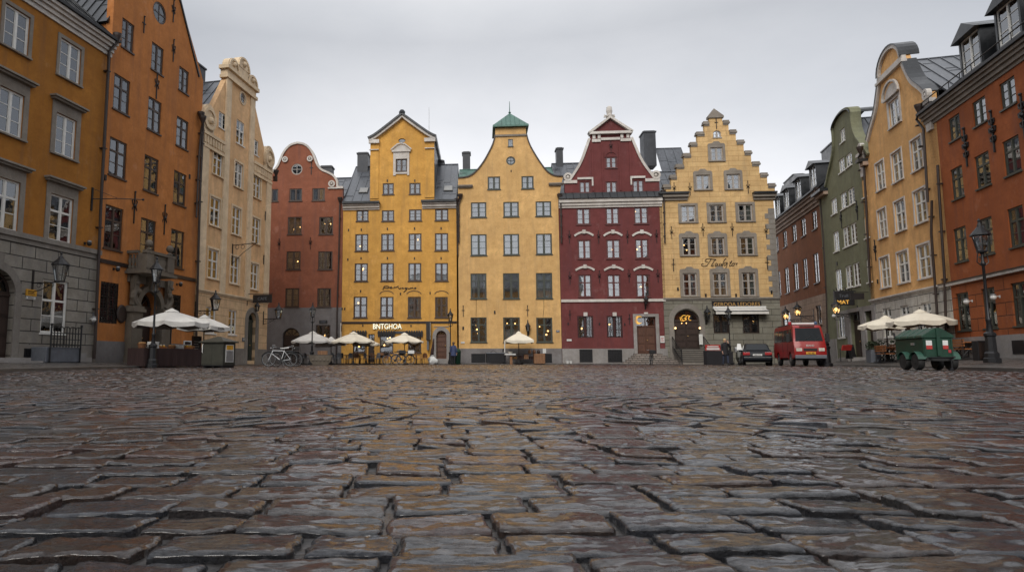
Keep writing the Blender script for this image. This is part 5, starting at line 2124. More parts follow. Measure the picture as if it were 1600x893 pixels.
# ================================================================= exchange building behind the viewer
h = House.__new__(House)
h.u, h.n, h.p = Vector((-1, 0, 0)), Vector((0, -1, 0)), Vector((0, -13, 0))
h.P0, h.rz, h.holes, h.base, h.Z, h.frame, h.rows = Vector((17, -13, 0)), PI, [], 0, PX, 'fr_white', 3
h.root = thing('exchange_building', 'long pale exchange building closing the near side of the square', 'building', h.P0, PI)
for k in range(9):
    for z0, z1 in ((1.3, 3.6), (5.4, 8.4), (9.6, 11.6)):
        h.win(0, 0, 0, 0, raw=(1.4 + k * 3.6, 2.8 + k * 3.6, z0, z1), sur='white_trim', cur='s')
h.wall([(0, -.2), (32, -.2), (32, 12.8), (0, 12.8)], 'ryellow')
h.band(0, 32, 4.3, 4.7, .15, 'white_trim', steps=2, back=-.001)
h.band(-.2, 32.2, 12.81, 13.5, .5, 'white_trim', 'cornice', steps=3, back=.4)
h.street_roof(-.2, 32.2, 13.52, 17, 5.5, mat='roof_dark')
h.body(0, 32, 12.8, 11, 'ryellow')
# ================================================================= ground
def vnoise(x, y, seed=0):
    """smooth value noise, vectorised"""
    xi, yi = np.floor(x).astype(np.int64), np.floor(y).astype(np.int64)
    xf, yf = x - xi, y - yi
    xf, yf = xf * xf * (3 - 2 * xf), yf * yf * (3 - 2 * yf)

    def hsh(a, b):
        n = (a * 374761393 + b * 668265263 + seed * 974634777) & 0xffffffff
        n = ((n ^ (n >> 13)) * 1274126177) & 0xffffffff
        return ((n ^ (n >> 16)) & 0xffff) / 65535.0
    a, b, c, d = hsh(xi, yi), hsh(xi + 1, yi), hsh(xi, yi + 1), hsh(xi + 1, yi + 1)
    return (a * (1 - xf) + b * xf) * (1 - yf) + (c * (1 - xf) + d * xf) * yf


def stone_material():
    m, nt, b = new_mat('wet_cobble_stone')
    at = N(nt, 'ShaderNodeAttribute', attribute_name='tint')
    r = nt.nodes.new('ShaderNodeValToRGB')
    cr = r.color_ramp
    pal = [(0, (.032, .031, .035)), (.17, (.072, .080, .096)), (.34, (.050, .050, .052)), (.46, (.120, .060, .034)), (.58, (.060, .042, .033)),
           (.68, (.135, .055, .038)), (.78, (.095, .072, .052)), (.86, (.048, .044, .045)), (.92, (.22, .125, .105)), (1, (.17, .105, .07))]
    cr.elements[0].position, cr.elements[0].color = 0, rgba(pal[0][1])
    cr.elements[1].position, cr.elements[1].color = 1, rgba(pal[-1][1])
    for p, c in pal[1:-1]:
        cr.elements.new(p).color = rgba(c)
    L(nt, at.outputs['Fac'], r.inputs[0])
    v = coords(nt)
    grain = noise(nt, coords(nt, (13, 42, 30)), 2.0, 8, .78)
    blot = noise(nt, v, 17, 7, .74)
    c = mixc(nt, ramp(nt, grain, .35, .68), mixc(nt, 1.0, r.outputs[0], (.5, .5, .52), 'MULTIPLY'), r.outputs[0])
    c = mixc(nt, ramp(nt, blot, .56, .74), c, (.085, .075, .07))
    c = mixc(nt, 1.0, c, (.56, .57, .61), 'MULTIPLY')
    spk = noise(nt, v, 130, 4, .75)
    c = mixc(nt, 1.0, c, ramp(nt, spk, .34, .66, (.5, .5, .5), (1.5, 1.5, 1.5)), 'MULTIPLY')
    L(nt, c, b.inputs['Base Color'])
    patchy = noise(nt, v, .55, 4, .6)
    mm = N(nt, 'ShaderNodeMath', operation='MULTIPLY')
    L(nt, blot, mm.inputs[0])
    L(nt, patchy, mm.inputs[1])
    L(nt, ramp(nt, mm.outputs[0], .14, .42, (.18,) * 3, (.45,) * 3), b.inputs['Roughness'])
    b.inputs['Specular IOR Level'].default_value = .32
    L(nt, ramp(nt, noise(nt, coords(nt, (10, 40, 26), (5, 2, 1)), 2.0, 8, .8), .36, .54), b.inputs['Coat Weight'])
    b.inputs['Coat Roughness'].default_value = .1
    b.inputs['Coat IOR'].default_value = 1.5
    h1 = N(nt, 'ShaderNodeMath', operation='ADD')
    L(nt, grain, h1.inputs[0])
    L(nt, noise(nt, v, 90, 4, .7), h1.inputs[1])
    fold = N(nt, 'ShaderNodeMath', operation='MULTIPLY_ADD')
    L(nt, noise(nt, coords(nt, (11, 38, 22)), 2.0, 7, .76), fold.inputs[0])
    fold.inputs[1].default_value = .7
    L(nt, h1.outputs[0], fold.inputs[2])
    bump(nt, b, fold.outputs[0], 1.0, .0075)
    return m


def joint_material():
    m, nt, b = new_mat('wet_joint_grit')
    v = coords(nt)
    n = noise(nt, v, 60, 4, .7)
    n2 = noise(nt, v, 3, 4, .6)
    L(nt, mixc(nt, ramp(nt, n, .35, .7), (.016, .015, .015), (.07, .066, .064)), b.inputs['Base Color'])
    L(nt, ramp(nt, n2, .4, .6, (.12,) * 3, (.6,) * 3), b.inputs['Roughness'])
    bump(nt, b, n, .6, .006)
    return m


M['stone_set'] = stone_material()
M['joint'] = joint_material()

big = MB()
big.add([(x, y, -.013) for x, y in ((-400, -400), (400, -400), (400, 400), (-400, 400))], [(0, 1, 2, 3)])
o = big.build('ground', 'joint')
tag(o, kind='structure')

nr = np.random.default_rng(11)
DISCS = [(-1.75, 4.35, 1.75), (2.75, 4.4, 1.95), (-5.6, 8.6, 2.4), (6.9, 8.8, 2.5), (.6, 9.6, 1.9), (-4.5, 15.5, 3.2), (8.5, 16, 3.4), (1.8, 21, 3.2)]


def kerb_w(y):
    return np.interp(y, [0, 14, 18, 24, 29, 36, 44, 48, 60], [-11.3, -11.3, -11.6, -12.1, -12.4, -11.6, -10.3, -9.6, -9.6])


def kerb_e(y):
    return np.interp(y, [0, 14, 18.2, 21.8, 29.8, 42, 48, 60], [16, 16, 16.7, 17.9, 21.5, 26.0, 27.5, 29])


quads = []
y = -2.5
row = 0
while y < 52.2:
    pitch = .160 if y < 9 else (.185 if y < 22 else .21)
    pitch *= nr.uniform(.9, 1.12)
    y1 = y + pitch
    ym = (y + y1) / 2
    yy = max(ym, 1.0)
    xa, xb = max(-1.0 * yy - 2.5, kerb_w(ym) + .1), min(1.25 * yy + 2.5, kerb_e(ym) - .1)
    mean = .24 if y < 9 else (.30 if y < 22 else .36)
    n = int((xb - xa) / mean) + 6
    ls = nr.uniform(mean * .68, mean * 1.36, n)
    xs = xa + np.concatenate([[0], np.cumsum(ls)]) + nr.uniform(-.2, 0)
    # rows wander a little
    wa = lambda x, k: .05 * np.sin(x * .45 + row * .013 + 1.1) + .025 * np.sin(x * 1.3 + row * .05)
    for i in range(n):
        a, c = xs[i], xs[i + 1]
        if a > xb:
            break
        j = nr.normal(0, .005, 4)
        quads.append([(a + j[0], y + wa(a, 0)), (c + j[1], y + wa(c, 0)), (c + j[2], y1 + wa(c, 0)), (a + j[3], y1 + wa(a, 0))])
    y = y1
    row += 1
Q = np.array(quads)
keep = np.ones(len(Q), bool)
for cx, cy, rr in DISCS:
    cen = Q.mean(1)
    d = np.hypot(cen[:, 0] - cx, cen[:, 1] - cy)
    keep &= ~((d < rr - .02))
    dd = np.hypot(Q[:, :, 0] - cx, Q[:, :, 1] - cy)
    ins = dd < rr + .012
    f = np.where(ins, (rr + .012) / np.maximum(dd, .01), 1)
    Q[:, :, 0] = cx + (Q[:, :, 0] - cx) * f
    Q[:, :, 1] = cy + (Q[:, :, 1] - cy) * f
Q = list(Q[keep])
NROW = len(Q)
for cx, cy, rr in DISCS:
    n = max(3, int(rr / (.185 if cy < 12 else .21)))
    for k in range(n):
        r0, r1 = rr * k / n, rr * (k + 1) / n
        r1 -= .04 if k % 2 else .012
        rm = (r0 + r1) / 2
        m = max(4, int(2 * PI * rm / (.27 if cy < 12 else .32)))
        ph = nr.uniform(0, 6)
        cuts = ph + (np.arange(m) + nr.uniform(-.18, .18, m)) * 2 * PI / m
        for i in range(m):
            a0, a1 = cuts[i], cuts[(i + 1) % m] + (2 * PI if i == m - 1 else 0)
            Q.append(np.array([(cx + r1 * math.cos(a0), cy + r1 * math.sin(a0)), (cx + r0 * math.cos(a0), cy + r0 * math.sin(a0)),
                               (cx + r0 * math.cos(a1), cy + r0 * math.sin(a1)), (cx + r1 * math.cos(a1), cy + r1 * math.sin(a1))]))
Q = np.array(Q)
cen = Q.mean(1)
isring = np.arange(len(Q)) >= NROW
gap = np.where(isring, 1.3, 1)[:, None, None] * nr.uniform(.0025, .006, (len(Q), 1, 1)) * np.where(cen[:, 1] > 14, 1.3, 1)[:, None, None]
ext = np.sqrt(((Q - cen[:, None, :]) ** 2).sum(2, keepdims=True)) + 1e-6
Q = Q + (cen[:, None, :] - Q) / ext * gap * 1.25
ok = (ext[:, :, 0].min(1) > .045)
Q, cen = Q[ok], cen[ok]
dist = np.hypot(cen[:, 0], cen[:, 1])

VS, FS, TI, SM = [], [], [], []
vo = 0


def lod(sel, s, t):
    global vo
    q = Q[sel]
    n = len(q)
    if not n:
        return
    s, t = np.array(s), np.array(t)
    SS, TT = np.meshgrid(s, t)
    ss, tt = SS.ravel(), TT.ravel()
    # rounded plan corners
    k = .97
    corner = (np.abs(ss) > .93) & (np.abs(tt) > .8)
    ss2 = np.where(corner, ss * k, ss)
    tt2 = np.where(corner, tt * (k - .02), tt)
    w = np.stack([(1 - ss2) * (1 - tt2), (1 + ss2) * (1 - tt2), (1 + ss2) * (1 + tt2), (1 - ss2) * (1 + tt2)], 1) / 4
    P = np.einsum('vk,nkd->nvd', w, q)
    e = np.maximum(np.abs(ss), np.abs(tt))
    hs = (np.hypot(*(q[:, 1] - q[:, 0]).T) + np.hypot(*(q[:, 2] - q[:, 3]).T)) / 4
    ht = (np.hypot(*(q[:, 3] - q[:, 0]).T) + np.hypot(*(q[:, 2] - q[:, 1]).T)) / 4
    de = np.minimum((1 - np.abs(ss))[None] * hs[:, None], (1 - np.abs(tt))[None] * ht[:, None])
    bw = .022 if len(s) < 9 else .015 if len(s) < 16 else .012
    z = np.where(e[None] > .99, -.06, -.009 * np.clip(1 - de / bw, 0, 1) ** 2 - (.017 if len(s) < 9 else .004 if len(s) < 16 else .001) * tt[None] ** 2)
    q_ = .55 if len(s) > 15 else (.7 if len(s) > 9 else .6)
    z += q_ * (nr.normal(0, .0042, (n, 1)) + nr.normal(0, .0055, (n, 1)) * ss + nr.normal(0, .005, (n, 1)) * tt)
    x, y_ = P[:, :, 0], P[:, :, 1]
    z += .016 * (vnoise(x * .6, y_ * .6, 3) - .5)
    if len(s) > 15:
        z += .006 * (vnoise(x * 9, y_ * 26, 1) - .5) + .005 * (vnoise(x * 26, y_ * 75, 2) - .5) + .0035 * (vnoise(x * 70, y_ * 130, 4) - .5)
        P = P + (np.stack([vnoise(x * 45, y_ * 45, 5), vnoise(x * 45, y_ * 45, 6)], 2) - .5) * .011
    if 9 < len(s) < 16:
        z += .007 * (vnoise(x * 8, y_ * 20, 1) - .5) + .0025 * (vnoise(x * 22, y_ * 60, 2) - .5)
    elif len(s) < 9:
        z += np.tile(nr.normal(0, .0026, (n, len(t), 1)), (1, 1, len(s))).reshape(n, -1) * (e < .95)
    V = np.concatenate([P, z[:, :, None]], 2).reshape(-1, 3)
    a, b = len(t), len(s)
    idx = np.arange(a * b).reshape(a, b)
    f = np.stack([idx[:-1, :-1], idx[:-1, 1:], idx[1:, 1:], idx[1:, :-1]], 2).reshape(-1, 4)
    F = (f[None] + (np.arange(n) * a * b)[:, None, None]).reshape(-1, 4) + vo
    VS.append(V)
    inner = np.zeros((a - 1, b - 1), bool)
    inner[1:-1, 1:-1] = True
    SM.append(np.tile(inner.ravel(), n))
    FS.append(F)
    TI.append(np.repeat(nr.random(n), a * b))
    vo += len(V)


g9 = [-1, -.97, -.9, -.76, -.6, -.45, -.3, -.15, 0, .15, .3, .45, .6, .76, .9, .97, 1]
g6 = [-1, -.97, -.88, -.66, -.4, -.13, .13, .4, .66, .88, .97, 1]
lod(dist < 3.2, [-1, -.98, -.93, -.82, -.7, -.58, -.46, -.34, -.22, -.1, .02, .14, .26, .38, .5, .62, .74, .84, .93, .98, 1], g9)
lod((dist >= 3.2) & (dist < 9), g6, [-1, -.96, -.84, -.62, -.4, -.2, 0, .2, .4, .62, .84, .96, 1])
lod((dist >= 9), [-1, -.94, .94, 1], [-1, -.9, -.5, 0, .5, .9, 1])
V, Fq, T = np.concatenate(VS), np.concatenate(FS), np.concatenate(TI)
me = bpy.data.meshes.new('cobblestone_paving')
me.vertices.add(len(V))
me.vertices.foreach_set('co', V.ravel())
me.loops.add(Fq.size)
me.loops.foreach_set('vertex_index', Fq.ravel())
me.polygons.add(len(Fq))
me.polygons.foreach_set('loop_start', np.arange(0, Fq.size, 4))
me.polygons.foreach_set('use_smooth', np.concatenate(SM))
me.update(calc_edges=True)
at = me.attributes.new('tint', 'FLOAT', 'POINT')
at.data.foreach_set('value', T)
me.materials.append(M['stone_set'])
me.validate()
o = bpy.data.objects.new('cobblestone_paving', me)
COL.objects.link(o)
tag(o, kind='structure')
print('stones', len(Q), 'verts', len(V))


# ------------------------------------------------------------------ pavements
def pave_material():
    m, nt, b = new_mat('pavement_setts')
    v = coords(nt)
    br = N(nt, 'ShaderNodeTexVoronoi')
    br.inputs['Scale'].default_value = 7.5
    L(nt, v, br.inputs['Vector'])
    ed = N(nt, 'ShaderNodeTexVoronoi', feature='DISTANCE_TO_EDGE')
    ed.inputs['Scale'].default_value = 7.5
    L(nt, v, ed.inputs['Vector'])
    j = ramp(nt, ed.outputs['Distance'], .02, .12)
    c = mixc(nt, ramp(nt, br.outputs['Color'], .2, .8), (.05, .046, .042), (.115, .10, .09))
    c = mixc(nt, j, (.03, .028, .027), c)
    L(nt, c, b.inputs['Base Color'])
    L(nt, ramp(nt, noise(nt, v, 1.2, 4), .35, .7, (.2,) * 3, (.55,) * 3), b.inputs['Roughness'])
    bump(nt, b, j, .6, .02)
    return m


M['pave'] = pave_material()


def sheet(name, rows_, mat, kerb_drop=True):
    """rows_: lists of points across the strip, kerb edge first"""
    mb = MB()
    k = len(rows_[0])
    vs = [p for r_ in rows_ for p in r_]
    fs = [(i * k + j, i * k + j + 1, (i + 1) * k + j + 1, (i + 1) * k + j) for i in range(len(rows_) - 1) for j in range(k - 1)]
    mb.add(vs, fs)
    o_ = mb.build(name, mat)
    return tag(o_, kind='structure')


def strip_pavement(name, kerb, wallx, ys, zk, zw):
    rows_, kb = [], MB()
    for y_ in ys:
        xk, xw = float(kerb(y_)), wallx(y_)
        z0, z1 = zk(y_), zw(y_)
        s_ = 1 if xw > xk else -1
        rows_.append([(xk + s_ * .28 + (xw + s_ * .6 - xk - s_ * .28) * t, y_, z0 + (z1 - z0) * t) for t in (0, .25, .5, .75, 1)])
    sheet(name, rows_, 'pave')
    s_ = 1 if wallx(20) > kerb(20) else -1
    vs = []
    for y_ in ys:
        xk, z0 = float(kerb(y_)), zk(y_)
        vs += [(xk, y_, -.08), (xk + s_ * .015, y_, z0 - .012), (xk + s_ * .05, y_, z0 + .004), (xk + s_ * .29, y_, z0 + .004), (xk + s_ * .29, y_, -.08)]
    fs = []
    for i in range(len(ys) - 1):
        for j in range(5):
            fs.append((i * 5 + j, i * 5 + (j + 1) % 5, (i + 1) * 5 + (j + 1) % 5, (i + 1) * 5 + j))
    kb.add(vs, fs)
    o_ = kb.build('kerb', 'kerb')
    tag(o_, kind='structure')


ys = [6 + i * 1.0 for i in range(47)]
strip_pavement('pavement_west', kerb_w, lambda y_: -22.4 + .234 * y_, ys, lambda y_: np.interp(y_, [0, 34, 44, 60], [.11, .08, .02, .01]), lambda y_: np.interp(y_, [0, 30, 40, 50], [.3, .3, .14, .05]))
ys = [4 + i * 1.0 for i in range(62)]
strip_pavement('pavement_east', kerb_e, lambda y_: 17.75 + .265 * y_, ys, lambda y_: np.interp(y_, [0, 30, 50], [.11, .11, .05]), lambda y_: np.interp(y_, [0, 40, 66], [.5, .45, .35]))
mb = MB()
vs = []
for x in np.linspace(-13.5, 28, 30):
    yw = 54 - .09 * x
    vs += [(x, yw - 1.75, -.08), (x, yw - 1.74, .055), (x, yw - 1.45, .06), (x, yw + .5, .10)]
mb.add(vs, [(i * 4 + j, i * 4 + j + 1, i * 4 + j + 5, i * 4 + j + 4) for i in range(29) for j in range(3)])
tag(mb.build('pavement_north', 'pave'), kind='structure')
# lane floors beyond the corners
mb = MB().add([(-26, 46, -.012), (-9, 46, -.012), (-9, 100, -.012), (-26, 100, -.012)], [(0, 1, 2, 3)])
mb.add([(27, 50, -.008), (45, 50, -.008), (45, 100, -.008), (27, 100, -.008)], [(0, 1, 2, 3)])
tag(mb.build('lane_paving', 'pave'), kind='structure')
# ================================================================= street things
def gz(x, y):
    kw, ke = float(kerb_w(y)), float(kerb_e(y))
    if x < kw and y < 50:
        a = float(np.interp(y, [0, 34, 44, 60], [.11, .08, .02, .01]))
        b = float(np.interp(y, [0, 30, 40, 50], [.3, .3, .14, .05]))
        wx = -22.4 + .234 * y
        return a + (b - a) * min(1, max(0, (kw - x) / max(.5, kw - wx)))
    if x > ke:
        a = float(np.interp(y, [0, 30, 50], [.11, .11, .05]))
        b = float(np.interp(y, [0, 40, 66], [.5, .45, .35]))
        wx = 17.75 + .265 * y
        return a + (b - a) * min(1, max(0, (x - ke) / max(.5, wx - ke)))
    yw = 54 - .09 * x
    if y > yw - 1.72:
        return .06
    return .0


def pos(px, Y, dz=0.):
    p = at_y(px, Y)
    p.z = gz(p.x, p.y) + dz
    return p


def on_wall(h, px, py, y=0.):
    h.Z = PX
    u, z = h.pt(px, py)
    return h.world(u, y, z), h.rz


# ------------------------------------------------------------------ lamps
def lantern(mb_frame, mb_glass, z, r=.24, hgt=.62, n=6):
    """tapered lantern, wide at the top"""
    r0 = r * .58
    for i in range(n):
        w = 2 * PI * i / n
        mb_frame.tube([(r0 * math.cos(w), r0 * math.sin(w), z), (r * math.cos(w), r * math.sin(w), z + hgt)], .016, 4)
    mb_frame.lathe([(r0 + .03, -.03), (r0 + .03, .02), (r0 - .02, .03)], (0, 0, z), n)
    mb_frame.lathe([(r + .01, 0), (r + .07, .02), (r + .05, .06), (r * .7, .2), (r * .35, .3), (r * .3, .36), (.05, .4), (.035, .46), (.055, .5), (.01, .58)], (0, 0, z + hgt), 12)
    mb_glass.lathe([(r0 - .008, .03), (r - .008, hgt - .01)], (0, 0, z), n)


def lamp_post(name='street_lamp', height=4.6):
    root = thing(name, '', 'street lamp', (0, 0, 0), 0)
    mb = MB()
    mb.lathe([(.24, 0), (.24, .14), (.2, .17), (.2, .3), (.155, .36), (.14, .82), (.17, .86), (.17, .93), (.1, .99)], n=8, rot=PI / 8)
    mb.build('lamp_base', 'black', root)
    mb = MB()
    mb.lathe([(.09, .985), (.065, 1.3), (.08, 1.33), (.08, 1.4), (.05, 1.45), (.038, height - 1.5), (.07, height - 1.46), (.07, height - 1.4), (.04, height - 1.35), (.036, height - 1.12), (.09, height - 1.06)], n=10)
    for s_ in (-1, 1):
        mb.tube([(s_ * .04, 0, height - 1.5), (s_ * .19, 0, height - 1.38), (s_ * .15, 0, height - 1.12), (s_ * .09, 0, height - 1.05)], .016, 5)
    mb.build('lamp_pole', 'black', root, smooth=True)
    f, g = MB(), MB()
    lantern(f, g, height - 1.03, .22, .5)
    fo = f.build('lantern', 'black', root)
    g.build('lantern_glass', 'lamp_glass', fo)
    MB().sphere((0, 0, height - .78), .07, 8).build('lamp_bulb', 'paper', fo)
    return root


lamp0 = lamp_post()
GL = 'cast iron lamp posts round the square'
for i, (px, Y, sc, lab) in enumerate((
        (238, 29, 1.06, 'black street lamp in front of the portal with the balcony'),
        (1551, 23.6, 1.13, 'tall black street lamp before the rust orange house'),
        (487, 46.5, .95, 'slim black street lamp beside the stone planter'),
        (704, 52.2, .94, 'black street lamp by the arched wooden door of the cafe house'),
        (1142, 48.0, .93, 'black street lamp standing before the long white awning'))):
    p = pos(px, Y)
    if i == 0:
        o = lamp0
        o.location = p
        o['label'] = lab
        o.scale = (sc,) * 3
    else:
        o = place_copy(lamp0, lab, p, 0, sc)
    o['group'] = GL


def wall_lantern(lab, h, px, py, arm=.9, size=1.0, lit=False, py_base=None, hang=False, group='lanterns fixed to house fronts'):
    wpos, rz = on_wall(h, px, py, 0)
    o = thing('wall_lantern', lab, 'lantern', wpos, rz, group)
    mb = MB()
    mb.box(-.05, .05, -.05, -.004, -.45, .5)
    mb.tube([(0, -.03, -.05), (0, -arm, -.05)], .025, 5)
    mb.tube([(0, -.03, -.42), (0, -arm * .3, -.36), (0, -arm * .62, -.18), (0, -arm * .75, -.05)], .02, 5)
    for t in (.25, .5, .72):
        mb.ring((0, 0), .0, .0, 0, 0) if False else None
        mb.tube([(0, -arm * t + .09 * math.sin(q), -.16 + .09 * math.cos(q)) for q in [k * PI / 3 for k in range(6)]], .014, 4, closed=True)
    mb.build('bracket', 'black', o)
    f, g = MB(), MB()
    lantern(f, g, 0, .24 * size, .52 * size)
    T = Matrix.Translation((0, -arm, -.02))
    fo = f.xf(T).build('lantern_frame', 'black', o)
    g.xf(T).build('lantern_glass', 'lamp_glass', fo)
    MB().sphere((0, -arm, .26 * size), .11 * size if lit else .05, 8).build('lamp_bulb', 'warm' if lit else 'paper', fo)
    return o


wall_lantern('black wall lantern on a scrolled bracket above the ochre house shop window', H['ochre'], 50, 440, arm=1.35, size=1.25)
wall_lantern('black wall lantern on the corner of the cream house over the stall parasol', H['cream'], 305, 484, arm=1.3, size=1.15)
wall_lantern('black wall lantern at the end of the cream house beside its arched door', H['cream'], 411, 497, arm=1.2, size=1.1)
wall_lantern('small black lantern over the wine red house door', H['wine'], 1008, 474, arm=.35, size=.6)
wall_lantern('small black lantern on the pale honey yellow wall by the parasol', H['honey'], 824.5, 517, arm=.3, size=.7)
wall_lantern('black lantern on the grey stone wall beside the arched entrance stair', H['stepped'], 1102.5, 498, arm=.45, size=.95)
wall_lantern('lit lantern glowing over the green house door', H['green'], 1341, 489, arm=1.3, size=1.1, lit=True)
wall_lantern('lit lantern in the lane beside the cream stone wall, the higher of two', H['lane'], 1272, 492, arm=1.2, size=1.15, lit=True)
wall_lantern('lit lantern deeper in the lane, the lower of two', H['lane'], 1252, 498, arm=1.2, size=1.15, lit=True)
for px, lab in ((1054.5, 'round lit globe on the jamb of the arched entrance nearest the wine red house'), (1092.5, 'round lit globe on the jamb of the arched entrance nearest the menu board')):
    wpos, rz = on_wall(H['stepped'], px, 514, 0)
    o = thing('globe_lamp', lab, 'lamp', wpos, rz, 'globe lamps of the arched entrance')
    MB().box(-.04, .04, -.05, -.035, -.12, .1).tube([(0, -.04, -.04), (0, -.16, -.06), (0, -.16, 0)], .018, 5).build('lamp_arm', 'black', o)
    MB().sphere((0, -.16, .08), .075, 10).build('lamp_globe', 'warm_dim', o)

# ------------------------------------------------------------------ parasols


def parasol(name, lab, px, Y, width, ztop, zedge, n=8, mat='canvas', valance=.22, rz=.3, group=None, writing=None, pole=True, tilt=0):
    p = pos(px, Y)
    o = thing(name, lab, 'parasol', p, rz, group)
    r = width / 2
    mb = MB()
    rows_ = [(.10, 0), (.35, .22), (.68, .57), (1.0, 1.0)]
    nn = n * 4
    vs = []
    for f_, d in rows_:
        for j in range(nn):
            w = 2 * PI * j / nn
            k = j % 4
            # straight edges between the ribs, cloth sagging a little
            a0, a1 = 2 * PI * (j // 4) / n, 2 * PI * (j // 4 + 1) / n
            t = k / 4
            x = (math.cos(a0) * (1 - t) + math.cos(a1) * t) * r * f_
            y = (math.sin(a0) * (1 - t) + math.sin(a1) * t) * r * f_
            sag = .045 * math.sin(PI * t) * f_ * width / 3
            vs.append((x, y, ztop - (ztop - zedge) * d - sag))
    for j in range(nn):
        x, y, z = vs[3 * nn + j]
        k = j % 4
        drop = valance * (1 + .12 * math.sin(j * 2.3)) - (.05 if k == 0 else 0)
        q = 1.0 + .012 * math.sin(j * 1.7)
        vs.append((x * q, y * q, z - drop))
    m = len(rows_) + 1
    fs = [(i * nn + j, i * nn + (j + 1) % nn, (i + 1) * nn + (j + 1) % nn, (i + 1) * nn + j) for i in range(m - 1) for j in range(nn)]
    fs.append(tuple(range(nn)))
    mb.add(vs, fs)
    c = mb.build('canopy', mat, o)
    sm = c.modifiers.new('cloth', 'SOLIDIFY')
    sm.thickness = .012
    MB().lathe([(r * .2, ztop - .03), (r * .17, ztop + .03), (r * .06, ztop + .12), (.02, ztop + .17)], n=n).build('canopy_vent', mat, c)
    pm = MB().lathe([(.03, .06), (.03, ztop + .12), (.045, ztop + .14), (.02, ztop + .24)], n=8)
    pm.build('pole', 'gutter', o)
    rb = MB()
    for i in range(n):
        w = 2 * PI * i / n
        rb.tube([(.04 * math.cos(w), .04 * math.sin(w), ztop - .05), (r * .97 * math.cos(w), r * .97 * math.sin(w), zedge - .03)], .014, 4)
        rb.tube([(.05 * math.cos(w), .05 * math.sin(w), zedge - .25), (r * .5 * math.cos(w), r * .5 * math.sin(w), ztop - (ztop - zedge) * .4 - .06)], .01, 4)
    rb.build('ribs', 'wood', o)
    MB().lathe([(.32, 0), (.32, .07), (.1, .1), (.06, .3)], n=12).build('base', 'black', o)
    if writing:
        tb = MB()
        for k in range(n):
            a = 2 * PI * (k + .5) / n
            t_ = MB().text(writing, .2, 0, 0, 0, .006)
            rr = r * math.cos(PI / n) + .03
            M_ = Matrix.Rotation(a + PI / 2, 4, 'Z')
            t_.xf(Matrix.Translation((rr * math.cos(a), rr * math.sin(a), zedge - .05 - valance * .62)) @ M_)
            o_ = len(tb.v)
            tb.add(t_.v, t_.f)
        tb.build('lettering', 'ink', c)
    return o


GP = 'parasols set out on the square'
parasol('parasol', 'broad white parasol over the market stall before the stone portal', 265, 31.2, 3.5, 2.62, 2.1, 8, 'canvas_white', rz=.2, group=GP)
parasol('parasol', 'white parasol at the cream house corner with lettering on its hem', 317, 34.0, 2.7, 2.52, 2.05, 4, 'canvas_white', rz=.55, group=GP, writing='SCOPA')
parasol('parasol', 'white parasol before the grey arched doorway beside the stone planter', 488, 49.5, 3.2, 2.35, 1.75, 8, 'canvas_white', rz=.1, group=GP, valance=.15)
parasol('parasol', 'white parasol partly hidden between two others by the cafe drainpipe', 517, 51.2, 2.4, 2.0, 1.62, 8, 'canvas_white', rz=.3, group=GP, valance=.14)
parasol('parasol', 'cream parasol by the first cafe window under the lit letters', 552, 49.6, 3.3, 2.32, 1.72, 8, 'canvas', rz=.2, group=GP, valance=.12)
parasol('parasol', 'small cream parasol tucked behind another at the cafe door', 572, 51.6, 2.2, 1.95, 1.6, 8, 'canvas', rz=.3, group=GP, valance=.14)
parasol('parasol', 'cream parasol between the second and third cafe windows behind two bicycles', 632, 50.5, 3.0, 2.28, 1.75, 8, 'canvas', rz=.2, group=GP, valance=.1)
parasol('parasol', 'cream parasol standing alone before the pale honey yellow house', 811, 51.6, 2.95, 2.38, 1.82, 4, 'canvas', rz=.75, group=GP, valance=.22)
parasol('parasol', 'cream parasol over the benches nearest the green house', 1389, 36.0, 2.6, 2.36, 1.96, 8, 'canvas', rz=.25, group=GP)
parasol('parasol', 'large cream parasol rising behind the green trailer', 1444, 33.0, 2.9, 2.40, 1.94, 8, 'canvas', rz=.1, group=GP)


# ------------------------------------------------------------------ market stall on the west pavement
p = pos(262, 30.6)
rz_w = math.atan2(1, .12) - PI / 2 + R(90) * 0
o = thing('market_stall', 'market stall table draped in dark cloth under the broad white parasol', 'stall', p, R(62))
L_, W_ = 3.5, 1.0
MB().box(-L_ / 2, L_ / 2, -W_ / 2, W_ / 2, .8, .84).build('tabletop', 'wood', o)
mb = MB()
k = 40
for a, b, c, d in (((-L_ / 2 - .02, -W_ / 2 - .02), (L_ / 2 + .02, -W_ / 2 - .02), 0, 0), ((L_ / 2 + .02, -W_ / 2 - .02), (L_ / 2 + .02, W_ / 2 + .02), 0, 0),
                   ((L_ / 2 + .02, W_ / 2 + .02), (-L_ / 2 - .02, W_ / 2 + .02), 0, 0), ((-L_ / 2 - .02, W_ / 2 + .02), (-L_ / 2 - .02, -W_ / 2 - .02), 0, 0)):
    vs = []
    for i in range(k + 1):
        t = i / k
        x, y = a[0] + (b[0] - a[0]) * t, a[1] + (b[1] - a[1]) * t
        f_ = .02 * math.sin(i * 1.3) + .015 * math.sin(i * .6)
        nx, ny = (b[1] - a[1]), -(b[0] - a[0])
        ln = math.hypot(nx, ny)
        vs += [(x, y, .85), (x + nx / ln * f_, y + ny / ln * f_, .05)]
    mb.add(vs, [(2 * i, 2 * i + 2, 2 * i + 3, 2 * i + 1) for i in range(k)])
mb.box(-L_ / 2 - .02, L_ / 2 + .02, -W_ / 2 - .02, W_ / 2 + .02, .845, .856)
mb.build('tablecloth', 'dark_cloth', o)
mb = MB()
for sx in (-1, 1):
    for sy in (-1, 1):
        MB().box(sx * (L_ / 2 - .1) - .03, sx * (L_ / 2 - .1) + .03, sy * (W_ / 2 - .1) - .03, sy * (W_ / 2 - .1) + .03, 0, .8).build('leg', 'wood', o)
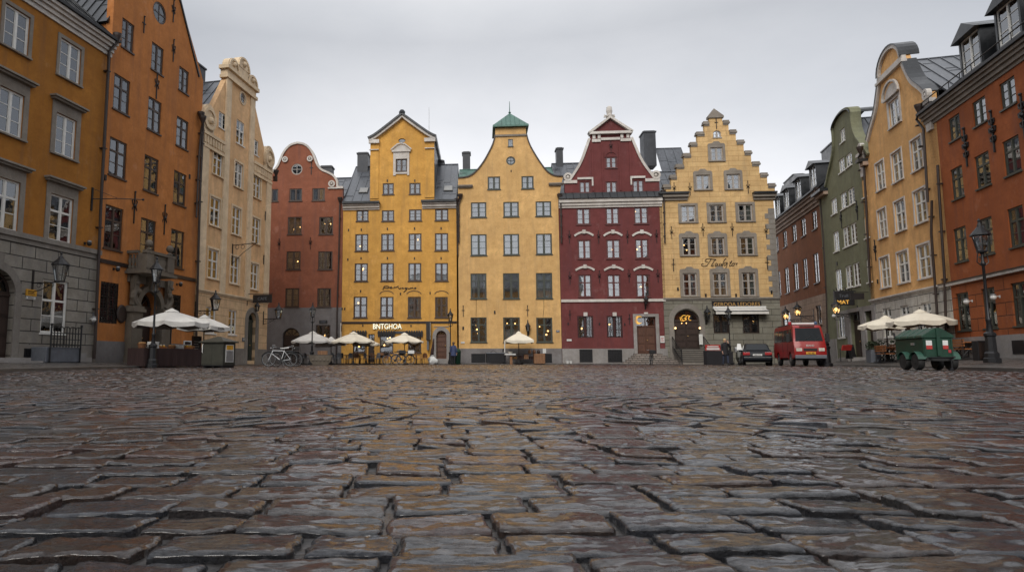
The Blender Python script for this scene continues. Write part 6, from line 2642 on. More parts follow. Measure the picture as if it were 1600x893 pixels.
Ms = Matrix.Translation(p) @ Matrix.Rotation(R(62), 4, 'Z')
GOODS = [('bread_basket', 'bread basket', 'goods'), ('folded_shirt_pile', 'white cloth pile', 'white'), ('jar_tray', 'tray of jars', 'wood_orange'), ('book_box', 'box', 'blue_jacket')]
specs = [(-1.45, 0, 'wicker', .42, .34), (-.95, -.1, 'white', .36, .3), (-.4, .1, 'tray', .5, .16), (.1, -.12, 'wicker', .4, .2), (.6, .05, 'white', .44, .18), (1.05, -.1, 'tray', .36, .2), (1.45, .05, 'wicker', .32, .16)]
gl = {'wicker': ['wicker basket heaped with buns at the lamp post end of the stall', 'shallow wicker basket of buns in the middle of the stall', 'small wicker basket at the far end of the stall'],
      'white': ['tall white folded cloth stack on the stall next to the first basket', 'low white cloth bundle on the stall beside a wooden tray'],
      'tray': ['wooden tray of jars on the stall between cloth and basket', 'small wooden tray of jars on the stall near its far end']}
cnt = {}
for x, y, kd, s_, hh in specs:
    i = cnt.get(kd, 0)
    cnt[kd] = i + 1
    q = Ms @ Vector((x, y, .857))
    if kd == 'wicker':
        g = thing('bread_basket', gl[kd][i], 'basket', q, R(62), 'goods on the market stall')
        MB().lathe([(s_ * .36, 0), (s_ * .5, hh * .6), (s_ * .52, hh * .62), (s_ * .45, hh * .55), (s_ * .3, .03)], n=14).build('basket', 'rattan', g)
        mb = MB()
        for k in range(9):
            w = k * 2.4
            mb.sphere((s_ * .27 * math.cos(w) * (k / 9) ** .5, s_ * .27 * math.sin(w) * (k / 9) ** .5, hh * .62), .085, 8, sc=(1.2, .9, .7))
        mb.build('buns', 'goods', g)
        g.children[1]['kind'] = 'stuff'
    elif kd == 'white':
        mb = MB()
        for k in range(4):
            mb.box(-s_ / 2 + .02 * (k % 2), s_ / 2 - .015 * (k % 3), -.2, .2 - .02 * (k % 2), hh * k / 4 + .001, hh * (k + 1) / 4 - .006)
        g = mb.build('folded_cloth', 'white', bevel=.012)
        g.location, g.rotation_euler = q, (0, 0, R(62) + .2)
        tag(g, gl[kd][i], 'cloth', 'goods on the market stall')
    else:
        g = thing('jar_tray', gl[kd][i], 'tray', q, R(62), 'goods on the market stall')
        mb = MB().box(-s_ / 2, s_ / 2, -.18, .18, 0, .02)
        mb.box(-s_ / 2, s_ / 2, -.18, -.16, .021, .09).box(-s_ / 2, s_ / 2, .16, .18, .021, .09).box(-s_ / 2, -s_ / 2 + .02, -.159, .159, .021, .09).box(s_ / 2 - .02, s_ / 2, -.159, .159, .021, .09)
        mb.build('tray', 'wood_orange', g)
        for k in range(6):
            cx_, cy_ = -s_ / 2 + .08 + (s_ - .16) * (k % 3) / 2, -.08 + .16 * (k // 3)
            j = MB().lathe([(.045, 0), (.05, .02), (.05, hh * .7), (.035, hh * .8)], (cx_, cy_, .021), 10).build('jar', 'sign_gold' if k % 2 else 'amber', g)
            MB().lathe([(.042, 0), (.042, .03)], (cx_, cy_, .022 + hh * .8), 10).build('jar_lid', 'white', j)
# framed boards on the wall side
for px, Y, lab, w_, hh, mt in ((292, 36.6, 'white framed dark menu board leaning by the orange house drainpipe', .55, 1.0, 'white'), (306, 34.4, 'tall brown framed menu board standing at the end of the market stall', .6, 1.25, 'door')):
    g = thing('menu_board', lab, 'menu board', pos(px, Y), R(60), 'menu boards by the stall')
    MB().prism([(-w_ / 2, .25), (w_ / 2, .25), (w_ / 2, .25 + hh), (-w_ / 2, .25 + hh)], -.03, .03, 0, [[(-w_ / 2 + .06, .31), (w_ / 2 - .06, .31), (w_ / 2 - .06, .19 + hh), (-w_ / 2 + .06, .19 + hh)]]).build('frame', mt, g)
    MB().box(-w_ / 2 + .055, w_ / 2 - .055, -.012, .012, .3, .2 + hh).build('panel', 'sign_black', g)
    MB().box(-w_ / 2 + .05, -w_ / 2 + .1, -.02, .02, 0, .249).box(w_ / 2 - .1, w_ / 2 - .05, -.02, .02, 0, .249).box(-w_ / 2, w_ / 2, -.2, .2, -.0, .03).build('stand', mt, g)
    tb = MB()
    for k in range(7):
        tb.box(-w_ * .3, w_ * rng.uniform(.05, .3), -.016, -.0125, .3 + hh * (.12 + .1 * k), .3 + hh * (.12 + .1 * k) + .02)
    tb.build('chalk_lines', 'paper', g)

# ------------------------------------------------------------------ dark kiosk
p = pos(341, 28.2)
o = thing('utility_kiosk', 'dark brown green kiosk with a low pitched roof and a poster panel', 'kiosk', p, R(-22))
mb = MB()
mb.box(-.56, .56, -.4, .4, .12, 1.06)
for x0 in (-.54, .02):
    mb.box(x0, x0 + .52, -.412, -.401, .18, 1.0)
mb.box(.561, .572, -.34, .34, .18, 1.0)
mb.build('body', 'kiosk', o, bevel=.008)
mb = MB()
for x in (-.5, -.05, .42):
    mb.box(x, x + .12, -.36, .36, 0, .119)
mb.box(-.58, .58, -.42, .42, .08, .119)
mb.build('feet', 'black', o)
mb = MB().slab([(-.66, -.5), (.66, -.5), (.66, .5), (-.66, .5)], 1.061, 1.11)
mb.add([(-.64, -.48, 1.111), (.64, -.48, 1.111), (.64, .48, 1.111), (-.64, .48, 1.111), (-.1, 0, 1.33), (.1, 0, 1.33)], [(0, 1, 5, 4), (1, 2, 5), (2, 3, 4, 5), (3, 0, 4)])
mb.build('roof', 'kiosk', o)
MB().tube([(-.47, -.43, .62), (-.47, -.47, .66), (-.47, -.47, .96), (-.47, -.43, 1.0)], .018, 6).build('handle', 'white', o)
pb = MB().box(.573, .585, -.22, .24, .26, .72).box(.573, .585, -.22, .24, .76, .96)
pb.mi = [0] * 6 + [1] * 6
pp = MB().box(.573, .585, -.26, .26, .24, .98).build('poster_frame', 'white', o)
MB().box(.586, .59, -.22, .22, .27, .72).build('poster', 'steel', pp)
MB().box(.586, .59, -.22, .22, .76, .95).build('yellow_poster', 'amber', pp)

# ------------------------------------------------------------------ iron railing over the cellar hatch, ochre house
h = H['ochre']
h.Z = PX
u0, u1 = h.pt(79, 540, -.9)[0], h.pt(126, 540, -.9)[0]
wp = h.world(u0, -.9, gz(-15, 27))
o = thing('cellar_railing', 'black iron lattice railing over a grey cellar hatch at the ochre house', 'railing', wp, h.rz)
w_ = u1 - u0
mb = MB()
for i in range(11):
    x = w_ * i / 10
    mb.tube([(x, 0, .62), (x, 0, 1.42 + (.06 if i % 2 else .0))], .022, 5)
for z in (.7, .95, 1.2):
    mb.tube([(0, 0, z), (w_, 0, z)], .02, 5)
for i in range(5):
    x = w_ * (i + .5) / 5
    mb.tube([(x + w_ / 10 * math.cos(t), 0, 1.36 + .12 * math.sin(t)) for t in [PI * k / 8 for k in range(9)]], .022, 5)
for x in (0, w_):
    mb.tube([(x, 0, 0), (x, 0, 1.5)], .035, 6)
    mb.sphere((x, 0, 1.54), .06, 8)
mb.build('iron_railing', 'black', o)
MB().box(-.15, w_ + .05, .05, .85, 0, .62).build('cellar_hatch', 'blue_grey', o, bevel=.02)
mb = MB().box(w_ + .08, w_ + .5, .1, .85, 0, .4).box(w_ + .502, w_ + .85, .1, .85, 0, .2)
mb.build('stone_step', 'granite', o)

# small signs and fittings on the west side


def wall_sign(name, lab, cat, h, x0, x1, y0, y1, mat='sign_black', out=.04, text=None, tmat='paper', size=None, thick=.04, group=None, border=None):
    h.Z = PX
    r_ = h.rect(x0, x1, y0, y1)
    cu_, cz_ = (r_[0] + r_[1]) / 2, (r_[2] + r_[3]) / 2
    w_, hh = r_[1] - r_[0], r_[3] - r_[2]
    o_ = thing(name, lab, cat, h.world(cu_, -out, cz_), h.rz, group)
    b_ = MB().box(-w_ / 2, w_ / 2, -thick, 0, -hh / 2, hh / 2).build('board', mat, o_)
    if border:
        MB().prism([(-w_ / 2 - .03, -hh / 2 - .03), (w_ / 2 + .03, -hh / 2 - .03), (w_ / 2 + .03, hh / 2 + .03), (-w_ / 2 - .03, hh / 2 + .03)], -thick - .01, .01, 0,
                   [[(-w_ / 2 + .001, -hh / 2 + .001), (w_ / 2 - .001, -hh / 2 + .001), (w_ / 2 - .001, hh / 2 - .001), (-w_ / 2 + .001, hh / 2 - .001)]]).build('border', border, o_)
    if text:
        size = size or hh * .6
        MB().text(text, size, 0, -thick - .008, -size * .33, .012).build('lettering', tmat, b_)
    else:
        tb = MB()
        for k in range(3):
            z = hh * (.22 - .22 * k)
            tb.box(-w_ * .34, w_ * (.34 - .1 * (k % 2)), -thick - .006, -thick - .001, z - hh * .045, z + hh * .045)
        tb.build('text_lines', tmat, b_)
    return o_


wall_sign('house_plaque', 'orange plaque reading cafe on the ochre house stone wall', 'plaque', H['ochre'], 38.5, 55, 452, 462, 'amber', .04, None, 'ink')
wall_sign('house_plaque', 'small white plaque just below the orange one on the stone wall', 'plaque', H['ochre'], 39, 53, 463, 467.5, 'white', .04, None, 'ink')
bpy.data.objects['house_plaque']['label'] = 'orange plaque on the blocky stone wall of the ochre house'
wall_sign('house_plaque', 'dark lettered plaque on the orange house beside its drainpipe', 'plaque', H['orange'], 143.5, 151.5, 489, 507, 'blue_grey', .02, None, 'paper')
wpos, rz = on_wall(H['orange'], 188.5, 490)
o = MB().lathe([(.02, 0), (.36, 0), (.36, .04), (.3, .07), (.02, .08)], n=20, axis='y').xf(Matrix.Diagonal((1, -1, 1.25, 1))).build('oval_plaque', 'gutter')
o.location, o.rotation_euler = wpos + Vector((.03, 0, 0)), (0, 0, rz)
tag(o, 'dark oval plaque between the grilled window and the stone portal', 'plaque')


def camera_unit(lab, h, px, py, mat='white', s_=1.):
    wpos, rz = on_wall(h, px, py)
    o_ = thing('security_camera', lab, 'camera', wpos, rz, 'security cameras on the house fronts')
    MB().box(-.05, .05, -.03, -.003, -.06, .06).tube([(0, -.03, 0), (0, -.2, .02)], .02, 6).build('camera_arm', mat, o_)
    MB().sphere((0, -.26, -.03), .11 * s_, 10).build('camera_dome', mat, o_)
    MB().lathe([(.1 * s_, 0), (.1 * s_, .05), (.06, .07)], (0, -.26, .05 * s_), 10).build('camera_cap', 'steel', o_)
    return o_


camera_unit('white dome camera on the stone wall edge beside the drainpipe of the ochre house', H['ochre'], 139, 498)
camera_unit('white dome camera on the rust orange wall beside its first street window', H['rust'], 1520, 470, s_=1.1)
camera_unit('white dome camera on the rust orange wall behind the lamp post', H['rust'], 1563, 463, s_=1.1)
camera_unit('black spotlight on the ochre house above the stone band', H['ochre'], 132, 380, 'black')
camera_unit('dark spotlight above the grilled window of the orange house', H['orange'], 177, 420, 'black')
camera_unit('dark spotlight on the orange house beyond the balcony', H['orange'], 276, 444, 'black')
# flag rods and sign brackets
wpos, rz = on_wall(H['ochre'], 143, 311)
o = thing('iron_rod_bracket', 'long thin iron rod bracket crossing from the ochre house to the orange house', 'bracket', wpos, rz)
mb = MB().box(-.05, .05, -.05, -.003, -.55, .55)
mb.tube([(0, -.05, 0), (.6, -.9, .12), (1.35, -1.75, .2)], .022, 5)
mb.sphere((1.35, -1.75, .2), .06, 6)
mb.tube([(0, -.04, .5), (.6, -.9, .14)], .01, 4)
mb.build('rod', 'black', o)
wpos, rz = on_wall(H['cream'], 363, 388)
o = thing('scrolled_sign_bracket', 'empty scrolled iron sign bracket high on the cream house', 'bracket', wpos, rz)
mb = MB().box(-.04, .04, -.05, -.003, -1.1, .3)
mb.tube([(0, -.04, .2), (0, -1.8, .3)], .025, 5).tube([(0, -.04, -1.0), (0, -.8, -.3), (0, -1.7, .28)], .02, 5)
for q in (.35, .75):
    mb.tube([(0, -q + .13 * math.sin(k * PI / 4), .08 + .13 * math.cos(k * PI / 4)) for k in range(8)], .016, 4, closed=True)
mb.build('iron_bracket', 'black', o)
h = H['cream']
wpos, rz = on_wall(h, 386, 466)
o = thing('hanging_sign', 'black hanging sign board on a bracket over the cream house doorway', 'sign', wpos, rz)
MB().box(-.04, .04, -.04, -.003, -.5, .4).tube([(0, -.04, .3), (0, -1.9, .3)], .025, 5).build('bracket', 'black', o)
b = MB().box(-.03, .03, -1.85, -.45, -.32, .24).build('sign_board', 'sign_black', o)
tb = MB().text('CAFE', .3, 0, 0, 0, .01)
tb.xf(Matrix.Translation((-.036, -1.15, -.14)) @ Matrix.Rotation(R(-90), 4, 'Z'))
tb.build('lettering', 'blue_grey', b)
wpos, rz = on_wall(h, 397, 481)
o = thing('door_lantern', 'small dark lantern over the arch of the dark green door', 'lantern', wpos, rz)
f, g = MB(), MB()
lantern(f, g, -.2, .14, .3)
fo = f.xf(Matrix.Translation((0, -.25, 0))).tube([(0, 0, .3), (0, -.25, .3)], .018, 5).build('lantern_frame', 'black', o)
g.xf(Matrix.Translation((0, -.25, 0))).build('lantern_glass', 'lamp_glass', fo)
wall_sign('house_plaque', 'small dark plaque beside the dark green door of the cream house', 'plaque', H['cream'], 377.5, 382.5, 527, 533, 'blue_grey', .025)
wall_sign('name_sign', 'black name sign over the lit window of the brick red house', 'sign', H['brick'], 499, 511.5, 500, 505, 'sign_black', .01, None, 'blue_grey')
wall_sign('white_plaque', 'small white plaque low on the pale honey yellow wall by the litter bin', 'plaque', H['honey'], 720, 726, 533.5, 536, 'white', .01)
wall_sign('white_plaque', 'white plaque on the wine red wall above the plinth', 'plaque', H['wine'], 885.5, 893, 529.5, 532.5, 'white', .01)
wall_sign('notice_sheet', 'white notice sheet fixed beside the wine red house door', 'notice', H['wine'], 1031.5, 1038, 524.5, 535, 'white', .01, None, 'red_sign')
wall_sign('notice_sheet', 'white notice sheet above the cellar grille behind the parasol stall', 'notice', H['honey'], 848, 853, 544.5, 551.5, 'white', .07)
wall_sign('blue_plaque', 'small blue number plaque at the edge of the pale honey yellow house', 'plaque', H['honey'], 869, 874, 515.5, 518.5, 'bike_blue', .01)
wall_sign('menu_case', 'tall white lit menu case at the top of the entrance stair', 'menu case', H['stepped'], 1090, 1095.5, 522, 538, 'white', .35)

# ------------------------------------------------------------------ writing on the back row
h = H['yellow']
h.Z = PX
u0, z0 = h.pt(583, 513.8)
u1, z1 = h.pt(627.5, 507)
o = thing('lit_letter_sign', 'row of lit white capital letters above the cafe windows', 'sign', h.world((u0 + u1) / 2, -.06, z0), h.rz)
tb = MB().text('BNTGHOA', .62, 0, -.05, 0, .1)
xs_ = [v[0] for v in tb.v]
k = (u1 - u0) / (max(xs_) - min(xs_))
tb.xf(Matrix.Diagonal((k, 1, 1, 1)))
lo = tb.build('letters', 'sign_white', o)
bk = MB().text('BNTGHOA', .62, .04, .03, -.035, .06)
bk.xf(Matrix.Diagonal((k, 1, 1, 1)))
bk.build('letter_shadow_plate', 'ink', lo)
wall_sign('small_sign', 'small black sign strip beside the lit letters', 'sign', h, 615, 634.5, 517, 521, 'sign_black', .03, None, 'blue_grey')
wpos, rz = on_wall(h, 668.5, 517)
o = thing('projecting_sign', 'upright black and white box sign on the yellow wall', 'sign', wpos, rz)
MB().box(-.1, .22, -.5, -.1, -.75, .75).build('sign_box', 'sign_black', o)
MB().box(.221, .24, -.48, -.12, -.7, .7).build('white_face', 'white', o)
MB().box(-.05, .1, -.4, -.003, -1.55, -.8).build('lower_panel', 'blue_grey', o)
MB().tube([(0, -.1, .5), (0, -.003, .5)], .03, 5).build('sign_arm', 'black', o)
wpos, rz = on_wall(h, 534.5, 514)
o = thing('hanging_banner', 'white and dark banner hanging from a bracket at the cafe corner', 'banner', wpos, rz)
MB().tube([(0, -.003, .55), (0, -.7, .55)], .025, 5).build('bracket', 'black', o)
MB().box(-.02, .02, -.62, -.12, -.75, .5).build('banner_cloth', 'white', o)
MB().box(-.03, .03, -.5, -.25, -.2, .3).build('banner_emblem', 'sign_black', o)


def strokes(name, lab, h, Z, lines, r_, mat='ink'):
    h.Z = Z
    mb_ = MB()
    P0 = None
    for pts in lines:
        P = [h.pt(*p) for p in pts]
        if P0 is None:
            P0 = P[0]
        q = smooth_line([(a - P0[0], b - P0[1]) for a, b in P], 3)
        mb_.tube([(a, -.025, b) for a, b in q], r_, 5)
    o_ = mb_.build('painted_lettering' if False else name, mat)
    o_.location = h.world(P0[0], 0, P0[1])
    o_.rotation_euler = (0, 0, h.rz)
    return tag(o_, lab, 'lettering')


ZW = zz(585, 435, 20)
strokes('script_sign', 'dark flowing script letters on the warm yellow wall over the arched window heads', H['yellow'], ZW, [
    [(262, 352), (275, 330), (290, 290), (310, 245), (380, 235), (450, 252), (455, 285), (400, 300), (300, 292)],
    [(480, 285), (540, 265), (520, 255), (495, 290), (515, 305), (570, 285)],
    [(605, 300), (625, 262), (650, 275), (700, 262), (735, 240), (755, 235)],
    [(755, 275), (765, 310), (800, 318), (830, 290), (835, 310)],
    [(905, 285), (870, 290), (875, 310), (920, 305)],
    [(1010, 290), (960, 290), (950, 312), (1000, 315), (1025, 290), (1000, 345), (950, 395), (915, 432)],
    [(1050, 290), (1060, 315), (1110, 312), (1130, 288), (1135, 310)],
    [(1150, 310), (1170, 288), (1200, 292), (1210, 310)],
    [(1300, 285), (1255, 292), (1250, 312), (1310, 305)]], .036)
ZX = zz(1080, 395, 17.78)
strokes('script_sign', 'brown copperplate script across the stepped gable house', H['stepped'], ZX, [
    [(340, 305), (310, 300), (285, 320), (300, 360), (370, 365), (430, 350), (490, 270), (540, 190), (570, 165)],
    [(470, 250), (400, 240), (385, 210), (430, 170), (520, 160), (600, 175), (680, 180)],
    [(690, 190), (640, 210), (600, 280), (550, 360), (580, 365), (620, 340)],
    [(700, 270), (660, 350), (690, 365), (740, 290), (720, 360), (760, 365), (800, 290)],
    [(810, 280), (770, 345), (800, 365), (850, 300), (840, 360)],
    [(970, 160), (930, 180), (880, 290), (860, 380), (850, 430), (835, 400)],
    [(985, 265), (930, 270), (905, 330), (930, 355), (980, 300), (1000, 260), (980, 380), (930, 450), (890, 480), (870, 450)],
    [(1130, 215), (1080, 300), (1060, 360), (1100, 360), (1140, 300)],
    [(1060, 260), (1130, 255)],
    [(1180, 280), (1140, 300), (1130, 350), (1160, 360), (1200, 310), (1190, 275)],
    [(1220, 285), (1250, 290), (1240, 350)], [(1250, 300), (1275, 280), (1285, 300)]], .026)
h = H['stepped']
o = wall_sign('shop_sign', 'black shop sign board with gilded capitals above the white awning', 'sign', h, 1112, 1188.5, 470.3, 480.2, 'sign_black', .05, 'GERODA LEDORES', 'sign_gold', .42, thick=.08)
h.Z = ZD
a0_, az = h.pt(335, 447)
a1_ = h.pt(670, 447)[0]
o = thing('awning', 'long white rolled awning above the grilled shop windows', 'awning', h.world(a0_, 0, az), h.rz)
w_ = a1_ - a0_
MB().box(0, w_, -.28, -.035, -.13, .06).build('awning_case', 'white', o, bevel=.02)
MB().add([(0.02, -.2, -.132), (w_ - .02, -.2, -.132), (w_ - .02, -.75, -.32), (.02, -.75, -.32), (.02, -.76, -.58), (w_ - .02, -.76, -.58)], [(0, 1, 2, 3), (3, 2, 5, 4)]).build('awning_cloth', 'canvas_white', o)
mb = MB().tube([(0.03, -.78, -.33), (w_ - .03, -.78, -.33)], .035, 6)
for x in (.25, w_ - .25):
    mb.tube([(x, -.2, -.15), (x, -.76, -.33)], .025, 5)
mb.build('awning_arm', 'steel', o)
h.Z = ZR if False else ZD
u_, z_ = h.pt(170, 515)
o = thing('gilded_monogram', 'gilded curling monogram in the arched fanlight of the stone entrance', 'emblem', h.world(u_, .14, z_), h.rz)
mb = MB()
for pts in ([(.05, .3), (-.25, .32), (-.4, .1), (-.3, -.2), (-.05, -.22), (.0, 0), (-.18, .02)], [(.1, -.2), (.05, .1), (.25, .32), (.45, .2), (.3, .05)], [(.5, .3), (.35, .05), (.4, -.2), (.6, -.2)], [(-.55, .15), (-.5, -.25), (-.2, -.3)]):
    mb.tube([(x * .72, 0, z * .72) for x, z in smooth_line([(a, b) for a, b in pts], 3)], .028, 5)
mb.build('gilded_strokes', 'gold', o)
MB().sphere((.05, .02, -.38), .045, 8).sphere((-.3, .02, -.38), .035, 8).build('spot_bulbs', 'warm', o)
wpos, rz = on_wall(H['wine'], 997, 499.5)
o = thing('crescent_sign', 'yellow crescent moon emblem in the fanlight corner of the wine red house', 'emblem', wpos, rz)
mb = MB().prism(arc(0, 0, .34, R(35), R(325), 16) + list(reversed(arc(.13, 0, .24, R(55), R(305), 12))), -.12, -.06)
mb.build('crescent', 'gold', o)
# green house signs
h = H['green']
wpos, rz = on_wall(h, 1338, 466)
o = thing('lit_box_sign', 'black projecting box sign with lit orange letters on the green house', 'sign', wpos, rz)
b = MB().box(-.12, .12, -1.35, -.15, -.45, .5).build('sign_box', 'sign_black', o, bevel=.02)
mb = MB()
for i in range(7):
    mb.tube([(0, -.22 - i * .18, .49), (0, -.22 - i * .18 + rng.uniform(-.06, .06), .62 + .07 * (i % 3))], .03, 4)
mb.tube([(0, -1.35, .52), (0, -.02, .52)], .03, 5)
mb.build('crest_spikes', 'black', o)
tb = MB().text('MAT', .36, 0, 0, 0, .02)
tb.xf(Matrix.Translation((.132, -.85, -.36)) @ Matrix.Rotation(R(90), 4, 'Z'))
tb.build('lit_letters', 'gold', b)
tb = MB().text('Trull', .3, 0, 0, 0, .02)
tb.xf(Matrix.Translation((.132, -.8, .1)) @ Matrix.Rotation(R(90), 4, 'Z'))
tb.build('plain_letters', 'blue_grey', b)
wpos, rz = on_wall(h, 1357, 462)
o = thing('hanging_sign', 'small black hanging sign near the corner of the green house', 'sign', wpos, rz)
MB().tube([(0, -.003, .25), (0, -1.1, .25)], .02, 5).build('bracket', 'black', o)
MB().box(-.025, .025, -1.05, -.25, -.22, .2).build('sign_board', 'sign_black', o)
wpos, rz = on_wall(h, 1313, 500)
o = thing('globe_lamp', 'white globe lamp on a bracket beside the green house door', 'lamp', wpos, rz)
MB().box(-.04, .04, -.04, -.003, -1.0, .1).tube([(0, -.03, 0), (0, -.35, .05), (0, -.4, .2)], .02, 5).build('lamp_arm', 'black', o)
MB().sphere((0, -.4, .32), .13, 10).build('lamp_globe', 'white', o)
# ================================================================= vehicles, bicycles, furniture, people
def wheel(mb_t, mb_r, c, r, w, axis='y', n=20, rim=.62):
    mb_t.lathe([(r * .6, -w / 2), (r * .9, -w / 2), (r, -w * .3), (r, w * .3), (r * .9, w / 2), (r * .6, w / 2)], c, n, axis=axis)
    mb_r.lathe([(.02, -w / 2 - .005), (r * rim * .35, -w / 2 - .015), (r * rim * .9, -w / 2 + .02), (r * rim, -w / 2 - .004), (r * rim, w / 2 + .004), (r * rim * .9, w / 2 - .02), (r * rim * .35, w / 2 + .015), (.02, w / 2 + .005)], c, n, axis=axis)


def vehicle_wheel(root, c, r, w, tyre='rubber', rim='steel'):
    t, q = MB(), MB()
    wheel(t, q, c, r, w)
    o_ = t.build('wheel', tyre, root, smooth=True)
    q.build('rim', rim, o_, smooth=True)


def profile_body(name, side, wid, mat, root, taper=None, bevel=.05):
    """car shell: side outline (x,z) spread across the width; taper(z) narrows it towards the roof"""
    k = 7
    tr = tessellate_polygon([[Vector((p[0], p[1], 0)) for p in side]])
    n = len(side)
    vs = []
    ys_ = [-1, -.94, -.5, 0, .5, .94, 1]
    for t in ys_:
        for x, z in side:
            f_ = (taper(x, z) if taper else 1)
            shrink = 0 if abs(t) < .99 else .03
            cx_ = 0
            vs.append((x * (1 - shrink * .3), t * wid / 2 * f_, z))
    fs = []
    for i in range(k - 1):
        for j in range(n):
            fs.append((i * n + j, i * n + (j + 1) % n, (i + 1) * n + (j + 1) % n, (i + 1) * n + j))
    fs += [tuple(t) for t in tr] + [tuple((k - 1) * n + i for i in reversed(t)) for t in tr]
    o_ = MB().add(vs, fs).build(name, mat, root, smooth=True)
    if bevel:
        b_ = o_.modifiers.new('edge', 'BEVEL')
        b_.width, b_.segments, b_.limit_method, b_.angle_limit = bevel, 3, 'ANGLE', R(50)
    return o_


def arch_pts(cx, cz, r, a0=PI, a1=0, n=8):
    return [(cx + r * math.cos(a0 + (a1 - a0) * i / n), cz + r * math.sin(a0 + (a1 - a0) * i / n)) for i in range(n + 1)]


# ---- red fire service van: x forward, nose at +x
p = at_y(1249, 37.0)
o = thing('fire_van', 'red fire service van with a blue grey windscreen and roof light bar', 'van', (p.x, p.y, 0), math.atan2(-4.6, -1.35))
o.scale = (1, .88, 1.07)
van = o
side = [(-2.35, .42), (-1.72, .42)] + arch_pts(-1.35, .36, .38) + [(-.97, .42), (1.0, .42)] + arch_pts(1.38, .36, .38) + [(1.76, .42), (2.3, .42), (2.36, .62), (2.33, .98), (2.22, 1.2), (1.95, 1.94), (1.82, 2.03), (1.4, 2.07), (-2.2, 2.07), (-2.36, 1.9), (-2.4, .6)]
tap = lambda x, z: 1 - .13 * max(0, (z - 1.15) / .92) ** 1.2
profile_body('body', side, 1.72, 'red_paint', o, tap, .05)
mb = MB()
ws = [(2.215, 1.25), (1.76, 1.88)]


def facep(x, y, z, d):
    return (x + d * .94, y, z + d * .34)


g = MB()
q = [facep(2.205, -.74, 1.24, .014), facep(2.205, .74, 1.24, .014), facep(1.965, .66, 1.9, .014), facep(1.965, -.66, 1.9, .014)]
q2 = [facep(2.205, -.74, 1.24, -.02), facep(2.205, .74, 1.24, -.02), facep(1.965, .66, 1.9, -.02), facep(1.965, -.66, 1.9, -.02)]
g.add(q + q2, [(0, 1, 2, 3), (7, 6, 5, 4), (0, 4, 5, 1), (1, 5, 6, 2), (2, 6, 7, 3), (3, 7, 4, 0)])
g.build('windscreen', 'car_glass', o)
for s_ in (-1, 1):
    for x0, x1, fr_ in ((1.0, 1.86, 1), (-.1, .86, 0), (-1.2, -.22, 0), (-2.15, -1.32, 0)):
        yb_, yt_ = s_ * .86 * tap(0, 1.24), s_ * .86 * tap(0, 1.86)
        xa_ = x1 - .38 if fr_ else x1
        o1 = .008 * s_
        P = [(x0, yb_ + o1, 1.26), (x1 + (.18 if fr_ else 0), yb_ + o1, 1.26), (xa_ + (.1 if fr_ else 0), yt_ + o1, 1.86), (x0, yt_ + o1, 1.86)]
        P2 = [(a, b - .03 * s_, c) for a, b, c in P]
        MB().add(P + P2, [(0, 1, 2, 3), (7, 6, 5, 4), (0, 4, 5, 1), (1, 5, 6, 2), (2, 6, 7, 3), (3, 7, 4, 0)]).build('side_window', 'car_glass', o)
    for x_ in (.93, -.16):
        MB().box(x_ - .008, x_ + .008, s_ * .866 - .004, s_ * .866 + .004, .5, 1.2).build('door_seam', 'rubber', o)
    vehicle_wheel(o, (1.38, s_ * .74, .33), .33, .2)
    vehicle_wheel(o, (-1.35, s_ * .74, .33), .33, .2)
    m_ = MB().tube([(1.85, s_ * .8, 1.3), (1.95, s_ * 1.0, 1.34)], .025, 5).build('mirror', 'rubber', o)
    MB().box(1.88, 1.98, s_ * 1.07 - .1, s_ * 1.07 + .1, 1.2, 1.62).build('mirror_housing', 'rubber', m_, bevel=.02)
    hl = MB().box(2.325, 2.372, s_ * .6 - .16, s_ * .6 + .16, .74, .9).build('headlight', 'headlight', o, bevel=.015)
    MB().box(2.3, 2.35, s_ * .7 - .1, s_ * .7 + .1, .6, .68).build('indicator', 'amber', o)
MB().box(2.2, 2.42, -.84, .84, .38, .56).build('bumper', 'blue_grey', o, bevel=.03)
MB().box(2.345, 2.366, -.36, .36, .76, .88).build('radiator_grille', 'rubber', o)
b = MB().box(2.405, 2.425, -.26, .26, .6, .71).build('number_plate', 'amber', o)


def front_text(body, size, x, y, z, mat, parent, name='lettering'):
    t_ = MB().text(body, size, 0, 0, 0, .008)
    t_.xf(Matrix.Translation((x, y, z)) @ Matrix.Rotation(R(90), 4, 'Z'))
    return t_.build(name, mat, parent)


front_text('MBL 482', .1, 2.43, 0, .615, 'ink', b)
front_text('BRAND', .13, 2.345, 0, .98, 'white', o)
MB().box(1.9, 1.97, -.4, .4, 1.955, 2.02).build('name_strip', 'ink', o)
lb = MB().box(1.0, 1.28, -.62, .62, 2.1, 2.2).build('light_bar', 'white', o, bevel=.03)
for s_ in (-1, 1):
    MB().lathe([(.09, 0), (.1, .1), (.06, .16)], (1.14, s_ * .72, 2.1), 10).build('beacon', 'taillight' if s_ < 0 else 'bike_blue', lb)
mb = MB()
for s_ in (-1, 1):
    mb.tube([(-2.1, s_ * .6, 2.14), (.8, s_ * .6, 2.14)], .02, 5)
for x in (-2.0, -1.2, -.4, .4):
    mb.tube([(x, -.62, 2.13), (x, .62, 2.13)], .02, 5)
    for s_ in (-1, 1):
        mb.tube([(x, s_ * .6, 2.06), (x, s_ * .6, 2.14)], .018, 4)
mb.build('roof_rack', 'black', o)
MB().box(-2.3, 2.2, -.7, .7, .3, .44).build('underbody', 'rubber', o)
mb = MB()
mb.tube([(2.24, -.3, 1.26), (2.13, .1, 1.5)], .012, 4).tube([(2.24, .3, 1.26), (2.13, .62, 1.48)], .012, 4)
mb.build('wiper', 'rubber', o)

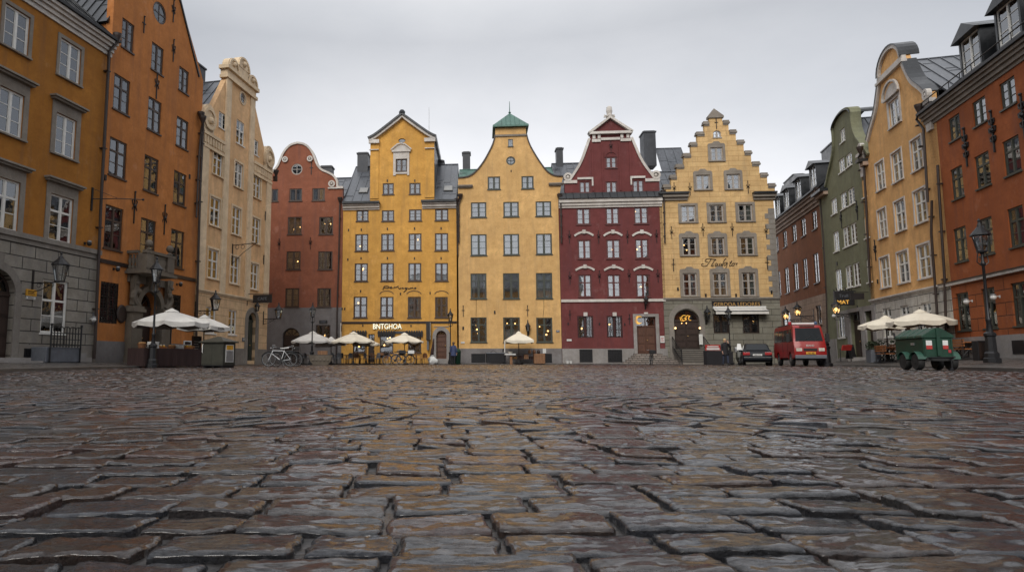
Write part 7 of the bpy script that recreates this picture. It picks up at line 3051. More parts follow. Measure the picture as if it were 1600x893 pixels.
# ---- dark saloon seen from behind: tail at -x
p = at_y(1181, 41.4)
o = thing('dark_saloon_car', 'blue black saloon car parked in front of the stone wall beside the red van', 'car', (p.x, p.y, 0), math.atan2(4.3, 1.9))
o.scale = (.95,) * 3
side = [(-2.2, .3), (-1.72, .28)] + arch_pts(-1.35, .32, .35) + [(-.98, .24), (1.0, .24)] + arch_pts(1.36, .32, .35) + [(1.72, .28), (2.2, .32), (2.24, .6), (2.05, .78), (1.1, .9), (-1.65, .94), (-2.12, .92), (-2.24, .75), (-2.25, .45)]
profile_body('body', side, 1.76, 'car_black', o, lambda x, z: 1 - .06 * abs(x / 2.3) ** 3 - .05 * max(0, (z - .6) / .35), .05)
cab = [(-1.75, .9), (1.15, .88), (.35, 1.36), (.0, 1.42), (-.7, 1.42), (-1.1, 1.36)]
profile_body('cabin', cab, 1.58, 'car_black', o, lambda x, z: 1 - .24 * (z - .88) / .54, .04)
g = MB()
P = [(-1.72, -.62, .955), (-1.72, .62, .955), (-1.15, .52, 1.345), (-1.15, -.52, 1.345)]
P2 = [(a - .02, b, c + .03) for a, b, c in P]
g.add(P + P2, [(3, 2, 1, 0), (4, 5, 6, 7), (0, 4, 5, 1), (1, 5, 6, 2), (2, 6, 7, 3), (3, 7, 4, 0)])
g.build('rear_window', 'car_glass', o)
P = [(1.1, -.62, .94), (1.1, .62, .94), (.4, .52, 1.35), (.4, -.52, 1.35)]
P2 = [(a + .02, b, c + .03) for a, b, c in P]
MB().add(P + P2, [(3, 2, 1, 0), (4, 5, 6, 7), (0, 4, 5, 1), (1, 5, 6, 2), (2, 6, 7, 3), (3, 7, 4, 0)]).build('windscreen', 'car_glass', o)
for s_ in (-1, 1):
    for x0, x1, x2, x3 in ((-.4, .72, .25, -.4), (-1.35, -.5, -.5, -1.05)):
        P = [(x0, s_ * .765, .95), (x1, s_ * .765, .95), (x2, s_ * .655, 1.33), (x3, s_ * .655, 1.33)]
        P2 = [(a, b + .018 * s_, c) for a, b, c in P]
        MB().add(P + P2, [(3, 2, 1, 0), (4, 5, 6, 7), (0, 4, 5, 1), (1, 5, 6, 2), (2, 6, 7, 3), (3, 7, 4, 0)]).build('side_window', 'car_glass', o)
    vehicle_wheel(o, (1.36, s_ * .76, .31), .31, .2)
    vehicle_wheel(o, (-1.35, s_ * .76, .31), .31, .2)
    MB().box(-2.26, -2.1, s_ * .62 - .2, s_ * .62 + .2, .66, .84).build('tail_light', 'taillight', o, bevel=.02)
    MB().box(.7, .84, s_ * .86 - .1, s_ * .86 + .1, .92, 1.04).build('mirror', 'car_black', o, bevel=.03)
b = MB().box(-2.27, -2.25, -.26, .26, .62, .73).build('number_plate', 'white', o)
t_ = MB().text('DKR 517', .1, 0, 0, 0, .006)
t_.xf(Matrix.Translation((-2.275, 0, .64)) @ Matrix.Rotation(R(-90), 4, 'Z')).build('lettering', 'ink', b)
MB().box(-2.3, -2.15, -.8, .8, .34, .52).build('bumper', 'car_black', o, bevel=.04)
MB().box(-2.31, -2.29, -.78, .78, .52, .54).build('chrome_strip', 'steel', o)
MB().box(-2.1, 2.1, -.7, .7, .2, .34).build('underbody', 'rubber', o)

# ---- parked scooter ahead of the saloon, with a white windshield
p = at_y(1155.5, 44.5)
o = thing('motor_scooter', 'dark scooter with a pale windshield parked ahead of the saloon car', 'scooter', (p.x, p.y, 0), math.atan2(-1, -.4))
vehicle_wheel(o, (.6, 0, .25), .25, .12)
vehicle_wheel(o, (-.6, 0, .25), .25, .12)
mb = MB()
mb.prism([(-.85, .35), (-.3, .3), (-.1, .25), (.35, .25), (.45, .5), (.4, .95), (.5, 1.0), (.6, .55), (.75, .45), (.5, .35), (.3, .18), (-.5, .2)] if False else [(-.85, .38), (-.25, .28), (.3, .2), (.48, .3), (.62, .5), (.5, .98), (.4, .95), (.42, .5), (.3, .34), (-.15, .36), (-.2, .72), (-.8, .76)], -.16, .16)
mb.build('scooter_body', 'kiosk', o, bevel=.04)
MB().box(-.8, -.12, -.15, .15, .762, .85).build('seat', 'rubber', o, bevel=.04)
MB().tube([(.42, -.36, 1.05), (.45, 0, 1.0), (.42, .36, 1.05)], .02, 6).build('handlebar', 'black', o)
MB().add([(.5, -.16, 1.0), (.5, .16, 1.0), (.25, .1, 1.42), (.25, -.1, 1.42), (.52, -.16, 1.0), (.52, .16, 1.0), (.27, .1, 1.42), (.27, -.1, 1.42)], [(0, 1, 2, 3), (7, 6, 5, 4), (0, 4, 5, 1), (1, 5, 6, 2), (2, 6, 7, 3), (3, 7, 4, 0)]).build('windshield', 'white', o)
MB().box(-1.0, -.65, -.2, .2, .86, 1.2).build('top_box', 'steel', o, bevel=.03)

# ---- bicycles


def bicycle(lab, px, Y, rz, mat, saddle='rubber', basket=False, group='bicycles parked on the square', box=False, tilt=8):
    p_ = at_y(px, Y)
    o_ = thing('bicycle', lab, 'bicycle', (p_.x, p_.y, gz(p_.x, p_.y) + .004), rz, group)
    o_.rotation_euler = (R(tilt), 0, rz)
    r_ = .34
    for x in (-.52, .53):
        mb_ = MB()
        mb_.tube([(x + r_ * math.cos(t), 0, r_ + r_ * math.sin(t) + .018) for t in [2 * PI * k / 32 for k in range(32)]], .02, 6, closed=True)
        w_ = mb_.build('wheel', 'rubber', o_, smooth=True)
        sb = MB()
        sb.tube([(x + (r_ - .03) * math.cos(t), 0, r_ + .018 + (r_ - .03) * math.sin(t)) for t in [2 * PI * k / 32 for k in range(32)]], .011, 5, closed=True)
        for k in range(14):
            t = 2 * PI * k / 14
            sb.tube([(x, (-.03 if k % 2 else .03), r_ + .018), (x + (r_ - .03) * math.cos(t), 0, r_ + .018 + (r_ - .03) * math.sin(t))], .0025, 3)
        sb.lathe([(.02, -.045), (.02, .045)], (x, 0, r_ + .018), 8, axis='y')
        sb.build('rim', 'steel', w_)
        mg = MB()
        mg.tube([(x + (r_ + .04) * math.cos(t), 0, r_ + .018 + (r_ + .04) * math.sin(t)) for t in [R(20 + 10 * k) for k in range(16)]], .022, 5)
        mg.build('mudguard', 'black', o_)
    zc = r_ + .018
    bb, st, hd, hd2 = (-.06, 0, .29), (-.2, 0, .78), (.36, 0, .8), (.4, 0, .66)
    mb_ = MB()
    for a, b_, rr in ((bb, st, .018), (st, hd, .018), (bb, hd2, .022), (hd, hd2, .022)):
        mb_.tube([a, b_], rr, 8)
    for s_ in (-1, 1):
        mb_.tube([bb, (-.52, s_ * .055, zc)], .012, 6)
        mb_.tube([st, (-.52, s_ * .055, zc)], .011, 6)
        mb_.tube([hd2, (.44, s_ * .05, .6), (.53, s_ * .055, zc)], .013, 6)
    mb_.build('frame', mat, o_)
    MB().tube([st, (-.225, 0, .9)], .013, 6).build('seat_post', 'steel', o_)
    sd = MB().prism([(-.4, .9), (-.14, .89), (.0, .9), (.0, .93), (-.2, .945), (-.4, .97)], -.03, .03)
    sd.prism([(-.42, .91), (-.2, .9), (-.2, .945), (-.42, .97)], -.09, .09)
    sd.build('saddle', saddle, o_, bevel=.015)
    MB().tube([hd, (.34, 0, .98), (.38, 0, 1.02)], .014, 6).tube([(.22, -.3, 1.03), (.36, -.24, 1.03), (.4, 0, 1.02), (.36, .24, 1.03), (.22, .3, 1.03)], .013, 6).build('handlebar', 'steel', o_)
    ck = MB().lathe([(.09, -.006), (.09, .006)], (bb[0], .06, bb[2]), 16, axis='y')
    ck.tube([(bb[0], .07, bb[2]), (bb[0] + .12, .08, bb[2] - .12)], .012, 5).tube([(bb[0], -.07, bb[2]), (bb[0] - .12, -.08, bb[2] + .12)], .012, 5)
    ck.box(bb[0] + .08, bb[0] + .16, .085, .17, bb[2] - .135, bb[2] - .11).box(bb[0] - .16, bb[0] - .08, -.17, -.085, bb[2] + .11, bb[2] + .135)
    ck.tube([(bb[0], .06, bb[2] + .09), (-.52, .05, zc + .035)], .006, 4).tube([(bb[0], .06, bb[2] - .09), (-.52, .05, zc - .035)], .006, 4)
    ck.build('crankset', 'black', o_)
    MB().tube([(-.15, .06, .27), (-.2, .2, .012)], .01, 5).build('kickstand', 'steel', o_)
    cr = MB().tube([(-.72, -.07, .76), (-.3, -.07, .76)], .009, 5).tube([(-.72, .07, .76), (-.3, .07, .76)], .009, 5)
    for x in (-.7, -.55, -.4):
        cr.tube([(x, -.07, .76), (x, .07, .76)], .007, 4)
    cr.tube([(-.68, -.07, .76), (-.53, -.06, zc)], .008, 4).tube([(-.68, .07, .76), (-.53, .06, zc)], .008, 4)
    cr.build('luggage_rack', 'black', o_)
    MB().sphere((.45, 0, .92), .045, 8).build('front_lamp', 'steel', o_)
    if basket:
        bk_ = MB()
        for z in (.78, .88, .98):
            bk_.tube([(.42, -.16, z), (.72, -.16, z), (.72, .16, z), (.42, .16, z)], .008, 4, closed=True)
        for k in range(10):
            x = .42 + .3 * k / 9
            bk_.tube([(x, -.16, .78), (x, -.16, .98)], .005, 3).tube([(x, .16, .78), (x, .16, .98)], .005, 3)
        bk_.box(.43, .71, -.15, .15, .775, .785)
        bk_.build('basket', 'black', o_)
    if box:
        MB().box(-.82, -.36, -.2, .2, .775, 1.02).build('carrier_box', 'white' if box == 'white' else 'black', o_, bevel=.02)
    return o_


bicycle('silver framed bicycle with a white saddle by the cream house corner', 437, 32.6, R(-172), 'bike_white', 'white')
bicycle('dark bicycle parked close behind the silver framed one', 447, 33.4, R(-6), 'black', basket=True)
bicycle('blue bicycle with a dark front basket before the cafe terrace', 616, 47.2, R(-172), 'bike_blue', basket=True, box='black')
bicycle('bicycle with a white carrier box behind the blue bicycle', 630, 48.2, R(-168), 'black', box='white')
bicycle('dark bicycle parked end on before the wine red house steps', 1017, 46.2, R(78), 'black', box='black', tilt=4)

# ---- stone planter


p = at_y(501, 44.5)
o = thing('stone_planter', 'weathered carved stone planter beside the slim street lamp', 'planter', (p.x, p.y, 0), .1)
mb = MB()
mb.prism([(-.5, 0), (.5, 0), (.55, .12), (.66, .2), (.74, .46), (.7, .5), (.78, .54), (.78, .66), (-.78, .66), (-.78, .54), (-.7, .5), (-.74, .46), (-.66, .2), (-.55, .12)], -.4, .4)
for k in range(5):
    mb.sphere((-.5 + .25 * k, -.4, .32), .1, 8, sc=(1, .5, 1))
mb.build('planter_bowl', 'dark_stone', o, bevel=.03)
MB().box(-.7, .7, -.34, .34, .661, .69).build('soil', 'rubber', o)
wb = MB().box(-.2, .45, -.25, .15, .69, .95)
wb.build('wooden_crate', 'wood', o)


# ---- leafy planter plants


def shrub(name, lab, px, Y, w, hgt, z0=0., n=260, group=None):
    p_ = pos(px, Y)
    o_ = thing(name, lab, 'plant', (p_.x, p_.y, p_.z + z0), 0, group)
    mb_ = MB()
    r2 = random.Random(int(px * 7 + Y))
    for i in range(n):
        a, rr, zz_ = r2.uniform(0, 2 * PI), r2.random() ** .5, r2.random()
        c_ = Vector((math.cos(a) * rr * w / 2 * (.5 + .5 * math.sin(PI * (.2 + .7 * zz_))), math.sin(a) * rr * w * .25, hgt * zz_))
        s_ = r2.uniform(.05, .1)
        d1 = Vector((r2.uniform(-1, 1), r2.uniform(-1, 1), r2.uniform(-.3, 1))).normalized() * s_
        d2 = d1.cross(Vector((r2.uniform(-1, 1), r2.uniform(-1, 1), r2.uniform(-1, 1)))).normalized() * s_ * .45
        mb_.add([c_ - d1, c_ + d2, c_ + d1, c_ - d2], [(0, 1, 2, 3)])
    mb_.build('foliage', 'leaf', o_)
    st_ = MB()
    for k in range(6):
        st_.tube([(r2.uniform(-.2, .2) * w, 0, -.1), (r2.uniform(-.4, .4) * w, r2.uniform(-.1, .1), hgt * .8)], .012, 4)
    st_.build('stem', 'gutter', o_)
    return o_


# ---- cafe chairs and tables


def make_chair(name, lab, mat, cat='chair', slat=False):
    o_ = thing(name, lab, cat)
    MB().box(-.21, .21, -.21, .21, .43, .47).build('seat', mat, o_, bevel=.01)
    bk_ = MB()
    bk_.prism([(-.2, .5)] + [(.2, .5)] + arc(0, .72, .2, 0, PI, 8, .16), .19, .225)
    bk_.build('backrest', mat, o_)
    for sx in (-1, 1):
        for sy in (-1, 1):
            MB().tube([(sx * .18, sy * .18, .43), (sx * .2, sy * .2, 0)], .016, 5).build('leg', 'black', o_)
        MB().tube([(sx * .2, .2, .44), (sx * .2, .21, .72), (sx * .22, 0, .68), (sx * .2, -.18, .66), (sx * .2, -.18, .44)], .014, 5).build('armrest', mat, o_)
    return o_


def make_table(name, lab, mat, r=.38, h_=.73):
    o_ = thing(name, lab, 'table')
    MB().lathe([(r, h_ - .03), (r, h_)], n=20).build('tabletop', mat, o_)
    MB().lathe([(.03, .03), (.03, h_ - .031)], n=8).build('column', 'black', o_)
    MB().lathe([(.22, 0), (.22, .02), (.05, .05), (.035, .1)], n=12).build('foot', 'black', o_)
    return o_


ch = make_chair('cafe_chair', '', 'rattan')
chd = make_chair('cafe_chair', '', 'blue_grey')
tb_ = make_table('cafe_table', '', 'wood')
used = {id(ch): 0, id(chd): 0, id(tb_): 0}


def put_copy(src, lab, px, Y, rz, group):
    p_ = pos(px, Y)
    if not used[id(src)]:
        used[id(src)] = 1
        src.location = p_
        src.rotation_euler = (0, 0, rz)
        src['label'] = lab
        c_ = src
    else:
        c_ = place_copy(src, lab, p_, rz)
    c_['group'] = group
    return c_


GC, GT = 'chairs on the cafe terraces', 'tables on the cafe terraces'
CH = [
    (chd, 538, 50.4, 1.2, 'dark chair nearest the cafe corner drainpipe'), (chd, 545, 49.6, -.6, 'dark chair standing before the first cafe parasol pole'),
    (chd, 550, 51.0, 2.6, 'dark chair close behind the first cafe parasol pole'), (ch, 558, 50.2, .4, 'rattan chair below the first cafe window'),
    (ch, 566, 50.8, -1.2, 'rattan chair between the first cafe window and the door'), (chd, 574, 49.8, 2.2, 'dark chair blocking the cafe doorway'),
    (ch, 581, 50.6, .2, 'rattan chair just past the cafe doorway'), (chd, 588, 49.7, -.8, 'dark chair before the wall between door and second window'),
    (ch, 597, 50.4, 2.9, 'rattan chair under the second cafe window'), (ch, 605, 50.9, .5, 'rattan chair behind the blue bicycle front wheel'),
    (ch, 646, 50.6, -1.4, 'rattan chair behind the white carrier box bicycle'), (ch, 655, 49.9, 1.5, 'rattan chair with the round back nearest the arched cafe door'),
    (ch, 662, 50.8, -.5, 'rattan chair pushed against the yellow wall by the upright sign'),
    (chd, 478, 50.8, .8, 'dark chair in front of the grey arched doorway'), (chd, 470, 50.2, -.9, 'dark chair at the bicycle side of the arched doorway'),
    (chd, 522, 50.6, 2.4, 'dark chair under the half hidden parasol'), (chd, 528, 49.9, -.3, 'dark chair before the drainpipe of the brick red house'),
]
for src, px, Y, rz_, lab in CH:
    put_copy(src, lab, px, Y, rz_, GC)
for px, Y, lab in ((541.5, 50.8, 'round wooden table among the dark chairs'), (562, 50.5, 'round wooden table below the first cafe window'), (577.5, 50.3, 'round wooden table by the cafe doorway'),
                   (592.5, 50.2, 'round wooden table under the second cafe window'), (650.5, 50.4, 'round wooden table between two rattan chairs'), (474, 50.6, 'round wooden table at the grey arched doorway'), (525, 51.0, 'round wooden table by the brick red house drainpipe')):
    put_copy(tb_, lab, px, Y, 0, GT)

# ---- benches and tables on the east terrace


def make_bench(lab, w_=1.5):
    o_ = thing('terrace_bench', lab, 'bench')
    MB().box(-w_ / 2, w_ / 2, -.2, .2, .43, .47).build('seat', 'wood_orange', o_)
    mb_ = MB()
    for k in range(3):
        mb_.box(-w_ / 2, w_ / 2, .2, .225, .56 + .12 * k, .65 + .12 * k)
    mb_.build('backrest', 'wood_orange', o_)
    for s_ in (-1, 1):
        x = s_ * (w_ / 2 - .15)
        MB().tube([(x, .22, .9), (x, .21, .45), (x, .24, .02)], .02, 5).tube([(x, -.17, .43), (x, -.2, .02)], .02, 5).tube([(x, -.32, .02), (x, .36, .02)], .02, 5).build('leg', 'black', o_)
    return o_


bn = make_bench('')
tt = thing('terrace_table', '', 'table')
MB().box(-.7, .7, -.35, .35, .71, .75).build('tabletop', 'wood_orange', tt)
for s_ in (-1, 1):
    MB().tube([(s_ * .55, -.28, .02), (s_ * .55, .28, .71)], .02, 5).tube([(s_ * .55, .28, .02), (s_ * .55, -.28, .71)], .02, 5).build('leg', 'black', tt)
used[id(bn)] = used[id(tt)] = 0
rz_e = math.atan2(-1, -.3)
for px, Y, dz, lab in ((1372, 37.4, 0, 'orange wood bench nearest the green house planter'), (1384, 35.0, PI, 'orange wood bench at the kerb under the cream parasol'), (1393, 36.6, 0, 'orange wood bench against the white stone wall'),
                       (1505, 30.2, PI, 'orange wood bench on the lamp post side of the green trailer'), (1512, 31.8, 0, 'orange wood bench by the rust orange house drainpipe')):
    put_copy(bn, lab, px, Y, rz_e + dz, 'benches on the east terrace')
for px, Y, lab in ((1376, 36.2, 'orange wood table nearest the green house'), (1396, 35.2, 'orange wood table under the meeting hems of two parasols'), (1506, 31.2, 'orange wood table between green trailer and lamp post')):
    put_copy(tt, lab, px, Y, rz_e, 'tables on the east terrace')
for px, Y, w_, lab in ((1366, 36.2, .8, 'dark planter trough at the green house end of the terrace'),):
    p_ = pos(px, Y)
    o = thing('planter_trough', lab, 'planter', p_, rz_e)
    MB().prism([(-w_ / 2 + .06, 0), (w_ / 2 - .06, 0), (w_ / 2, .7), (-w_ / 2, .7)], -.25, .25).build('trough', 'blue_grey', o)
    MB().box(-w_ / 2 + .05, w_ / 2 - .05, -.2, .2, .7, .72).build('soil', 'rubber', o)
shrub('planter_shrub', 'low dark shrub growing in the dark terrace trough', 1366, 36.2, .8, .45, .7)
shrub('planter_shrub', 'dark bushy hedge plants behind the orange benches', 1392, 37.6, 2.4, 1.15, 0, 520)

# ---- red stand and dark figure by the green house door
p_ = pos(1318, 43.0)
o = thing('menu_stand', 'red menu stand with dark legs by the green house door', 'menu stand', p_, R(200))
MB().box(-.42, .42, -.03, .03, .78, 1.12).xf(Matrix.Rotation(R(-18), 4, 'X')).build('menu_panel', 'red_sign', o)
MB().box(-.7, -.46, -.03, .03, .8, 1.1).build('side_panel', 'red_sign', o)
for x in (-.6, .36):
    MB().tube([(x, .1, 0), (x, .1, .85)], .025, 5).box(x - .2, x + .2, -.1, .3, 0, .03).build('leg', 'black', o)
p_ = pos(1327, 44.0)
o = thing('folded_sign_board', 'dark folded board leaning by the green house doorstep', 'board', p_, R(200))
MB().prism([(-.3, .02), (.3, .02), (.3, 1.0), (-.3, 1.0)], -.04, .0).xf(Matrix.Rotation(R(-10), 4, 'X')).build('board', 'sign_black', o)
MB().prism([(-.3, .02), (.3, .02), (.3, 1.0), (-.3, 1.0)], .3, .34).xf(Matrix.Rotation(R(10), 4, 'X')).build('rear_board', 'sign_black', o)

# ---- bollard beside the van
p_ = pos(1292, 35.2)
o = thing('bollard', 'thick black iron bollard beside the red van', 'bollard', p_)
MB().lathe([(.27, 0), (.27, .16), (.2, .2), (.17, .9), (.21, .95), (.21, 1.05), (.13, 1.1)], n=10).build('shaft', 'black', o, smooth=True)
MB().lathe([(.15, 1.09), (.17, 1.2), (.1, 1.32), (.03, 1.36)], n=10).build('cap', 'black', o, smooth=True)

# ---- green trailer
p_ = at_y(1468, 21.3)
o = thing('work_trailer', 'bottle green work trailer with pitched lids and pale green mudguards', 'trailer', (p_.x, p_.y, 0), R(-13))
# x along the axle row, front face towards -y
Lx, Ly = .84, 1.9
mb = MB()
mb.box(-Lx / 2 * 1.0, Lx / 2, 0, Ly, .40, 1.04)
mb.build('trailer_body', 'green_paint', o, bevel=.02)
mb = MB().prism([(-Lx / 2 - .05, 1.042), (Lx / 2 + .05, 1.042), (Lx / 2 + .03, 1.12), (.1, 1.36), (-.1, 1.36), (-Lx / 2 - .03, 1.12)], -.03, Ly + .03)
mb.build('pitched_lid', 'green_paint', o, bevel=.015)
mb = MB()
for y in (.45, .95, 1.45):
    mb.prism([(-Lx / 2 - .06, 1.05), (-Lx / 2 - .035, 1.13), (-.1, 1.375), (-.1, 1.36), (-Lx / 2 - .02, 1.11), (-Lx / 2 - .02, 1.05)], y - .03, y + .03)
mb.build('lid_strap', 'green_light', o)
mb = MB().box(-.05, .05, -.06, -.001, .46, 1.36)
for x in (-Lx / 2 + .03, Lx / 2 - .06):
    mb.box(x, x + .03, -.02, -.001, .48, 1.03)
mb.build('front_rib', 'green_paint', o)
for sx in (-1, 1):
    x = sx * (Lx / 2 + .05)
    for y in (.3, 1.12):
        vehicle_wheel(o, (0, 0, 0), .27, .19, 'rubber', 'rubber')
        wobj = [c for c in o.children if c.name.startswith('wheel')][-1]
        wobj.location = (x, y, .27)
        wobj.rotation_euler = (0, 0, R(90))
        mg = MB()
        mg.tube([(0, .34 * math.cos(t), .34 * math.sin(t)) for t in [R(15 + 15 * k) for k in range(11)]], .012, 4)
        vs = []
        for k in range(11):
            t = R(15 + 15 * k)
            for q in (-.13, .13):
                vs.append((q, .34 * math.cos(t), .34 * math.sin(t)))
        mg = MB().add(vs, [(2 * k, 2 * k + 2, 2 * k + 3, 2 * k + 1) for k in range(10)])
        g_ = mg.build('mudguard', 'green_light', o)
        g_.location = (x, y, .27)
        sm = g_.modifiers.new('sheet', 'SOLIDIFY')
        sm.thickness = .02
MB().box(-.38, .38, -.05, Ly + .05, .3, .399).build('chassis', 'rubber', o)
mb = MB().tube([(-.3, -.05, .4), (0, -.75, .4), (.3, -.05, .4)], .03, 6).tube([(0, -.75, .4), (0, -.9, .42)], .035, 6)
mb.build('drawbar', 'black', o)
MB().tube([(0, -.7, .4), (0, -.7, .08)], .02, 6).lathe([(.05, 0), (.06, .03), (.02, .06)], (0, -.7, .02), 8).build('jockey_leg', 'black', o)
for x0, z0, w_, hh in ((-.34, .74, .17, .22), (.13, .74, .15, .22)):
    s_ = MB().box(x0, x0 + w_, -.012, -.002, z0, z0 + hh).build('sticker', 'white', o)
    MB().box(x0, x0 + w_, -.016, -.013, z0 - .06, z0 + .06).build('sticker_red_half', 'red_sign', s_)
MB().box(.27, .35, -.014, -.002, .56, .66).build('red_reflector', 'taillight', o)
MB().tube([(.0, 1.1, 1.34), (.0, 1.1, 1.47), (.16, 1.1, 1.5), (.16, 1.1, 1.42)], .02, 6).build('vent_pipe', 'black', o)
MB().box(-Lx / 2 - .03, -Lx / 2 - .001, .55, .75, .82, .9).build('latch', 'steel', o)
MB().tube([(-Lx / 2 - .02, Ly - .1, 1.05), (-Lx / 2 - .05, Ly - .05, 1.28)], .03, 6).build('rear_post', 'black', o)

# junction box strapped to the tall lamp
p_ = pos(1532, 24.1)
o = thing('junction_box', 'small black junction box at the foot of the tall street lamp', 'box', p_)
MB().box(-.16, .16, -.14, .14, .1, .82).build('housing', 'black', o, bevel=.02)
MB().box(-.13, .13, -.152, -.141, .16, .76).build('box_door', 'gutter', o)

# ---- bins and stall before the pale honey yellow house
p_ = pos(713, 52.0)
o = thing('litter_bin', 'dark green litter bin with a domed lid beside the drainpipe', 'bin', p_)
MB().lathe([(.29, 0), (.33, .05), (.36, .9), (.38, .92), (.38, .98)], n=16).build('bin_body', 'green_paint', o, smooth=True)
MB().lathe([(.38, .98), (.36, 1.08), (.26, 1.2), (.1, 1.26)], n=16).build('lid', 'green_paint', o, smooth=True)
MB().box(-.16, .02, -.372, -.352, .7, .8).build('sticker', 'white', o)
p_ = pos(774, 52.2)
o = thing('wheeled_chest', 'black chest with a raised handle beside the cellar grille', 'chest', p_)
MB().box(-.72, .72, -.35, .35, .06, .78).build('chest_body', 'black', o, bevel=.03)
MB().box(-.76, .76, -.38, .38, .781, .86).build('lid', 'blue_grey', o, bevel=.02)
MB().tube([(.62, 0, .86), (.62, 0, 1.12), (.72, -.1, 1.16)], .05, 6).tube([(-.4, -.2, .86), (-.2, -.2, 1.05), (.1, -.2, .86)], .018, 5).build('handle', 'black', o)
p_ = pos(797, 51.6)
o = thing('serving_table', 'white topped serving table on a wooden leg under the lone parasol', 'table', p_)
MB().box(-.42, .42, -.3, .3, .72, .84).build('tabletop', 'white', o, bevel=.01)
MB().box(-.02, .16, -.15, .05, 0, .719).build('wooden_leg', 'wood', o)
MB().box(-.38, -.3, .15, .25, 0, .719).build('leg', 'black', o)
p_ = pos(797.5, 51.6, .842)
o = thing('serving_bowl', 'pale bowl on the white topped serving table', 'bowl', p_)
MB().lathe([(.08, 0), (.2, .14), (.22, .16), (.19, .15), (.06, .02)], n=14).build('bowl', 'paper', o)
p_ = pos(822, 52.0)
o = thing('display_shelf', 'dark low display shelf full of goods behind the lone parasol', 'shelf', p_)
mb = MB().box(-1.25, 1.25, -.22, .22, .74, .79).box(-1.25, 1.25, -.22, .22, .32, .36).box(-1.25, -1.2, -.22, .22, 0, .739).box(1.2, 1.25, -.22, .22, 0, .739)
mb.build('shelf_frame', 'gutter', o)
for i, x in enumerate((-.9, -.45, 0, .45, .9)):
    MB().box(x - .18, x + .18, -.15, .15, .361, .361 + .2 + .08 * (i % 3)).build('goods_box', ['goods', 'dark_cloth', 'wood', 'dark_cloth', 'goods'][i], o, bevel=.01)
for i, x in enumerate((.3, .65, 1.0)):
    MB().lathe([(.1, 0), (.14, .12), (.1, .26), (.05, .3)], (x, 0, .791), 10).build('goods_jar', ['wood', 'rattan', 'gutter'][i], o)
p_ = pos(842.5, 51.5)
o = thing('wooden_crate', 'pale brown wooden crate standing at the shelf end', 'crate', p_)
mb = MB()
for k in range(5):
    mb.box(-.42, .42, -.26, -.24, .02 + .15 * k, .15 + .15 * k).box(-.42, .42, .24, .26, .02 + .15 * k, .15 + .15 * k)
mb.box(-.42, -.4, -.239, .239, .02, .77).box(.4, .42, -.239, .239, .02, .77).box(-.399, .399, -.239, .239, .02, .05).box(-.399, .399, -.239, .239, .74, .77)
mb.build('slats', 'wood', o)
p_ = pos(788.5, 52.0)
o = thing('white_pole', 'thin white pole beside the lone parasol', 'pole', p_)
MB().tube([(0, 0, .05), (.03, 0, 1.75)], .045, 6).build('shaft', 'white', o)
MB().lathe([(.16, 0), (.16, .04), (.06, .06)], n=10).build('foot', 'black', o)
for px, Y, lab in ((887, 51.9, 'white flower bucket nearer the drainpipe of the wine red house'), (892, 51.9, 'white flower bucket nearer the first grilled cellar window')):
    o = thing('small_bucket', lab, 'bucket', pos(px, Y))
    MB().lathe([(.1, 0), (.14, .22), (.15, .23), (.13, .21)], n=12).build('bucket', 'white', o)
    MB().tube([(-.14, 0, .22), (0, 0, .34), (.14, 0, .22)], .01, 4).build('bucket_handle', 'steel', o)

# white sack by the door
p_ = pos(676, 51.7)
mb = MB()
mb.lathe([(.02, 0), (.3, .02), (.4, .15), (.38, .35), (.26, .52), (.12, .62), (.16, .72), (.05, .74)], n=14)
mb.v = [(x + .07 * math.sin(z * 9 + y * 7), y * .7 + .05 * math.sin(x * 11), z + .03 * math.sin(x * 13 + y * 5)) for x, y, z in mb.v]
o = mb.build('white_sack', 'white', smooth=True)
o.location = p_
tag(o, 'crumpled white sack beside the arched cafe door', 'sack')
p_ = pos(673, 52.0)
o = thing('folded_parasol', 'folded dark red parasol leaning by the arched cafe door', 'parasol', p_)
o.rotation_euler = (0, R(7), 0)
MB().lathe([(.05, .3), (.16, .45), (.12, 1.2), (.05, 1.95), (.02, 2.05)], n=10).build('folded_canopy', 'dark_cloth', o, smooth=True)
MB().lathe([(.02, 0), (.02, .35)], n=6).build('pole', 'black', o)

# sign stand and barrier at the entrance stair
p_ = pos(1114.5, 47.2)
o = thing('menu_cabinet', 'dark cabinet topped with a red and white price board', 'cabinet', p_)
MB().box(-.56, .56, -.3, .3, 0, 1.0).build('cabinet_body', 'coat', o, bevel=.02)
MB().box(-.54, .54, -.06, .0, 1.02, 1.42).build('red_board', 'red_sign', o)
MB().box(-.46, .46, -.075, -.061, 1.06, 1.2).box(-.4, .4, -.075, -.061, 1.26, 1.34).build('white_strip', 'white', o)
p_ = pos(1126, 47.6)
o = thing('dark_barrier', 'low dark canvas barrier between cabinet and lamp post', 'barrier', p_)
MB().box(-.9, .9, -.02, .02, .08, .9).build('canvas_screen', 'coat', o)
for s_ in (-1, 1):
    MB().tube([(s_ * .9, 0, 0), (s_ * .9, 0, .98)], .025, 6).build('post', 'black', o)


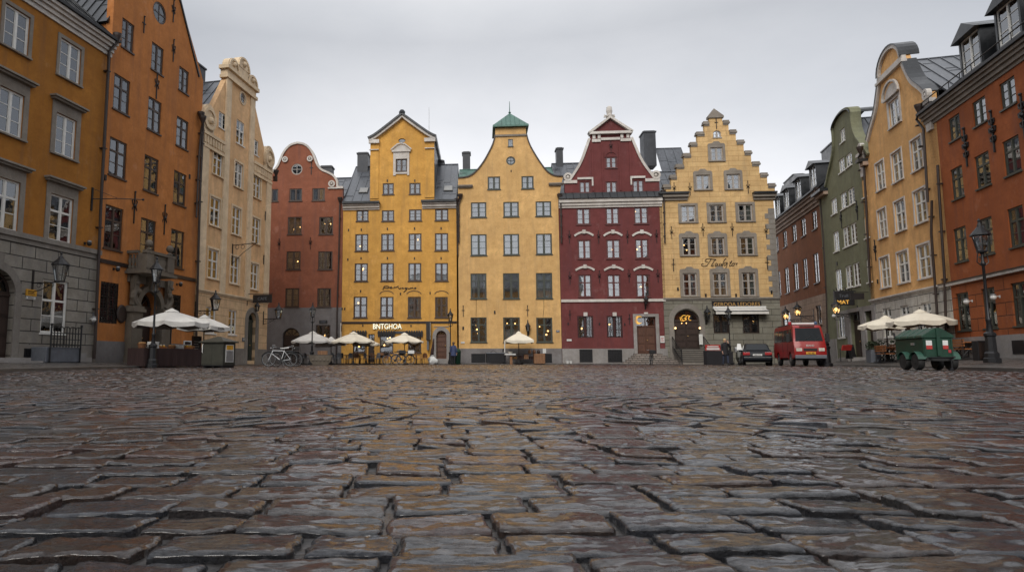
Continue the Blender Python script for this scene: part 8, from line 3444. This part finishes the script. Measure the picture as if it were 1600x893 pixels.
# ------------------------------------------------------------------ people
def skin_mesh(name, verts, edges, radii, root, mat, lv=1):
    me_ = bpy.data.meshes.new(name)
    me_.from_pydata(verts, edges, [])
    ob = bpy.data.objects.new(name, me_)
    COL.objects.link(ob)
    ob.modifiers.new('skin', 'SKIN')
    for i, r_ in enumerate(radii):
        sv = me_.skin_vertices[0].data[i]
        sv.radius = r_ if isinstance(r_, tuple) else (r_, r_)
        sv.use_root = (i == 0)
    sd_ = ob.modifiers.new('sub', 'SUBSURF')
    sd_.levels = sd_.render_levels = lv
    dg = bpy.context.evaluated_depsgraph_get()
    m2 = bpy.data.meshes.new_from_object(ob.evaluated_get(dg))
    m2.name = name
    bpy.data.objects.remove(ob)
    m2.materials.clear()
    m2.materials.append(M[mat])
    m2.polygons.foreach_set('use_smooth', [True] * len(m2.polygons))
    o_ = bpy.data.objects.new(name, m2)
    COL.objects.link(o_)
    o_.parent = root
    return o_


def person(lab, px, Y, rz, hgt=1.7, coat='coat', trousers='jeans', hair='blonde', arm_up=True, step=.16, hood=False, lean=0.):
    p_ = at_y(px, Y)
    root = thing('person', lab, 'person', (p_.x, p_.y, gz(p_.x, p_.y)), rz)
    k = hgt / 1.7
    root.scale = (k, k, k)
    # facing -y
    V, E, Rr = [], [], []

    def add(p3, r_, par=None):
        V.append(p3)
        Rr.append(r_)
        if par is not None:
            E.append((par, len(V) - 1))
        return len(V) - 1
    pel = add((0, 0, .92), (.155, .11))
    wai = add((0, .0, 1.06), (.13, .095), pel)
    che = add((0, -.01 - lean, 1.26), (.155, .105), wai)
    nk0 = add((0, -.0 - lean, 1.42), (.07, .06), che)
    nk = add((0, -.015 - lean, 1.47), (.047, .047), nk0)
    hd0 = add((0, -.03 - lean, 1.53), (.062, .068), nk)
    hd1 = add((0, -.035 - lean, 1.61), (.075, .092), hd0)
    hd2 = add((0, -.02 - lean, 1.67), (.06, .075), hd1)
    for s_ in (-1, 1):
        hip = add((s_ * .09, 0, .86), (.085, .085), pel)
        dy = s_ * step
        kn = add((s_ * .095, -dy * .5 - .02, .48), (.058, .058), hip)
        an = add((s_ * .095, -dy * .9, .1), (.038, .04), kn)
        add((s_ * .1, -dy * .9 - .02, .04), (.04, .035), an)
        add((s_ * .11, -dy * .9 - .17, .03), (.035, .025), len(V) - 1)
        sh = add((s_ * .17, -lean, 1.38), (.06, .06), che)
        up = arm_up and s_ > 0
        if up:
            el = add((s_ * .25, -.12, 1.18), (.045, .045), sh)
            wr = add((s_ * .12, -.2 - lean, 1.42), (.03, .028), el)
            pm = add((s_ * .09, -.19 - lean, 1.5), (.032, .02), wr)
            d = Vector((-.2, .12, 1)).normalized()
        else:
            el = add((s_ * .24, .02, 1.12), (.045, .045), sh)
            wr = add((s_ * .25, -.08, .88), (.03, .028), el)
            pm = add((s_ * .245, -.1, .8), (.02, .034), wr)
            d = Vector((-.1 * s_, -.25, -1)).normalized()
        side_ = d.cross(Vector((1, 0, 0))).normalized() if not up else Vector((1, .2, 0)).normalized()
        base = Vector(V[pm])
        for q, ln in ((-1.5, .06), (-.5, .075), (.5, .072), (1.5, .055)):
            a = base + side_ * q * .017 + d * .03
            f1 = add(tuple(a), .009, pm)
            f2 = add(tuple(a + d * ln * .5), .0085, f1)
            add(tuple(a + d * ln + Vector((0, -.012, 0))), .0075, f2)
        th_ = add(tuple(base + side_ * -.035 + d * .0), .01, pm)
        add(tuple(base + side_ * -.055 + d * .035), .0085, th_)
    body_ = skin_mesh('body', V, E, Rr, root, 'skin')
    fx = -.035 - lean
    mb_ = MB()
    mb_.sphere((0, fx - .105, 1.59), .017, 6, sc=(.8, 1, 1.3))
    nose = mb_.build('nose', 'skin', body_)
    for s_ in (-1, 1):
        MB().sphere((s_ * .032, fx - .088, 1.612), .011, 6).build('eye', 'ink', body_)
        MB().sphere((s_ * .078, fx + .005, 1.59), .022, 6, sc=(.4, .8, 1.2)).build('ear', 'skin', body_)
    MB().sphere((0, fx - .088, 1.548), .018, 6, sc=(1.3, .5, .4)).build('mouth', 'red_sign', body_)
    hm = MB()
    hm.sphere((0, fx + .035, 1.635), .105, 12, sc=(.95, .98, .95))
    hm.sphere((0, fx + .07, 1.55), .085, 10, sc=(1.05, .6, 1.2))
    hm.build('hair', hair, root, smooth=True)
    # coat: a shell round the trunk, open hem, with sleeves
    cb = MB()
    prof = [(1.45, .075, .075), (1.4, .16, .1), (1.3, .205, .135), (1.1, .18, .13), (.95, .2, .15), (.78, .215, .165), (.66, .225, .175)]
    n = 18
    vs = []
    for z, rx, ry in prof:
        for j in range(n):
            w = 2 * PI * j / n
            q = 1 + .03 * math.sin(j * 3 + z * 9)
            vs.append((rx * math.cos(w) * q, ry * math.sin(w) * q - .01 - lean * max(0, min(1, (z - .9) / .4)), z))
    fs = [(i * n + j, i * n + (j + 1) % n, (i + 1) * n + (j + 1) % n, (i + 1) * n + j) for i in range(len(prof) - 1) for j in range(n)]
    fs.append(tuple(range(n)))
    cb.add(vs, fs)
    cb.tube([(.075 * math.cos(t), .075 * math.sin(t) - .015 - lean, 1.45) for t in [2 * PI * i / 14 for i in range(14)]], .028, 6, closed=True)
    for s_ in (-1, 1):
        if arm_up and s_ > 0:
            cb.tube([(s_ * .13, -lean, 1.38), (s_ * .2, -.03, 1.33), (s_ * .255, -.12, 1.17), (s_ * .19, -.165 - lean * .5, 1.29), (s_ * .125, -.2 - lean, 1.4)], [.075, .075, .066, .055, .045], 9)
        else:
            cb.tube([(s_ * .13, -lean, 1.38), (s_ * .2, 0, 1.32), (s_ * .245, .02, 1.12), (s_ * .255, -.06, .91)], [.075, .075, .062, .048], 9)
    cb.build('coat', coat, root, smooth=True)
    tr_ = MB()
    for s_ in (-1, 1):
        dy = s_ * step
        tr_.tube([(s_ * .07, 0, .93), (s_ * .09, 0, .8), (s_ * .095, -dy * .5 - .02, .48), (s_ * .096, -dy * .85, .09)], [.11, .1, .073, .055], 10)
    tr_.build('trousers', trousers, root, smooth=True)
    for s_ in (-1, 1):
        dy = s_ * step
        MB().sphere((s_ * .105, -dy * .9 - .06, .05), .065, 10, sc=(.8, 2.1, .8)).tube([(s_ * .097, -dy * .88, .04), (s_ * .096, -dy * .86, .16)], [.06, .058], 8).build('shoe', 'rubber', root, smooth=True)
    if hood:
        MB().sphere((0, fx + .03, 1.6), .135, 12, sc=(.95, 1, 1.05)).build('hood', coat, root, smooth=True)
    return root


person('blonde person in a black coat and jeans with one hand raised to the face', 1134, 42.6, R(8), 1.7)
person('person in a blue jacket standing by the drainpipe and lamp post', 708.5, 51.3, R(150), 1.72, 'blue_jacket', 'coat', 'brown_hair', arm_up=False, step=.03, lean=.03)
p_ = at_y(1138.5, 42.5)
o = thing('shoulder_bag', 'dark shoulder bag hanging at the side of the blonde person', 'bag', (p_.x, p_.y, .72), R(8))
MB().box(-.05, .05, -.14, .14, 0, .26).build('bag_body', 'coat', o, bevel=.03)
MB().tube([(0, -.12, .25), (-.05, -.05, .68), (-.05, .05, .68), (0, .12, .25)], .012, 5).build('strap', 'coat', o)

# drain grating in the paving
p_ = at_y(745, 5.6)
o = thing('drain_grating', 'dark iron drain grating set in the wet paving', 'grating', (at_y(750, 6.6).x, 6.6, .0), R(2))
mb = MB().prism([(-.36, -.12), (.36, -.12), (.36, .12), (-.36, .12)], 0, .02, 0, [[(-.33, -.09), (.33, -.09), (.33, .09), (-.33, .09)]])
for i in range(14):
    x = -.32 + .64 * (i + .5) / 14
    mb.box(x - .012, x + .012, .002, .016, -.089, .089)
mb.xf(Matrix.Rotation(R(-90), 4, 'X'))
mb.build('iron_grate', 'black', o)
# ================================================================= sky, sun, camera
SUN_EL, SUN_AZ = R(37), R(204)      # azimuth from +Y clockwise: behind the viewer
w = bpy.data.worlds.new('World')
S.world = w
w.use_nodes = True
nt = w.node_tree
bg = nt.nodes['Background']
bg.inputs['Strength'].default_value = .1
sky = N(nt, 'ShaderNodeTexSky', sky_type='NISHITA', sun_disc=False)
sky.sun_elevation = SUN_EL
sky.sun_rotation = SUN_AZ
sky.air_density = 1.5
sky.dust_density = 4
tc = N(nt, 'ShaderNodeTexCoord')
sx = N(nt, 'ShaderNodeSeparateXYZ')
L(nt, tc.outputs['Generated'], sx.inputs[0])
# overcast deck: brightness by height and towards the place where the light breaks through
mp = N(nt, 'ShaderNodeMapping')
mp.inputs['Scale'].default_value = (1.0, 1.0, 2.2)
L(nt, tc.outputs['Generated'], mp.inputs[0])
cl = noise(nt, mp.outputs[0], 1.7, 7, .55)
cl2 = noise(nt, mp.outputs[0], 4.5, 6, .6)
up = ramp(nt, sx.outputs[2], 0, 1)
r = nt.nodes['Color Ramp'] if 'Color Ramp' in nt.nodes else [n for n in nt.nodes if n.type == 'VALTORGB'][-1]
e = r.color_ramp.elements
e[0].position, e[0].color = 0.0, (10.2, 10.1, 10.3, 1)
e[1].position, e[1].color = 1.0, (SKY_ZEN, SKY_ZEN, SKY_ZEN * 1.02, 1)
for p, c in ((.18, (9.7, 9.65, 9.8)), (.3, (7.4, 7.45, 7.7)), (.45, (5.0, 5.1, 5.35)), (.65, (SKY_ZEN * .85,) * 3)):
    e.new(p).color = (*c, 1)
# side darkening of the deck away from the bright bank ahead and behind
ab = N(nt, 'ShaderNodeMath', operation='ABSOLUTE')
ad = N(nt, 'ShaderNodeMath', operation='SUBTRACT')
L(nt, sx.outputs[0], ad.inputs[0])
ad.inputs[1].default_value = .1
L(nt, ad.outputs[0], ab.inputs[0])
side = ramp(nt, ab.outputs[0], .08, .62, (1, 1, 1), (.66, .68, .71))
c = mixc(nt, 1.0, up, side, 'MULTIPLY')
c = mixc(nt, 1.0, c, ramp(nt, cl, .3, .72, (.86, .87, .89), (1.07, 1.06, 1.05)), 'MULTIPLY')
c = mixc(nt, 1.0, c, ramp(nt, cl2, .3, .72, (.955, .96, .965), (1.03, 1.03, 1.03)), 'MULTIPLY')
c = mixc(nt, .06, c, sky.outputs[0])
L(nt, c, bg.inputs[0])

sl = bpy.data.lights.new('sun', 'SUN')
sl.energy = SUN_E
sl.angle = R(30)
sl.color = (1, .96, .9)
so = bpy.data.objects.new('sun', sl)
COL.objects.link(so)
d = Vector((math.sin(SUN_AZ) * math.cos(SUN_EL), math.cos(SUN_AZ) * math.cos(SUN_EL), math.sin(SUN_EL)))
so.rotation_euler = (-d).to_track_quat('-Z', 'Y').to_euler()

cam = bpy.data.cameras.new('camera')
cam.sensor_width = 36
cam.lens = 36 * F_PX / 1600
cam.shift_x = (800 - CX) / 1600
cam.shift_y = (CY - 446.5) / 1600
cam.clip_start = .05
cam.clip_end = 2000
co = bpy.data.objects.new('camera', cam)
COL.objects.link(co)
co.location = O
co.rotation_euler = (R(90) + TH, 0, 0)
S.camera = co

S.view_settings.view_transform = 'Standard'
S.view_settings.look = 'None'
S.view_settings.gamma = 1
S.view_settings.use_curve_mapping = False
S.view_settings.exposure = EXPOSURE
S.cycles.use_denoising = True
S.cycles.denoising_prefilter = 'ACCURATE'
S.cycles.denoising_input_passes = 'RGB_ALBEDO_NORMAL'
S.cycles.max_bounces = 8
S.cycles.diffuse_bounces = 3
S.cycles.glossy_bounces = 3
S.cycles.transparent_max_bounces = 12
S.cycles.caustics_reflective = False
S.cycles.caustics_refractive = False
S.cycles.sample_clamp_indirect = 4
